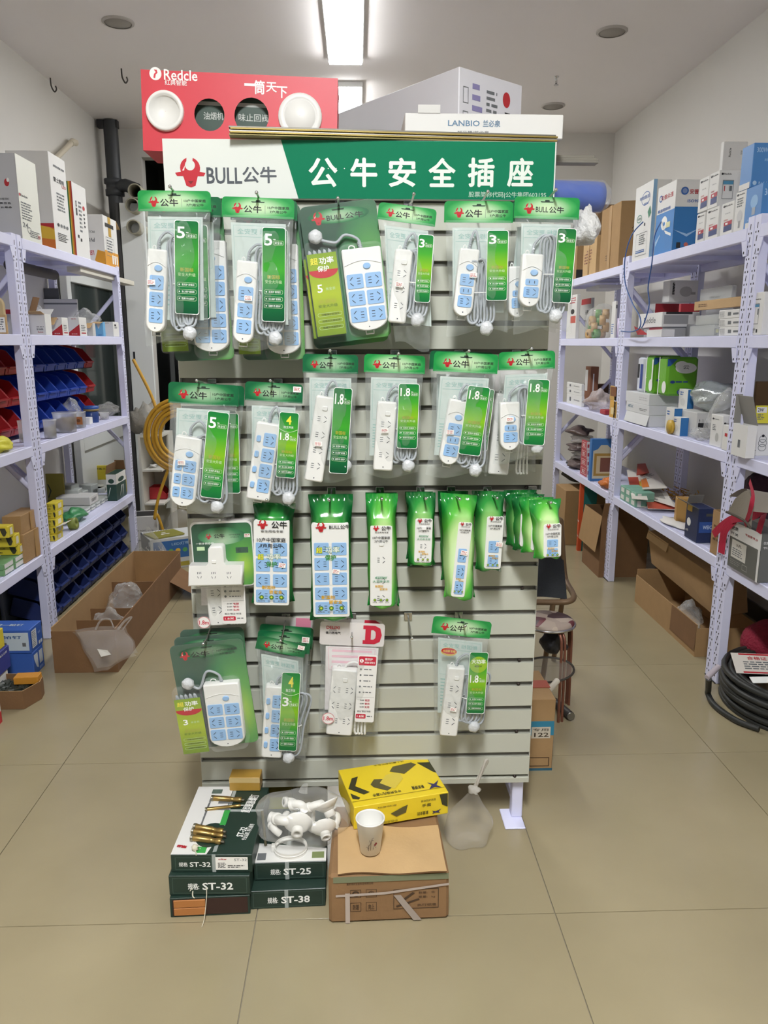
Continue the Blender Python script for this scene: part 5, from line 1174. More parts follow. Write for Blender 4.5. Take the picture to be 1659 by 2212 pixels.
# yellow glove box, turned a little, resting on the flap
zb = H3 + .013
a_, b_ = gz(765, 1792, zb), gz(968, 1757, zb); wY = (b_ - a_).length; rY = math.atan2(b_.y - a_.y, b_.x - a_.x)
dY, hY = .20, .070; nrm = V((-math.sin(rY), math.cos(rY), 0)); cY = (a_ + b_) / 2 + nrm * dY / 2
BK = P('3b3a24', .5, name='box_print_dark')
carton('glove_box', 'yellow glove box with dark chevrons lying on the worn carton', 'box', (cY.x, cY.y, zb), (wY, dY, hY), rY, m=YEL, c=.0015, jit=.001, prints=[
    ('p', 'T', [(.86, .86), (.93, .98), (1, .98), (1, .52), (.97, .56)], BK), ('p', 'T', [(.02, .46), (.10, .72), (.17, .74), (.10, .50), (.22, .30), (.15, .26)], BK), ('p', 'T', [(.02, .34), (.10, .20), (.08, .16), (.02, .20)], BK),
    ('p', 'T', [(.26, .48), (.32, .60), (.44, .56), (.50, .36), (.40, .26), (.28, .40)], P('5a5430', .5)), ('p', 'T', [(.36, .48), (.46, .66), (.62, .72), (.62, .50), (.48, .28)], P('d8c24a', .5)), ('p', 'T', [(.52, .74), (.58, .86), (.80, .90), (.84, .82), (.66, .62)], P('5a5430', .5)),
    ('t', 'T', .56, .96, .34, .04, '中号加厚耐磨十针', BK, .006), ('t', 'T', .38, .20, .30, .07, '中长劳保内穴露手', BK, .01, math.pi), ('t', 'T', .72, .22, .13, .09, '新家得健', BK, .016, math.pi), ('p', 'T', [(.84, .30), (.90, .24), (.97, .32), (.92, .20), (.96, .12), (.89, .16), (.82, .12), (.87, .22)], P('3a3560', .5)),
    ('r', 'T', .0, .115, 1, .125, P('a8941c', .5)), ('p', 'F', [(.90, .96), (.99, .96), (.99, .34), (.93, .48)], BK), ('p', 'F', [(.38, .46), (.50, .66), (.56, .74), (.54, .40), (.44, .28)], P('5a5430', .5)),
    ('t', 'F', .78, .78, .16, .10, '劳动防护用品', BK, .004), ('t', 'F', .76, .58, .10, .14, '手套', BK, .012), ('t', 'F', .72, .24, .12, .16, '家健安防', BK, .012, math.pi), ('p', 'F', [(.82, .28), (.86, .22), (.92, .30), (.89, .20), (.91, .12), (.86, .17), (.82, .12), (.84, .2)], P('3a3560', .5)), ('t', 'F', .30, .12, .30, .10, '中长劳保内穴露手', BK, .008, math.pi), ('t', 'F', .34, .82, .20, .07, '加厚防滑', BK, .004)])
b = MB()
zc = zb - .004; pc = gz(800, 1836, zc)
t = thing('paper_cup', 'white paper cup with bamboo print on the worn carton', 'cup', (pc.x, pc.y, zc))
b.lathe([(.0005, .004), (.0255, .004), (.0255, 0), (.0270, 0), (.0375, .093), (.0395, .095), (.0395, .099), (.0365, .099), (.0362, .095), (.0262, .006), (.0005, .006)], P('ecebe6', .5), 36, cap=False); b.build('cup_wall', t)
p = MB(); 
def cupp(a, z): r_ = .0270 + (.0105) * z / .093 + .0004; return (r_ * math.sin(R(a)), -r_ * math.cos(R(a)), z)
BR = P('7a6a5c', .6); 
for pts in ([(0, .02), (2, .04), (8, .058)], [(-14, .022), (-8, .034), (2, .042)], [(-10, .018), (-9, .036)], [(2, .04), (-4, .052)], [(8, .058), (16, .060)], [(-20, .030), (-12, .026)], [(4, .05), (14, .052)]): p.tube([cupp(*q) for q in pts], .0007, BR, 4)
p.add([cupp(16, .036), cupp(28, .044), cupp(34, .038), cupp(24, .032)], [(0, 1, 2, 3)], P('7c2c30', .6)); p.tube([cupp(14, .022), cupp(18, .034), cupp(28, .026)], .0007, BR, 4); p.build('bamboo_print', t)
# knotted clear bag on the floor at the right
pb = gz(1018, 1850, 0); pb.y += .07
t = thing('knotted_bag', 'knotted clear plastic bag on the floor right of the worn carton', 'bag', pb)
def bagw(v):
    x, y, z = v; k = max(0.0, min(1.0, (z - .06) / .12)); f = 1 - .86 * k ** 1.2; return (x * f + .014 * k, y * f, max(.002, z))
b = MB(); lump(b, (0, 0, .08), (.080, .068, .110), film('thin_bag_film', .07, 'e2ded8', .5, 20, .16, .38), 12, .08, 30, 24, bagw); b.build('bag_body', t)
KN = film('bag_neck_film', .5, 'd9d4cb', .5, 30, .2)
b = MB(); lump(b, (.014, 0, .178), (.019, .016, .014), KN, 5, .2, 14, 8); b.build('knot', t)
b = MB(); b.tube(smooth_path([(.016, 0, .180), (.028, .002, .215), (.040, .004, .245), (.050, .0, .270), (.046, -.004, .278), (.036, -.004, .245), (.022, -.004, .20)], 5), .0065, KN, 8, flat=.5); b.build('handle_loop', t)
# big carton behind the stand at the right
xw = gy(1187, 1760, 2.48)
o = carton('printed_carton', 'tall brown carton with blue band behind the right leg of the stand', 'carton', (xw.x - .20, 2.60, 0), (.40, .24, .275), 0, m=KRAFT, jit=.003, prints=[
    ('r', 'F', 0, .50, 1, .70, P('2f7f9c', .5)), ('r', 'F', .80, .46, .97, .62, P('c9c0ae', .6)), ('t', 'F', .89, .51, .13, .06, '122', P('3a2c1c', .6), .03), ('t', 'F', .88, .58, .14, .04, '专用', P('3a2c1c', .6), .01), ('f', 'F', .36, .06, .97, .19, .003, P('4a3320', .6)), ('t', 'F', .58, .27, .34, .10, '5年', P('4a3320', .6), .04), ('t', 'F', .2, .27, .3, .10, '质保', P('4a3320', .6), .04), ('r', 'F', 0, 0, 1, .035, P('2f5f74', .5))] + [('r', 'F', .44 + .02 * k, .075, .452 + .02 * k + (.004 if k % 3 else 0), .175, P('3a2c1c', .6)) for k in range(18)])
band(o, (.40, .24, .275), 'x', .5, .06, P('a8503c', .5), wrap='T', ext=.004)
# ------------------------------------------------------------------ goods on the left rack
def cv(x0, y0, k): return lambda x, y: (x0 + x * k, y0 + y * k)
a3, a4, a5, a7 = cv(0, 300, .2411), cv(0, 700, .2532), cv(0, 1100, .2652), cv(0, 1000, .13555)
def shelf_box(side, name, label, cat, e, yt, xfar, xside, Z, Xf=1.61, conv=None, m=None, prints=(), group=None, rot=0.0, open_top=False, **k):
    """e = near front bottom corner seen on the aisle plane, yt its top, xfar end of the aisle face, xside end of the near face"""
    xe, yb = e
    if conv: (xe, yb), (_, yt), (xfar, _), (xside, _) = conv(xe, yb), conv(0, yt), conv(xfar, 0), conv(xside, 0)
    p = gx(xe, yb, side * Xf); h = gx(xe, yt, side * Xf).z - p.z
    h = h if Z is None else gx(xe, yt, side * Xf).z - Z; y1 = gx(xfar, yb, side * Xf).y; sx = abs(xside - xe) * scale_at(p); sy = max(.012, y1 - p.y)
    if Z is None: Z = p.z
    X = side * (Xf + sx / 2); lim = (2.06 if side < 0 else 2.18)
    o = carton(name, label, cat, (X, p.y + sy / 2, Z), (sx, sy, h), rot, m=m, prints=prints, group=group, open_top=open_top, **k)
    return o, (sx, sy, h), V((X, p.y + sy / 2, Z))
GT = 'cartons on the top shelf of the left rack'
LAMPG = P('bfc0c2', .55, noise=.03); ORG = P('d8792c', .5); YLW = P('e2b83a', .5)
RED = P('b8272f', .5); NAVY = P('2a3f7c', .5)
# top shelf
shelf_box(-1, 'lamp_carton', 'grey and white carton with round red logo, leftmost on the left top shelf', 'box', (200, 872), 165, 372, -40, 1.99, conv=a3, m=LAMPG, group=GT, prints=[('r', 'R', 0, 0, 1, 1, P('dedfd3', .35)), ('e', 'F', .62, .66, .09, .045, RED), ('e', 'F', .67, .69, .05, .025, INKW), ('t', 'F', .45, .47, .42, .024, 'LED吸顶灯', INKK), ('t', 'F', .50, .42, .42, .024, '高显色', INKK), ('t', 'F', .52, .37, .42, .024, '长寿命', INKK),
   ('t', 'R', .26, .53, .34, .03, 'Redcle', INKK), ('e', 'R', .05, .53, .04, .018, RED), ('g', 'R', .08, .24, .62, .46, 7, INKG), ('t', 'R', .20, .18, .26, .06, '24', INKG), ('o', 'R', .38, .13, .09, .04, .003, INKG), ('g', 'R', .40, .05, .90, .14, 4, INKG), ('t', 'R', .85, .08, .14, .05, '红典', RED)])
shelf_box(-1, 'lamp_carton', 'tall white carton with orange and yellow foot print, second on the left top shelf', 'box', (500, 942), 150, 640, 130, 1.99, conv=a3, m=BOXW, group=GT, prints=[('r', 'F', .30, .0, 1, .27, ORG), ('p', 'F', [(.30, .10), (.72, .27), (1, .20), (1, .10), (.6, .12)], YLW), ('p', 'F', [(.4, .27), (1, .27), (1, .22)], RED),
   ('t', 'R', .50, .74, .62, .05, '雷士照明', INKK, .03), ('t', 'R', .80, .70, .26, .03, 'LED', RED), ('g', 'R', .30, .42, .8, .62, 6, INKG), ('e', 'R', .26, .27, .07, .018, INKK), ('e', 'R', .44, .27, .07, .018, INKG), ('e', 'R', .62, .27, .07, .018, INKG), ('e', 'R', .80, .27, .07, .018, INKG), ('g', 'R', .18, .10, .80, .19, 5, INKK), ('g', 'R', .25, .86, .9, .90, 1, INKG)])
shelf_box(-1, 'thin_carton', 'thin white carton with green, yellow and red edge stripes on the left top shelf', 'box', (690, 1000), 405, 806, 620, 1.99, conv=a3, m=BOXW, group=GT, prints=[('r', 'F', .30, 0, .52, 1, P('3a7a4a', .5)), ('r', 'F', .52, 0, .66, 1, YLW), ('r', 'F', .66, 0, .82, 1, ORG), ('r', 'F', .82, 0, .96, 1, RED), ('t', 'R', .20, .66, .10, .20, '品', INKK, .02), ('g', 'R', .36, .34, .58, .78, 8, INKG), ('e', 'R', .74, .70, .09, .03, RED), ('g', 'R', .70, .42, .80, .64, 4, INKK), ('r', 'R', .16, .26, .26, .30, INKK), ('r', 'R', .34, .22, .44, .26, INKK)])
o, sz, c = shelf_box(-1, 'pvc_carton', 'white and yellow carton with upside-down print, far end of the left top shelf', 'box', (945, 1055), 690, 1060, 790, 1.99, conv=a3, m=BOXW, group=GT, prints=[('p', 'F', [(.40, .10), (.58, .30), (1, .26), (1, 0), (.5, 0)], P('d9982a', .5)), ('t', 'F', .26, .50, .40, .08, 'PVC', INKG, .02, math.pi), ('t', 'F', .20, .24, .34, .09, 'LED', RED, .02, math.pi), ('t', 'F', .34, .66, .30, .05, 'PVC-U', INKG, .01, math.pi),
   ('r', 'R', 0, 0, 1, .30, P('d9982a', .5)), ('f', 'R', .12, .20, .70, .58, .003, INKG), ('g', 'R', .18, .26, .64, .54, 5, INKG), ('r', 'R', .34, .60, .54, 1, P('caa34a', .3)), ('r', 'R', .12, .78, .74, .86, INKK), ('r', 'R', .5, .06, .6, .24, INKW), ('r', 'R', .66, .06, .76, .24, INKW), ('r', 'R', .82, .06, .9, .24, INKW)])
flap(o, sz, 'B', .09, 118, KRAFTL); flap(o, sz, 'L', .05, 60, BOXG)
b = MB(); pc = gz(30 * .2411, 300 + 790 * .2411, 1.99); b.T = MX.Translation((0, 0, .028)) @ MX.Rotation(R(90), 4, 'X'); b.lathe([(.012, -.03), (.036, -.03), (.036, .03), (.012, .03), (.012, -.03)], P('8f8f5a', .6), 24, cap=False); b.lathe([(.001, .028), (.012, .028)], P('3f3f34', .8), 16, cap=False)
tag(b.build('cable_spool', loc=(-1.66, pc.y, 1.998)), 'small olive spool on its side at the left edge of the top shelf', 'spool')
b = MB(); q0, q1 = gx(118, 345, -2.035), gx(157, 306, -2.035); b.tube([q0, q1, q1 + V((0, .05, .004))], .018, P('d6cdb8', .4), 12); b.tube([q1 - (q1 - q0).normalized() * .045, q1, q1 + V((.002, .055, .005))], .023, P('d6cdb8', .4), 12)
tag(b.build('drain_pipe'), 'cream plastic pipe with elbow slanting up the left wall above the cartons', 'pipe')
q0, q1 = gx(233, 606, -1.62), gx(288, 606, -1.62)
b = MB(); b.cb(-1.70, q0.y - .5, 1.9065 - .0, -1.62, q1.y + .02, 1.9378, P('d6d2c4', .5), .002); tag(b.build('trunking_length'), 'long white cable trunking tucked under the top shelf of the left rack', 'trunking')
b = MB(); b.T = MX.Translation((-1.85, 4.35, 1.905)) @ MX.Rotation(R(-90), 4, 'X'); b.lathe([(.03, 0), (.03, .62), (.024, .62), (.024, 0), (.03, 0)], P('4a443c', .6), 18, cap=False); tag(b.build('dark_tube'), 'dark tube stored under the top shelf of the left rack', 'tube')
# second shelf
G2 = 'cartons on the second shelf of the left rack'
o, sz, c = shelf_box(-1, 'opened_carton', 'white opened carton with tan flaps, nearest the double upright on the second shelf', 'box', (415, 1762), 1570, 470, 278, 1.54, conv=a3, m=BOXW, group=G2, open_top=True, prints=[('g', 'F', .42, .22, .92, .42, 3, INKG), ('t', 'F', .66, .14, .34, .07, 'Redcle', INKR)])
flap(o, sz, 'L', .09, -20, KRAFTD); flap(o, sz, 'B', .06, 60, BOXW); flap(o, sz, 'F', .05, 75, KRAFTL)
def redwhite(): return [('p', 'F', [(0, 0), (1, 0), (1, .62), (0, .18)], RED), ('t', 'F', .5, .90, .4, .06, '照明', INKR, .008), ('t', 'F', .5, .10, .5, .05, 'LED GLOBE', INKW, .008), ('g', 'R', .2, .25, .8, .6, 4, INKG), ('r', 'R', .2, .12, .8, .18, INKR)]
o, sz, c = shelf_box(-1, 'bulb_box', 'red and white bulb box with tan flap, first of two on the second shelf', 'box', (565, 1766), 1600, 620, 470, 1.54, conv=a3, m=BOXW, group=G2, prints=redwhite()); flap(o, sz, 'F', .07, 125, KRAFTL, (0, .6))
shelf_box(-1, 'bulb_box', 'red and white bulb box, second of two on the second shelf', 'box', (720, 1768), 1598, 785, 622, 1.54, conv=a3, m=BOXW, group=G2, prints=redwhite())
o, sz, c = shelf_box(-1, 'opened_carton', 'grey carton with tan flap between red and pale blue boxes on the second shelf', 'box', (838, 1772), 1650, 862, 790, 1.54, conv=a3, m=BOXG, group=G2); flap(o, sz, 'F', .06, 120, KRAFTL)
o, sz, c = shelf_box(-1, 'bulb_box', 'pale blue box with tan flap on the second shelf of the left rack', 'box', (930, 1778), 1640, 950, 850, 1.54, conv=a3, m=P('6fb0dc', .5), group=G2, prints=[('p', 'F', [(.2, .95), (.8, .95), (.5, .5)], BOXW), ('t', 'F', .6, .10, .4, .09, 'LED', INKB)]); flap(o, sz, 'F', .06, 100, KRAFTL)
shelf_box(-1, 'bulb_box', 'white box with small black code at the far end of the second shelf', 'box', (1022, 1786), 1640, 1072, 938, 1.54, conv=a3, m=BOXW, group=G2, prints=[('t', 'F', .3, .92, .5, .06, 'LED球泡', INKK), ('r', 'R', .2, .72, .5, .84, INKK), ('g', 'R', .2, .55, .8, .68, 2, INKG)])
shelf_box(-1, 'lidded_box', 'long white box with a grey lid line behind the red and white boxes', 'box', (715, 1762), 1440, 722, 378, 1.54, Xf=1.86, conv=a3, m=BOXW, prints=[('r', 'F', 0, .86, 1, .90, INKG)])
shelf_box(-1, 'dark_carton', 'dark grey carton against the wall on the second shelf of the left rack', 'box', (560, 1762), 1345, 566, 430, 1.54, Xf=1.98, conv=a3, m=P('5b5d5e', .7))
def soft_bag(name, label, base, r, m, seed, squash=.6, cat='bag', group=None):
    b = MB(); lump(b, (0, 0, r[2]), r, m, seed, .22, 22, 14, lambda v: (v[0] * (1 - .45 * max(0, v[2] / (2 * r[2]) - .3)), v[1] * (1 - .45 * max(0, v[2] / (2 * r[2]) - .3)), max(.002, v[2])))
    return tag(b.build(name, loc=base), label, cat, group)
SB = film('shelf_bag_film', .16, 'e4e4e0', 1.0, 30, .10, .5)
soft_bag('clear_bag', 'crumpled clear bag above the pale blue box on the second shelf', V((-1.80, gx(210, 690, -1.72).y, 1.541)), (.10, .14, .085), SB, 3)
soft_bag('clear_bag', 'small crumpled clear bag in the opened carton on the second shelf', V((-1.76, gx(103, 690, -1.7).y, 1.60)), (.05, .05, .05), SB, 4)
b = MB(); b.T = MX.Translation((0, 0, .035)) @ MX.Rotation(R(75), 4, 'X'); b.lathe([(.0005, -.03), (.032, -.03), (.036, 0), (.036, .06), (.030, .065), (.0005, .065)], P('c9b48a', .6), 20); 
pq = gx(3, 650, -1.66)
b = MB(); b.prism(rrect(-.05, 0, .05, .175, .045, 6), -.01, .01, P('cbb588', .6), bev=.003); tag(b.build('wooden_board', loc=(-1.70, pq.y, 1.541)), 'cream round-topped board at the left edge of the second shelf', 'board')
shelf_box(-1, 'tan_carton', 'tan carton with a white label at the left edge of the second shelf', 'box', (68, 1745), 1575, 76, -80, 1.54, conv=a3, m=KRAFTL, prints=[('r', 'F', .40, .08, .92, .86, STICK), ('g', 'F', .46, .2, .86, .8, 5, INKG)])
shelf_box(-1, 'grey_carton', 'grey carton with a red lid beside the double upright on the second shelf', 'box', (135, 1740), 1530, 142, 70, 1.54, Xf=1.8, conv=a3, m=BOXG, prints=[('r', 'F', 0, .82, 1, 1, RED)])
# third shelf: tubs and jars
TUB = film('tub_plastic', .34, 'e4e4e0', .1, 10, .25)
def tub(label, px, py, wpx, hpx, fill, fillh=.6, cap=None, band_=None, square=False, conv=a4, Z=1.007):
    x, y = conv(px, py); k = conv(1, 0)[0] - conv(0, 0)[0]; p = gz(x, y, Z); s = scale_at(p); r = wpx * k * s / 2; h = hpx * k * s; p.y += r
    t = thing('storage_tub', label, 'tub', p, group='tubs on the third shelf of the left rack')
    b = MB(); sg = 4 if square else 24
    b.T = MX.Rotation(R(45) if square else 0, 4, 'Z'); q = r * (1.35 if square else 1)
    b.lathe([(.001, .001), (q * .86, .001), (q * .95, h * .9), (q, h * .92), (q, h), (q * .95, h)], TUB, sg, cap=False); b.build('tub_wall', t)
    b = MB(); 
    lump(b, (0, 0, h * fillh * .5 + .003), (r * .80, r * .80, h * fillh * .52), fill, int(px), .16, 16, 10, lambda v: (v[0], v[1], max(.003, v[2]))); b.build('contents', t)
    if cap:
        b = MB(); b.lathe([(r * 1.02, h * .88), (r * 1.04, h * .9), (r * 1.04, h * 1.02), (r * .98, h * 1.04)], cap, 24); b.build('lid', t)
    if band_:
        b = MB(); b.bb(-r * .80, -r * .99, h * .22, r * .80, -r * .965, h * .70, band_); b.ell(0, h * .46, r * .4, h * .1, -r * 1.0, P('7a4a22', .6), 14) ; b.build('label_sticker', t)
    return t
tub('cloudy tub before the red bins left of the double upright', 190, 1010, 88, 185, P('9b958c', .6, noise=.3, ns=60), .4)
tub('cloudy tub of clear bits right of the double upright', 412, 978, 112, 160, P('a5a39e', .6, noise=.3, ns=60), .6)
tub('large tub of brown and green fittings on the third shelf', 525, 930, 205, 170, P('6e5a3e', .6, noise=.5, ns=45), .72)
tub('square tub with an orange label on the third shelf', 675, 888, 82, 138, P('8f8a80', .6, noise=.3, ns=50), .5, band_=P('b5703a', .5), square=True)
p = gz(*a4(768, 842), 1.007); t = thing('glue_can', 'blue can with a blue lid at the back of the third shelf', 'can', (p.x, p.y + .04, 1.006))
s = scale_at(p) * .2532; r = 62 * s; hh = 142 * s; b = MB(); b.lathe([(r * .9, 0), (r * .95, hh * .3), (r * .95, hh * .62), (r * .8, hh * .68)], P('26407c', .3), 24); b.build('can_body', t)
b = MB(); b.lathe([(r * .8, hh * .68), (r * 1.02, hh * .70), (r * 1.05, hh * .74), (r * 1.05, hh * .80), (r * .98, hh * .82)], P('8d7a4a', .4), 24); b.lathe([(r, hh * .82), (r * 1.02, hh * .86), (r * .98, hh * .98), (r * .3, hh)], P('2f559c', .4), 24); b.build('lid', t)
shelf_box(-1, 'small_carton', 'small white box leaning by the orange-labelled tub', 'box', (768, 868), 797, 795, 715, 1.006, Xf=1.66, conv=a4, m=BOXW)
tub('clear bottle lying beside the blue can on the third shelf', 880, 815, 80, 60, P('c9c7c0', .5), .4)
soft_bag('clear_bag', 'crumpled clear bag at the far end of the third shelf', V((-1.74, gx(246, 892, -1.7).y, 1.006)), (.08, .12, .045), SB, 7)
soft_bag('clear_bag', 'clear bag draped before the blue bins on the third shelf', V((-1.80, gx(165, 890, -1.76).y, 1.006)), (.07, .10, .075), SB, 8)
soft_bag('yellow_sack', 'bright yellow pouch at the left edge of the third shelf', V((-1.66, gx(4, 955, -1.64).y, 1.006)), (.05, .12, .035), P('d6cf3a', .5, noise=.1, bump=.4, bs=30), 9, cat='pouch')
b = MB(); b.lathe([(.0125, 0), (.0125, .02), (.012, .021)], P('6d7072', .4), 14); tag(b.build('bottle_cap', loc=gz(2, 976, 1.007)), 'small grey cap at the left edge of the third shelf', 'cap')
# picking bins
BLUEB = P('2c4cae', .38, noise=.05, ns=20); NAVYB = P('27356b', .42, noise=.05, ns=20); REDB = P('a8282c', .38, noise=.05, ns=20)
_bin = {}
def bin_mesh(m, w=.158, d=.21, h=.105):
    if m.name in _bin: return _bin[m.name]
    t = .004; b = MB()      # local: +x to the front
    b.bb(0, 0, 0, d, w, t, m); b.bb(0, 0, 0, t, w, h, m)
    for y0 in (0, w - t):
        vs = [(0, y0, 0), (d, y0, 0), (d, y0, h * .42), (d * .62, y0, h), (0, y0, h)]; vs += [(x, y + t, z) for x, y, z in vs]
        b.add(vs, [(0, 1, 2, 3, 4), (9, 8, 7, 6, 5)] + [(i, (i + 1) % 5, 5 + (i + 1) % 5, 5 + i) for i in range(5)], m)
    b.bb(d - t, 0, 0, d, w, h * .42, m); b.bb(d - .002, w * .12, h * .36, d + .012, w * .88, h * .44, m); b.bb(d - .001, w * .2, h * .08, d + .003, w * .8, h * .30, m)
    o = b.build('storage_bin'); _bin[m.name] = o.data; COL.objects.unlink(o); bpy.data.objects.remove(o)
    return _bin[m.name]
def bin_at(m, x, y, z, label, group, tilt=R(14)):
    o = bpy.data.objects.new('storage_bin', bin_mesh(m)); COL.objects.link(o); o.location = (x, y, z); o.rotation_euler = (0, tilt, 0)
    return tag(o, label, 'bin', group)
ords = ['first', 'second', 'third', 'fourth', 'fifth', 'sixth', 'seventh', 'eighth', 'ninth', 'tenth', 'eleventh', 'twelfth']
def bin_stand(name, label, x, y0, y1, z0, z1):
    b = MB(); b.bb(x - .012, y0, z0, x, y1, z1, P('7d8796', .5))
    o = tag(b.build(name), label, 'stand')
    for yy in (y0 + .02, y1 - .05):
        q = MB(); q.bb(x - .03, yy, z0, x - .0121, yy + .03, z1, P('7d8796', .5)); q.build('post', o)
bin_stand('bin_stand', 'grey louvre panel holding the red and blue bins on the third shelf', -1.985, 3.12, 5.40, 1.006, 1.50)
bin_stand('bin_stand', 'grey louvre panel holding the navy bins below the lowest shelf', -1.90, 3.98, 5.50, .0, .40)
for ti, (z, tn) in enumerate(((1.055, 'bottom'), (1.205, 'middle'), (1.36, 'top'))):
    ys = [3.16 + .163 * k for k in range(13)] ; nb = 0; nr = 0
    for k, y in enumerate(ys):
        red = k < 6 or k == 12
        if y < 3.84 < y + .158: pass
        lab = ('red' if red else 'blue') + ' bin in the ' + tn + ' tier, ' + (('at the far end' if k == 12 else ords[nr] + ' red one from the picture edge') if red else ords[nb] + ' blue one from the red ones')
        if red: nr += 1
        else: nb += 1
        bin_at(REDB if red else BLUEB, -1.972, y, z + .03, lab, 'red and blue bins between the shelves')
for ti, (z, tn) in enumerate(((.035, 'bottom'), (.155, 'middle'), (.275, 'top'))):
    for k in range(9):
        bin_at(NAVYB, -1.888 + .0, 4.00 + .163 * k, z + .03, 'navy bin in the ' + tn + ' tier under the lowest shelf, ' + ords[k] + ' from the near end', 'navy bins below the lowest shelf', R(16))
# lowest shelf
G4 = 'yellow boxes on the lowest shelf of the left rack'
YB_ = P('d9c636', .45, noise=.04, ns=12)
def ybox(label, e, yt, xfar, xside, Z=None, conv=a7, Xf=1.61, m=None):
    return shelf_box(-1, 'yellow_box', label, 'box', e, yt, xfar, xside, Z, Xf=Xf, conv=conv, m=m or YB_, group=G4, prints=[('p', 'F', [(.70, .85), (.90, .85), (.95, .5), (.88, .15), (.80, .15), (.74, .5)], BK), ('t', 'F', .36, .68, .4, .16, '五金工具', BK, .01), ('t', 'F', .30, .28, .3, .18, '中国', BK, .012), ('r', 'R', .30, .20, .72, .82, P('d9d5c4', .6))])
o, sz, c = shelf_box(-1, 'brown_carton', 'brown taped carton at the bottom by the double upright, lowest shelf', 'carton', (405, 1500), 1135, 740, 100, .456, Xf=1.61, conv=a7, m=KRAFT, jit=.003); band(o, sz, 'x', .60, .05, TAPE, wrap='R', ext=.0035)
h0 = sz[2]
o, sz, c = shelf_box(-1, 'brown_carton', 'brown taped carton stacked second by the double upright, lowest shelf', 'carton', (345, 1135), 835, 650, 60, .457 + h0, Xf=1.62, conv=a7, m=KRAFT, jit=.003); band(o, sz, 'x', .60, .05, TAPE, wrap='R', ext=.0035)
zt = .458 + h0 + sz[2]; 
b = MB(); W_ = .30
b.grid(lambda u, v: (-1.66 - .34 * v, 3.05 + .55 * u, zt - .07 + .09 * v + .012 * math.sin(9 * u) * (1 - v) + .01 * math.sin(17 * u)), 16, 4, KRAFT, True); o2 = b.build('torn_lid'); tag(o2, 'torn brown carton lid spread over the goods at the left edge, lowest shelf', 'carton lid')
yz = .456
for k, (e, yt, xf, xs, lab) in enumerate((((300, 1470), 1310, 400, -160, 'yellow box with dark marks, bottom of the pile at the left edge'), ((232, 1300), 1150, 330, -200, 'yellow box with dark marks, middle of the pile at the left edge'), ((135, 1160), 1010, 232, -300, 'yellow box with dark marks, top of the pile at the left edge'))):
    if k == 0: yz = gx(*a7(*e), -1.62).z
    o, sz, c = ybox(lab, e, yt, xf, xs, Z=yz, Xf=1.62); yz += sz[2] + .001
    if k == 0: y_first = c.y; base_z = c.z
for k in range(2):
    for j in range(3):
        hz = (base_z - .4565) / 2 - .0005
        carton('green_carton', 'small green box under the yellow pile at the left edge, ' + ('lower' if k == 0 else 'upper') + ' row, ' + ords[j], 'box', (-1.62 - .045 - .0, y_first - .14 + j * .115, .456 + k * (hz + .0005)), (.085, .11, hz), 0, m=P('6f9c6a', .5), group='small green and white boxes at the left edge', prints=[('r', 'R', .1, .15, .9, .9, BOXW)])
yz = .456
for k in range(5):
    o, sz, c = ybox(('yellow box right of the double upright, ' + ('bottom', 'second', 'middle', 'fourth', 'top')[k] + ' of its stack'), (478 + (k % 2) * 4, 1862 - k * 67), 1862 - k * 67 - 66, 545, 395, Z=yz, conv=a4, Xf=1.63); yz += sz[2] + .0006
    if k == 1: flap(o, sz, 'R', .05, 70, BOXW)
CLR = P('b3b8b4', .25, noise=.15, ns=30)
o, sz, c = shelf_box(-1, 'long_carton', 'long grey white carton lying on the sockets, lowest left shelf', 'box', (770, 1548), 1475, 845, 485, None, Xf=1.70, conv=a4, m=BOXG, group=None, prints=[('g', 'R', .2, .3, .8, .7, 3, INKK)])
zl = c.z; rr = random.Random(4)
k = 0
for j in range(5):
    for i in range(2):
        hgt = (zl - .4575) / 2 - .001
        carton('boxed_socket', 'clear boxed socket under the long grey carton, ' + ('lower' if i == 0 else 'upper') + ' layer, ' + ords[j] + ' along', 'box', (-1.69 - .09, c.y - .14 + j * .098, .4565 + i * (hgt + .0008)), (.17, .088, hgt), rr.uniform(-.04, .04), m=CLR, group='clear boxed sockets on the lowest left shelf', c=.004, prints=[('r', 'R', .15, .2, .85, .8, P('d5d7d2', .4))])
for j, (px, py, w) in enumerate(((625, 1385, .10), (700, 1400, .10), (640, 1345, .11), (755, 1345, .09), (850, 1380, .10), (880, 1420, .09), (850, 1460, .10), (760, 1415, .09))):
    p = gx(*a4(px, py + 20), -1.86); zz = .4565 if j > 3 else .4565
    carton('boxed_socket', 'grey boxed socket standing toward the yellow boxes at the back, ' + ords[j], 'box', (-1.86 - .02 * (j % 3), p.y, .4565), (.09, .085, max(.03, p.z - .4565)), rr.uniform(-.3, .3), m=CLR, group='grey boxed sockets at the back of the lowest shelf', c=.004, prints=[('t', 'R', .5, .5, .6, .3, '插座', INKK)])
o, sz, c = shelf_box(-1, 'drill_bit_carton', 'dark green open carton with white upper half, far end of the lowest left shelf', 'box', (1000, 1482), 1275, 1085, 918, .456, Xf=1.63, conv=a4, m=P('24443a', .5), open_top=False, prints=[('r', 'F', 0, .62, 1, 1, BOXW), ('r', 'R', 0, .62, 1, 1, BOXW), ('e', 'F', .5, .74, .3, .09, P('24443a', .5)), ('e', 'R', .5, .74, .3, .09, P('24443a', .5)), ('p', 'F', [(.1, .1), (.34, .5), (.42, .5)], INKW), ('p', 'R', [(.3, .1), (.5, .5), (.58, .5)], INKW), ('p', 'R', [(.6, .1), (.62, .5), (.7, .5)], INKW)])
flap(o, sz, 'L', .06, -10, KRAFTD); flap(o, sz, 'B', .07, -15, KRAFTD)
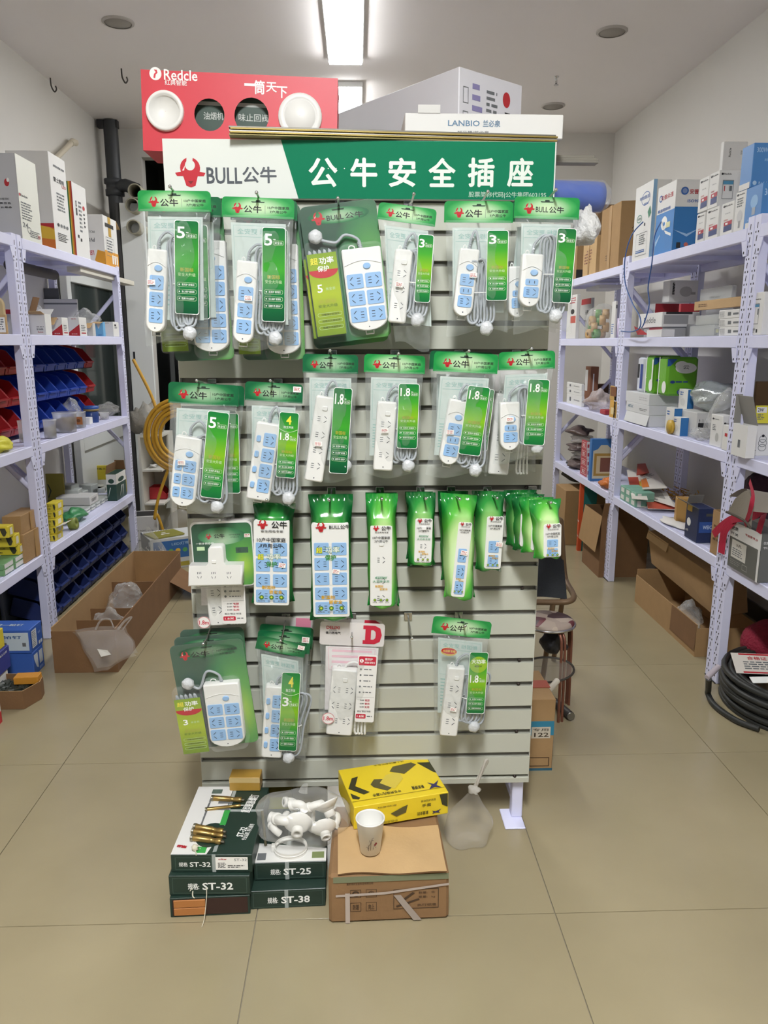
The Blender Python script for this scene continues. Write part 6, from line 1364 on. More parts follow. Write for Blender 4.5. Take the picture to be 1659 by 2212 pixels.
shelf_box(-1, 'yellow_box', 'long yellow carton along the wall at the back of the lowest left shelf', 'box', (1010, 1420), 1200, 1020, 520, .456, Xf=1.88, conv=a4, m=YB_, group=G4, prints=[('t', 'F', .30, .74, .34, .12, '好力得', BK, .01), ('t', 'F', .66, .78, .30, .12, '五金锁具王', BK, .01), ('p', 'F', [(.10, .62), (.16, .62), (.19, .72), (.16, .82), (.10, .82), (.13, .72)], BK)])
shelf_box(-1, 'yellow_box', 'bright yellow carton behind the upright, far end of lowest left shelf', 'box', (1076, 1416), 1245, 1106, 1050, .456, Xf=1.66, conv=a4, m=YB_, group=G4)
shelf_box(-1, 'yellow_box', 'dull yellow carton with dark chevron at the back, right of the upright', 'box', (548, 1416), 1272, 556, 400, .456, Xf=1.90, conv=a4, m=P('8d8232', .5), group=G4, prints=[('p', 'F', [(.05, .3), (.2, .5), (.05, .7), (.12, .7), (.28, .5), (.12, .3)], BK)])
soft_bag('green_bag', 'bag of green plastic parts on the lowest shelf of the left rack', V((-1.70, gx(176, 1118, -1.66).y, .457)), (.06, .12, .04), P('3f8a55', .35, noise=.5, ns=40, bump=.5, bs=40), 13)
b = MB(); b.T = MX.Translation((0, 0, .025)) @ MX.Rotation(R(80), 4, 'Y'); b.lathe([(.012, -.02), (.034, -.02), (.034, .02), (.012, .02), (.012, -.02)], P('7f8a3a', .5), 20, cap=False); tag(b.build('tape_roll', loc=(-1.635, gx(164, 1135, -1.62).y, .463)), 'olive tape roll at the edge of the lowest left shelf', 'tape')
# ------------------------------------------------------------------ on top of the display
BR2 = P('9a8648', .45, .5, name='brass_trim')
q0, q1 = gy(495, 304, 2.115), gy(1190, 309, 2.20)
t = thing('trim_strips', 'bundle of long brass and grey trim strips lying along the top of the sign', 'metal strips', (q0.x, 2.115, 2.0135), (0, 0, math.atan2(.06, q1.x - q0.x)))
for k, (m, n) in enumerate(((P('857a4c', .45, .5), 0), (BR2, .003), (P('a9a59a', .35, .6), .001), (BR2, .004), (P('77746a', .4, .5), .0))):
    b = MB(); b.cb(n, -.004 * (k % 2), k * .0044, .85 + n, .040, k * .0044 + .0040, m, .0006); b.build('strip', t)
zt = 2.0205
o = carton('slim_carton', 'slim white carton with blue lettering on top of the display at right', 'box', (.352, 2.28 + .11, zt + .030), (.437, .22, .062), R(.5), m=BOXW, c=.002, prints=[('t', 'F', .37, .60, .20, .24, 'LANBIO', P('5b7f9c', .5), .016), ('t', 'F', .545, .60, .11, .28, '兰必泉', P('5b7f9c', .5), .02), ('t', 'F', .43, .24, .20, .10, '好马桶/兰必泉', INKG, .004)])
flap(o, (.437, .22, .062), 'F', .020, 10, BOXW, (.08, .22))
b = MB(); b.cb(.14, 2.30, zt, .56, 2.48, zt + .0295, P('55534d', .6), .002); tag(b.build('dark_carton'), 'flat dark carton under the slim white carton on the display top', 'box')
# long white carton seen corner-on
hbig = 2.30 - zt
cx, cy = .308, 2.515
aL, aR = R(52), R(-2)
t_ = P('dcdbe0', .5, noise=.02)
o = carton('long_white_carton', 'large white carton standing corner-on behind the slim carton on the display top', 'box', (cx + .112 - .205, cy - .015 + .084 + .27, zt), (.28, .68, hbig), R(37), m=t_, c=.003, prints=[('g', 'F', .42, .3, .60, .86, 9, INKG), ('g', 'F', .20, .25, .36, .9, 6, P('8a84b0', .5)), ('e', 'F', .74, .80, .06, .08, RED), ('t', 'F', .76, .50, .34, .09, 'Redcle', INKK, .012, R(-90)), ('f', 'F', .06, .66, .14, .82, .002, INKG), ('f', 'F', .06, .42, .14, .58, .002, INKG), ('g', 'F', .88, .2, .96, .6, 5, INKG)])
# red display carton with round lamps
RD = P('d43c48', .42, noise=.02, name='red_card')
rw, rh, rd = .542, .205, .16; rx, ry = -.597, 2.35
t = thing('red_display_carton', 'red display carton with two round white lamps and two round cutouts', 'display box', (rx + rw / 2, ry + rd / 2, zt), (0, R(1.8), 0))
b = MB(); X0, X1, Z0, Z1 = -rw / 2, rw / 2, .0, rh
def rpx(px, py): p = gy(px, py, ry - .001); return p.x - rx - rw / 2, p.z - zt
holes = [(rpx(450, 250), .042), (rpx(541, 250), .048)]
cuts = [X0, (holes[0][0][0] + holes[1][0][0]) / 2, X1]
for (hc, hr), xa_, xb_ in zip(holes, cuts[:-1], cuts[1:]):
    circ = [(hc[0] + hr * math.cos(R(a)), hc[1] + hr * math.sin(R(a))) for a in range(-90, -451, -15)]
    b.flat([(hc[0], Z0), (xb_, Z0), (xb_, Z1), (xa_, Z1), (xa_, Z0), (hc[0], Z0)][1:5] + [(hc[0] - .00001, Z0)] + circ + [(hc[0] + .00001, Z0)], -rd / 2, RD)
b.bb(X0, -rd / 2, Z0 - .001, X1, rd / 2, Z0, RD); b.bb(X0, -rd / 2, Z1, X1, rd / 2, Z1 + .001, RD); b.bb(X0, -rd / 2 + .0005, Z0, X0 + .001, rd / 2, Z1, RD); b.bb(X1 - .001, -rd / 2 + .0005, Z0, X1, rd / 2, Z1, RD)
b.build('front_card', t)
b = MB(); b.bb(X0 + .002, -rd / 2 + .030, Z0 + .002, X1 - .002, -rd / 2 + .034, Z1 - .002, P('3d5146', .5)); bb_ = b.build('inner_board', t)
p = MB(); y = -rd / 2 + .0295
a, e = rpx(421, 0), rpx(481, 0); z = rpx(450, 246)[1]; p.txt('油烟机防', (a[0] + e[0]) / 2, z, e[0] - a[0], .020, y, P('c8cdc6', .5), .01); a, e = rpx(500, 0), rpx(567, 0); p.txt('味止回阀', (a[0] + e[0]) / 2, z, e[0] - a[0], .020, y, P('c8cdc6', .5), .01); p.rect(holes[0][0][0] - .04, holes[0][0][1] + .032, holes[1][0][0] + .04, holes[0][0][1] + .042, y, P('c8cdc6', .5)); p.build('inner_lettering', bb_)
p = MB(); y = -rd / 2 - .0006
x, z = rpx(331, 165); p.ell(x, z, .0165, .0165, y, INKW, 24); p.flat([(x - .006, z - .010), (x - .001, z - .012), (x + .001, z - .002), (x + .006, z + .002), (x + .004, z + .010), (x - .004, z + .010), (x + .001, z + .004), (x - .004, z - .001)], y - .0002, RD)
a, e = rpx(350, 180), rpx(421, 153); p.txt('Redcle', (a[0] + e[0]) / 2, (a[1] + e[1]) / 2, e[0] - a[0], .027, y, INKW, .014)
a, e = rpx(352, 189), rpx(399, 177); p.txt('红典智能', (a[0] + e[0]) / 2, (a[1] + e[1]) / 2, e[0] - a[0], .014, y, INKW, .01)
for ch, px, py, hh in (('一', 535, 182, .007), ('筒', 556, 187, .036), ('天', 582, 186, .026), ('下', 605, 196, .030)): x, z = rpx(px, py); p.txt(ch, x, z, .030, hh, y, INKW, .03)
p.build('brand_print', t)
for (px, py), r_, inner in (((355, 246), .0520, True), ((646, 248), .0610, False)):
    x, z = rpx(px, py); b = MB(); b.T = MX.Translation((x, -rd / 2, z)) @ MX.Rotation(R(90), 4, 'X')
    pr = [(r_, 0), (r_, .010), (r_ * .97, .014), (r_ * .80, .014), (r_ * .76, .004), (.0005, .002)] if inner else [(r_, 0), (r_, .006), (r_ * .97, .010), (r_ * .74, .012), (r_ * .72, .010), (r_ * .70, .0135), (.0005, .014)]
    b.lathe(pr, P('ecebe6', .4), 40, cap=False); b.build('round_lamp', t)
# rails and a wrapped roll that stick out at the right end
q = gy(1290, 341, 2.45)
t = thing('rail_bundle', 'grey aluminium rails sticking out past the right end of the sign', 'rails', (q.x, 2.45, 2.0215), (0, R(0), 0))
for k in range(3):
    b = MB(); b.cb(-.75, -.02 + .008 * k, k * .0085, -.004 * k, .02, k * .0085 + .008, P('8f8b80', .4, .5), .001); b.build('rail', t)
p0 = gy(1300, 392, 2.42)
t = thing('wrapped_roll', 'blue roll in clear wrapping sticking out beside the sign', 'roll', (p0.x, 2.42, 1.8785), (0, 0, R(6)))
b = MB(); b.T = MX.Translation((-.34, 0, .046)) @ MX.Rotation(R(90), 4, 'Y'); b.lathe([(.012, 0), (.041, 0), (.043, .02), (.043, .32), (.041, .34), (.012, .34)], P('2f57b0', .45, noise=.06), 28); b.build('sheet_roll', t)
b = MB(); b.T = MX.Translation((-.345, 0, .047)) @ MX.Rotation(R(90), 4, 'Y'); b.lathe([(.044, 0), (.0455, .1), (.0445, .2), (.0465, .3), (.046, .345), (.03, .365), (.008, .37)], film('roll_wrap', .07, 'eef0f6', .6, 30, .1, .3), 28, cap=False); b.build('wrapping', t)
shelf = gy(1262, 530, 2.33)
o = soft_bag('foam_bag', 'crumpled white foam bag tucked behind the rightmost top bag', V((shelf.x, 2.33, shelf.z)), (.042, .05, .052), P('dddddb', .5, bump=.9, bs=70), 5)

# ------------------------------------------------------------------ back left corner
p = gy(244, 350, 6.75)
t = thing('drain_stack', 'black drain pipe running up the back left corner', 'pipe', (p.x, 6.75, 0))
PB = P('35373a', .45)
b = MB(); b.lathe([(.056, 0), (.056, 3.235)], PB, 20); b.build('pipe_run', t)
zc = gy(250, 405, 6.75).z; b = MB(); b.lathe([(.058, zc - .07), (.074, zc - .065), (.074, zc - .02), (.066, zc - .015), (.066, zc + .02), (.080, zc + .025), (.080, zc + .06), (.058, zc + .065)], PB, 20); b.tube([(0, 0, zc), (.10, -.04, zc + .01), (.20, -.08, zc - .03)], .05, PB, 14); b.build('collar', t)
b = MB(); b.bb(-.10, -.03, 3.18, .06, .03, 3.236, P('2c2c2e', .6)); b.build('bracket', t)
GP = P('a39f8c', .5)
for k, (px, py) in enumerate(((291, 412), (285, 443), (288, 490))):
    p = gy(px, py, 6.30)
    b = MB(); b.T = MX.Rotation(R(-90), 4, 'X'); b.lathe([(.046, 0), (.054, 0), (.054, .6), (.046, .6), (.046, 0)], GP, 22, cap=False)
    tag(b.build('pipe_offcut', loc=p), 'grey pipe end pointing out above the door, ' + ('top', 'middle', 'lowest')[k] + ' of three', 'pipe', 'three pipe ends above the back left door')
# white melamine cabinet
MEL = P('cfcdc4', .5, noise=.03)
cx0, cx1, cy0, cy1 = -1.665, -1.50, 5.86, 6.22
t = thing('open_cabinet', 'small pale open cabinet by the back left door', 'cabinet', (cx0, cy0, 0))
for n, bb_ in (('side_panel', (0, 0, 0, .016, cy1 - cy0, .80)), ('back_panel', (.016, cy1 - cy0 - .012, 0, cx1 - cx0, cy1 - cy0, .80)), ('side_panel', (cx1 - cx0, 0.20, 0, cx1 - cx0 + .014, cy1 - cy0, .80)), ('top_panel', (0, 0, .8005, cx1 - cx0 + .014, cy1 - cy0, .816)), ('shelf', (.0165, 0.01, .535, cx1 - cx0 - .0005, cy1 - cy0 - .013, .550)), ('shelf', (.0165, .01, .275, cx1 - cx0 - .0005, cy1 - cy0 - .013, .290))):
    b = MB(); b.cb(*bb_, MEL, .001); b.build(n, t)
o = bin_at(REDB, cx0 + .018, cy0 + .16, .293, 'red bin alone on a shelf of the small pale cabinet', None, 0); o.scale = (.62, .9, .9)
b = MB(); lump(b, (0, 0, .014), (.03, .02, .014), BOXW, 4, .3, 14, 8); tag(b.build('white_scrap', loc=(cx0 + .07, cy0 + .12, .551)), 'small white scrap on the upper shelf of the pale cabinet', 'scrap')
soft_bag('clear_bag', 'large dusty clear bag on top of the small pale cabinet', V((cx0 + .07, cy0 + .12, .817)), (.13, .13, .12), film('dusty_film', .4, 'b9b2a4', .8, 18, .3), 15)
soft_bag('dark_sack', 'dark grey sack beside the dusty clear bag on the pale cabinet', V((cx0 - .02, cy0 + .08, .817)), (.07, .09, .10), P('77736a', .8, noise=.2, bump=.6, bs=60), 16)
# yellow hose coil
c = gy(392, 942, 5.35); YH = P('c99a2e', .35)
t = thing('hose_coil', 'yellow hose coil half hidden behind the left edge of the display', 'hose', (c.x, 5.35, c.z))
for k in range(5):
    b = MB(); r_ = .25 - .026 * k; b.tube([(r_ * math.cos(R(a)), -.012 * (k % 2), r_ * 1.02 * math.sin(R(a))) for a in range(0, 360, 10)], .0125, YH, 8, closed=True); b.build('turn', t)
b = MB(); b.tube(smooth_path([(-.30, .02, .52), (-.20, .01, .30), (-.16, .0, .18)], 6), .011, YH, 7); b.tube(smooth_path([(-.10, .0, -.22), (-.18, .0, -.42), (-.22, .0, -.58), (-.20, .02, -c.z + .3), (-.14, .05, -c.z + .012)], 6), .011, YH, 7); b.build('loose_end', t)
# store shelves seen through the opening
GS_ = P('4c4f50', .6)
sx0, sx1, sy0, sy1 = -1.72, -1.05, 7.25, 7.65
t = thing('store_shelf', 'dark steel shelf in the unlit store behind the display', 'shelving', (sx0, sy0, 0))
for x in (0, sx1 - sx0 - .035):
    for y in (0, sy1 - sy0 - .035): b = MB(); b.cb(x, y, 0, x + .035, y + .035, 2.2, GS_, .002); b.build('upright', t)
SHZ = [.35, .80, 1.02, 1.75]
for z in SHZ: b = MB(); b.cb(.0, .0, z - .03, sx1 - sx0, sy1 - sy0, z, GS_, .002); b.build('shelf_board', t)
for k in range(3):
    carton('lock_box', ('lowest', 'middle', 'upper')[k] + ' white lock box in the unlit store', 'box', (-1.52, 7.40, 1.021 + k * .115), (.27, .22, .112), 0, m=BOXG, group='white lock boxes in the store', prints=[('t', 'F', .56, .5, .6, .2, '防锈执手门锁', INKK)])
carton('lock_box', 'red and yellow box on top of the white lock boxes in the store', 'box', (-1.52, 7.40, 1.021 + 3 * .115), (.27, .22, .13), 0, m=P('a3303a', .5), prints=[('p', 'F', [(.4, 1), (1, 1), (1, .1), (.72, .2), (.6, .7)], P('d9b23a', .5))])
carton('pale_carton', 'pale carton in the store beside the lock boxes', 'box', (-1.22, 7.42, 1.021), (.27, .24, .42), 0, m=BOXG)
# things on the floor at the far left
o = carton('blue_print_carton', 'white carton with blue print standing behind the left edge of the display', 'box', (-1.30, 5.20, 0), (.34, .26, .215), R(28), m=P('c8cac8', .55), jit=.003, prints=[('r', 'F', .06, .34, .94, .92, P('2f63a0', .5)), ('t', 'F', .60, .80, .36, .10, 'LED灯带', P('9fc0da', .5), .02)] + [('e', 'F', .40 + .14 * k, .58, .05, .07, YLW if k % 2 else P('58a05a', .5)) for k in range(4)] + [('r', 'F', .06, .06, .94, .20, P('a89a3a', .5)), ('r', 'L', 0, .0, 1, 1, P('2c3a58', .5))])
t = thing('notebook', 'olive spiral notebook lying on the blue print carton', 'notebook', (-1.33, 5.15, .219), (0, 0, R(40)))
b = MB(); b.cb(-.11, -.085, 0, .11, .085, .010, P('8f8c3c', .5, noise=.05), .001); b.build('cover', t)
b = MB()
for k in range(11): b.tube([(-.10 + .02 * k, .083 + .006 * math.cos(a), .005 + .009 * math.sin(a)) for a in [i * math.pi / 4 for i in range(8)]], .0012, CHROME, 5, closed=True)
b.build('spiral', t); b = MB(); b.bb(-.03, -.03, .0102, .03, -.012, .0106, STICK); b.bb(-.01, .01, .0102, .02, .025, .0106, STICK); b.build('title_sticker', t)
o = carton('white_black_carton', 'white carton with black top stripe farther back on the left floor', 'box', (-1.60, 5.86 - .22, 0), (.20, .22, .26), R(12), m=BOXG, prints=[('r', 'T', .1, .1, .9, .9, INKK), ('t', 'F', .5, .6, .7, .06, '雷士 NVC-LED', INKK), ('r', 'F', .0, .3, 1, .33, INKG)])
soft_bag('clear_bag', 'heap of torn clear film on the floor behind the display edge', V((-1.30, 5.75, .0)), (.20, .14, .14), film('torn_film', .25, 'b9b8b2', .9, 16, .2), 19)
WIRE = film('wire_bag_film', .18, 'c4c3ba', .35, 24, .15, .4)
t = thing('bag_of_wires', 'clear bag full of wire ties at the end of the long carton', 'bag', (-1.35, 4.86, .0))
b = MB(); lump(b, (0, 0, .14), (.13, .10, .20), WIRE, 21, .10, 24, 18, lambda v: (v[0] * (1 - .6 * max(0, (v[2] - .12) / .25)), v[1] * (1 - .6 * max(0, (v[2] - .12) / .25)), max(.01, v[2]))); b.build('clear_bag', t)
b = MB(); rr = random.Random(5)
for k in range(120):
    a, h_ = rr.uniform(0, 6.28), rr.uniform(.03, .20); f = (1 - max(0, h_ - .12) * 3) * .9; d = V((rr.uniform(-.03, .03), rr.uniform(-.03, .03), rr.uniform(-.03, .03))); p0 = V((.12 * f * math.cos(a), .09 * f * math.sin(a), h_)); b.tube([p0, p0 + d], .0014, P('d6d6cc', .4), 3)
w_ = b.build('wire_ties', t); w_['kind'] = 'stuff'
# long open carton with dividers
lx0, lx1, ly0, ly1, lh = -1.418, -1.125, 3.385, 4.72, .222
t = thing('long_open_carton', 'long open brown carton on the floor below the navy bins', 'carton', ((lx0 + lx1) / 2, (ly0 + ly1) / 2, 0))
ox, oy = (lx0 + lx1) / 2, (ly0 + ly1) / 2
for n, a in (('front_wall', (lx0, ly0, 0, lx1, ly0 + .006, lh * .92)), ('rear_wall', (lx0, ly1 - .006, 0, lx1, ly1, lh)), ('left_wall', (lx0, ly0 + .006, 0, lx0 + .006, ly1 - .006, lh)), ('right_wall', (lx1 - .006, ly0 + .006, 0, lx1, ly1 - .006, lh * .96)), ('bottom', (lx0 + .006, ly0 + .006, 0.0, lx1 - .006, ly1 - .006, .005))):
    b = MB(); b.bb(*a, KRAFTD if n in ('front_wall', 'right_wall') else KRAFT); b.build(n, t, loc=(-ox, -oy, 0))
for yy, hh in ((3.62, .17), (3.82, .16), (4.18, .19)): b = MB(); b.bb(lx0 + .03, yy, .006, lx1 - .03, yy + .005, hh, KRAFTD); b.build('divider', t, loc=(-ox, -oy, 0))
b = MB(); b.add([(lx1, ly1 - .30, lh * .5), (lx1, ly1, lh * .5), (lx1 + .14, ly1 - .04, .03), (lx1 + .14, ly1 - .30, .03)], [(0, 1, 2, 3)], KRAFTD); b.build('flap', t, loc=(-ox, -oy, 0))
soft_bag('clear_bag', 'clear bag of papers inside the long open carton', V((-1.27, 4.02, .007)), (.10, .13, .11), SB, 23)
soft_bag('clear_bag', 'second clear bag inside the long open carton, nearer the front', V((-1.27, 3.72, .007)), (.10, .07, .09), SB, 24)
# bag hanging over the carton front
HB = film('hanging_bag_film', .24, 'd4cec8', .8, 14, .12, .4)
pc = gy(225, 1400, 3.35)
t = thing('hanging_bag', 'empty clear carrier bag hung over the front of the long open carton', 'bag', (pc.x, 3.355, .0))
def hb(u, v):
    a, b_ = (.0, .0), (0, 0); TLp, TRp, BLp, BRp = V((-.135, .215)), V((.10, .225)), V((-.05, .035)), V((.15, .10))
    q = TLp.lerp(TRp, u).lerp(BLp.lerp(BRp, u), v); bul = math.sin(math.pi * u) ** .6 * math.sin(math.pi * (.12 + .84 * v)) ** .6
    tip = max(0, v - .6) * max(0, .5 - abs(u - .35)) * .16
    return (q.x + .006 * math.sin(9 * v + 3 * u), -.05 * bul - .008 - .004 * math.sin(14 * u + 8 * v) + .010 * math.sin(5 * v), q.y + .012 * math.sin(3.1 * u) - tip)
b = MB(); b.grid(hb, 20, 18, HB); b.grid(lambda u, v: (lambda q: (q[0], .016, q[2]))(hb(u, v)), 12, 10, HB); b.build('bag_body', t)
b = MB(); b.tube(smooth_path([(-.03, -.01, .225), (-.01, .01, .262), (.03, .01, .268), (.05, -.005, .232)], 5), .006, HB, 6, flat=.5); b.tube(smooth_path([(.07, -.01, .225), (.10, .01, .26), (.13, .015, .275), (.11, .01, .25), (.09, -.005, .222)], 5), .006, HB, 6, flat=.5); b.build('handle_loop', t)
b = MB(); b.add([(-.01, -.066, .155), (.035, -.068, .150), (.050, -.066, .128), (.005, -.068, .118)][::1], [(0, 1, 2, 3)], STICK); b.build('paper_slip', t)
# blue-white cartons, yellow and purple boxes at the left edge
BW = P('3a62b4', .5)
NB = [('r', 'F', .10, .12, .97, .90, P('c9d6de', .5)), ('t', 'F', .62, .70, .46, .14, '一帕钉', P('2c5a94', .5), .03), ('r', 'F', .55, .30, .60, .46, INKG), ('r', 'F', .86, .30, .92, .46, INKG), ('r', 'R', .10, .16, .50, .90, P('d5d9dc', .5)), ('g', 'R', .14, .2, .46, .86, 9, INKG), ('t', 'R', .72, .62, .2, .10, '钢排', P('9fb6e0', .5)), ('r', 'R', .62, .12, .74, .26, P('d5d9dc', .5)), ('r', 'R', .78, .12, .9, .26, P('d5d9dc', .5)), ('t', 'T', .5, .5, .6, .20, '佰钢一帕钉', P('c9d6de', .5), .03)]
NB2 = [('r', 'R', .10, .16, .44, .86, P('c9ced4', .5)), ('r', 'R', .56, .3, .88, .86, P('c9ced4', .5)), ('t', 'R', .7, .14, .4, .14, '钢排钉', P('9fb6e0', .5))]
carton('nail_carton', 'blue carton on the floor under the blue and white nail carton', 'box', (-1.498 - .12, 3.415, 0), (.24, .12, .112), 0, m=BW, jit=.002, prints=NB2, group=None)
carton('nail_carton', 'blue and white nail carton on top at the left edge of the floor', 'box', (-1.498 - .135, 3.415, .113), (.27, .13, .112), 0, m=BW, jit=.002, prints=NB)
ey = gz(20, 1500, 0).y
carton('white_carton', 'white box under the purple box at the left picture edge', 'box', (-1.60, 3.16, 0), (.10, .11, .10), 0, m=BOXW, prints=[('t', 'R', .4, .5, .3, .4, '1', INKG)])
carton('purple_carton', 'purple box under the yellow box at the left picture edge', 'box', (-1.60, 3.18, .101), (.11, .12, .10), 0, m=P('38408c', .5), prints=[('t', 'R', .5, .8, .6, .1, '电工之家', INKW)])
carton('yellow_carton', 'yellow box at the left picture edge on the purple box', 'box', (-1.605, 3.17, .202), (.10, .11, .085), 0, m=YB_, prints=[('r', 'R', .1, .3, .4, .7, STICK)])
# tray of dark bits with an orange pack
tx, ty = -1.475, 3.115
t = thing('tray_carton', 'low brown tray of small dark parts at the left edge of the floor', 'tray', (tx, ty, 0))
oc = [(-.13, -.095), (.07, -.095), (.105, .0), (.095, .055), (.04, .085), (-.13, .085)]; n_ = len(oc)
b = MB(); 
for k in (0, 1):
    sc = 1.0 - .045 * k
    vs = [(x * sc, y * sc, 0.001) for x, y in oc] + [(x * sc, y * sc, .082) for x, y in oc]; b.add(vs, [(i, (i + 1) % n_, n_ + (i + 1) % n_, n_ + i) for i in range(n_)], KRAFTD)
b.add([(x, y, .001) for x, y in oc], [tuple(range(n_))], KRAFTD); b.add([v for x, y in oc for v in ((x, y, .082), (x * .955, y * .955, .082))], [(2 * i, 2 * i + 1, (2 * i + 3) % (2 * n_), (2 * i + 2) % (2 * n_)) for i in range(n_)], KRAFT); b.build('tray_wall', t)
b = MB(); rr = random.Random(8)
for k in range(150):
    x, y = rr.uniform(-.115, .06), rr.uniform(-.08, .055); 
    b.T = MX.Translation((x, y, .060 + rr.uniform(-.004, .006))) @ MX.Rotation(rr.uniform(0, 3), 4, 'Z') @ MX.Rotation(rr.uniform(-.6, .6), 4, 'X'); b.cb(-.012, -.006, -.004, .012, .006, .004, P('2f342c', .35, noise=.4, ns=50), .001)
k_ = b.build('small_parts', t); k_['kind'] = 'stuff'
carton('orange_pack', 'orange pack lying on the tray of dark parts', 'box', (tx + .045, ty + .02, .072), (.10, .055, .032), R(4), m=P('c98a2e', .45))
carton('red_white_carton', 'red and white box at the left picture edge in front of the tray', 'box', (-1.50, 2.86, 0), (.10, .11, .085), 0, m=BOXW, prints=[('p', 'R', [(0, 0), (1, 0), (1, .6), (0, .1)], RED)])
# ------------------------------------------------------------------ goods on the right rack
z1, z2, z3 = cv(1180, 280, .2887), cv(1180, 740, .2887), cv(1180, 1000, .2887)
z5 = cv(1500, 850, .20333)
def rb(name, label, e, yt, xfar, xside, Z, conv=z1, Xf=1.61, cat='box', **k): return shelf_box(1, name, label, cat, e, yt, xfar, xside, Z, Xf=Xf, conv=conv, **k)
GR1 = 'cartons on the top shelf of the right rack'
# top shelf
o, sz, c = rb('brown_carton', 'tall brown carton at the near end of the far bay, right top shelf', (535, 1020), 545, 398, 690, 1.96, m=KRAFT, jit=.003, group=GR1, prints=[('t', 'L', .46, .76, .34, .05, '公牛', P('4a3320', .6), .02), ('g', 'L', .08, .14, .62, .24, 3, P('4a3320', .6)), ('t', 'F', .72, .58, .30, .10, '公', P('4a3320', .6), .02)]); band(o, sz, 'x', .5, .05, TAPE, wrap='L', ext=.0035)
o, sz, c = rb('brown_carton', 'small taped brown carton left of the tall one on the right top shelf', (366, 1052), 795, 272, 410, 1.96, m=KRAFTL, jit=.002, group=GR1, prints=[('g', 'L', .12, .3, .7, .7, 5, P('7a4a34', .6))]); band(o, sz, 'x', .55, .03, TAPE, wrap='L', ext=.0025)
rb('brown_carton', 'brown carton with dark foot at the far end of the right top shelf', (222, 1090), 872, 196, 275, 1.96, m=KRAFT, group=GR1, prints=[('r', 'F', 0, 0, 1, .28, INKK)])
rb('brown_carton', 'dark brown carton at the wall with large characters, right top shelf', (362, 1050), 575, 330, 560, 1.96, Xf=1.79, m=P('84694a', .85, noise=.08), group=GR1, prints=[('t', 'F', .52, .83, .5, .09, '燃气专用"', P('4a3a28', .6), .03)])
rb('cable_carton', 'white cable carton with a green diamond at the near end of the far bay', (765, 962), 392, 640, 900, 1.96, m=BOXW, group=GR1, prints=[('o', 'L', .62, .80, .24, .09, .004, INKB), ('t', 'L', .55, .82, .56, .05, '布线首选', INKB, .016), ('t', 'L', .66, .73, .24, .03, '网络线', INKB, .01), ('o', 'L', .32, .56, .15, .055, .006, P('5a8a7a', .5)), ('t', 'L', .32, .56, .2, .03, '抗菌家', P('3a6a5a', .5), .012), ('p', 'L', [(.86, .52), (.98, .58), (.90, .68), (.78, .61)], P('2f7a5a', .5)), ('r', 'L', .62, .44, .68, .48, INKK), ('g', 'L', .38, .20, .74, .34, 5, INKG), ('r', 'L', .22, .10, .72, .115, INKB), ('r', 'L', .22, .125, .72, .135, INKB), ('f', 'L', .2, .06, .84, .36, .002, INKG), ('r', 'F', 0, 0, .2, 1, P('8fb8dc', .5))])
rb('network_cable_carton', 'blue and white network cable carton with a white spool picture', (935, 935), 392, 805, 1140, 1.96, m=BOXW, group=GR1, prints=[('r', 'L', 0, .0, 1, .60, P('2f7fc6', .45)), ('r', 'F', 0, .0, 1, .62, P('2f78b8', .45)), ('t', 'L', .55, .82, .66, .07, '安普众连', INKR, .02), ('o', 'L', .20, .82, .09, .05, .006, INKB), ('t', 'L', .42, .64, .70, .05, '高速网络线', INKB, .02), ('e', 'L', .48, .44, .17, .10, INKW), ('e', 'L', .48, .43, .05, .03, P('2f7fc6', .45)), ('r', 'L', .60, .36, .82, .44, P('dcdcae', .5)), ('p', 'L', [(.5, .34), (.9, .26), (.9, .22), (.6, .28)], INKW), ('p', 'L', [(.05, .2), (.3, .3), (.3, .27), (.06, .13)], P('9fc4e6', .4)),
   ('o', 'F', .32, .84, .14, .055, .009, INKB), ('e', 'F', .32, .84, .09, .036, P('7a8fb8', .5)), ('t', 'F', .75, .83, .5, .07, '安普众', INKR, .02), ('t', 'F', .72, .70, .55, .04, 'ISO9001', INKB, .012), ('r', 'F', .15, .04, .30, .12, INKK), ('e', 'F', .5, .09, .08, .03, P('c86a5a', .5)), ('p', 'F', [(0, .3), (.5, .24), (.95, .32), (.5, .20)], P('9fc4e6', .4))])
BULB = [('e', 'L', .22, .90, .10, .035, INKK), ('t', 'L', .60, .90, .56, .05, 'Redcle', INKK, .014), ('t', 'L', .55, .66, .4, .035, '高亮灯泡', INKG, .006), ('t', 'L', .44, .46, .34, .05, '50W', INKR, .008), ('p', 'L', [(.30, .28), (.30, .40), (.95, .42), (.95, .30)], P('b0283c', .5)), ('p', 'L', [(.30, .10), (.30, .27), (.95, .29), (.95, .12)], P('2c3c74', .5)), ('r', 'L', .42, .31, .62, .37, INKW)]
BULBF = [('e', 'F', .14, .89, .05, .03, INKK), ('t', 'F', .38, .89, .34, .045, 'Redcle', INKK, .014), ('r', 'F', .20, .60, .66, .70, P('4f8fb0', .5)), ('r', 'F', .50, .42, .62, .56, INKG), ('r', 'F', .26, .42, .30, .56, INKR), ('f', 'F', .18, .2, .68, .72, .002, INKG)]
GB2 = 'white bulb boxes on the right top shelf'
low = {}
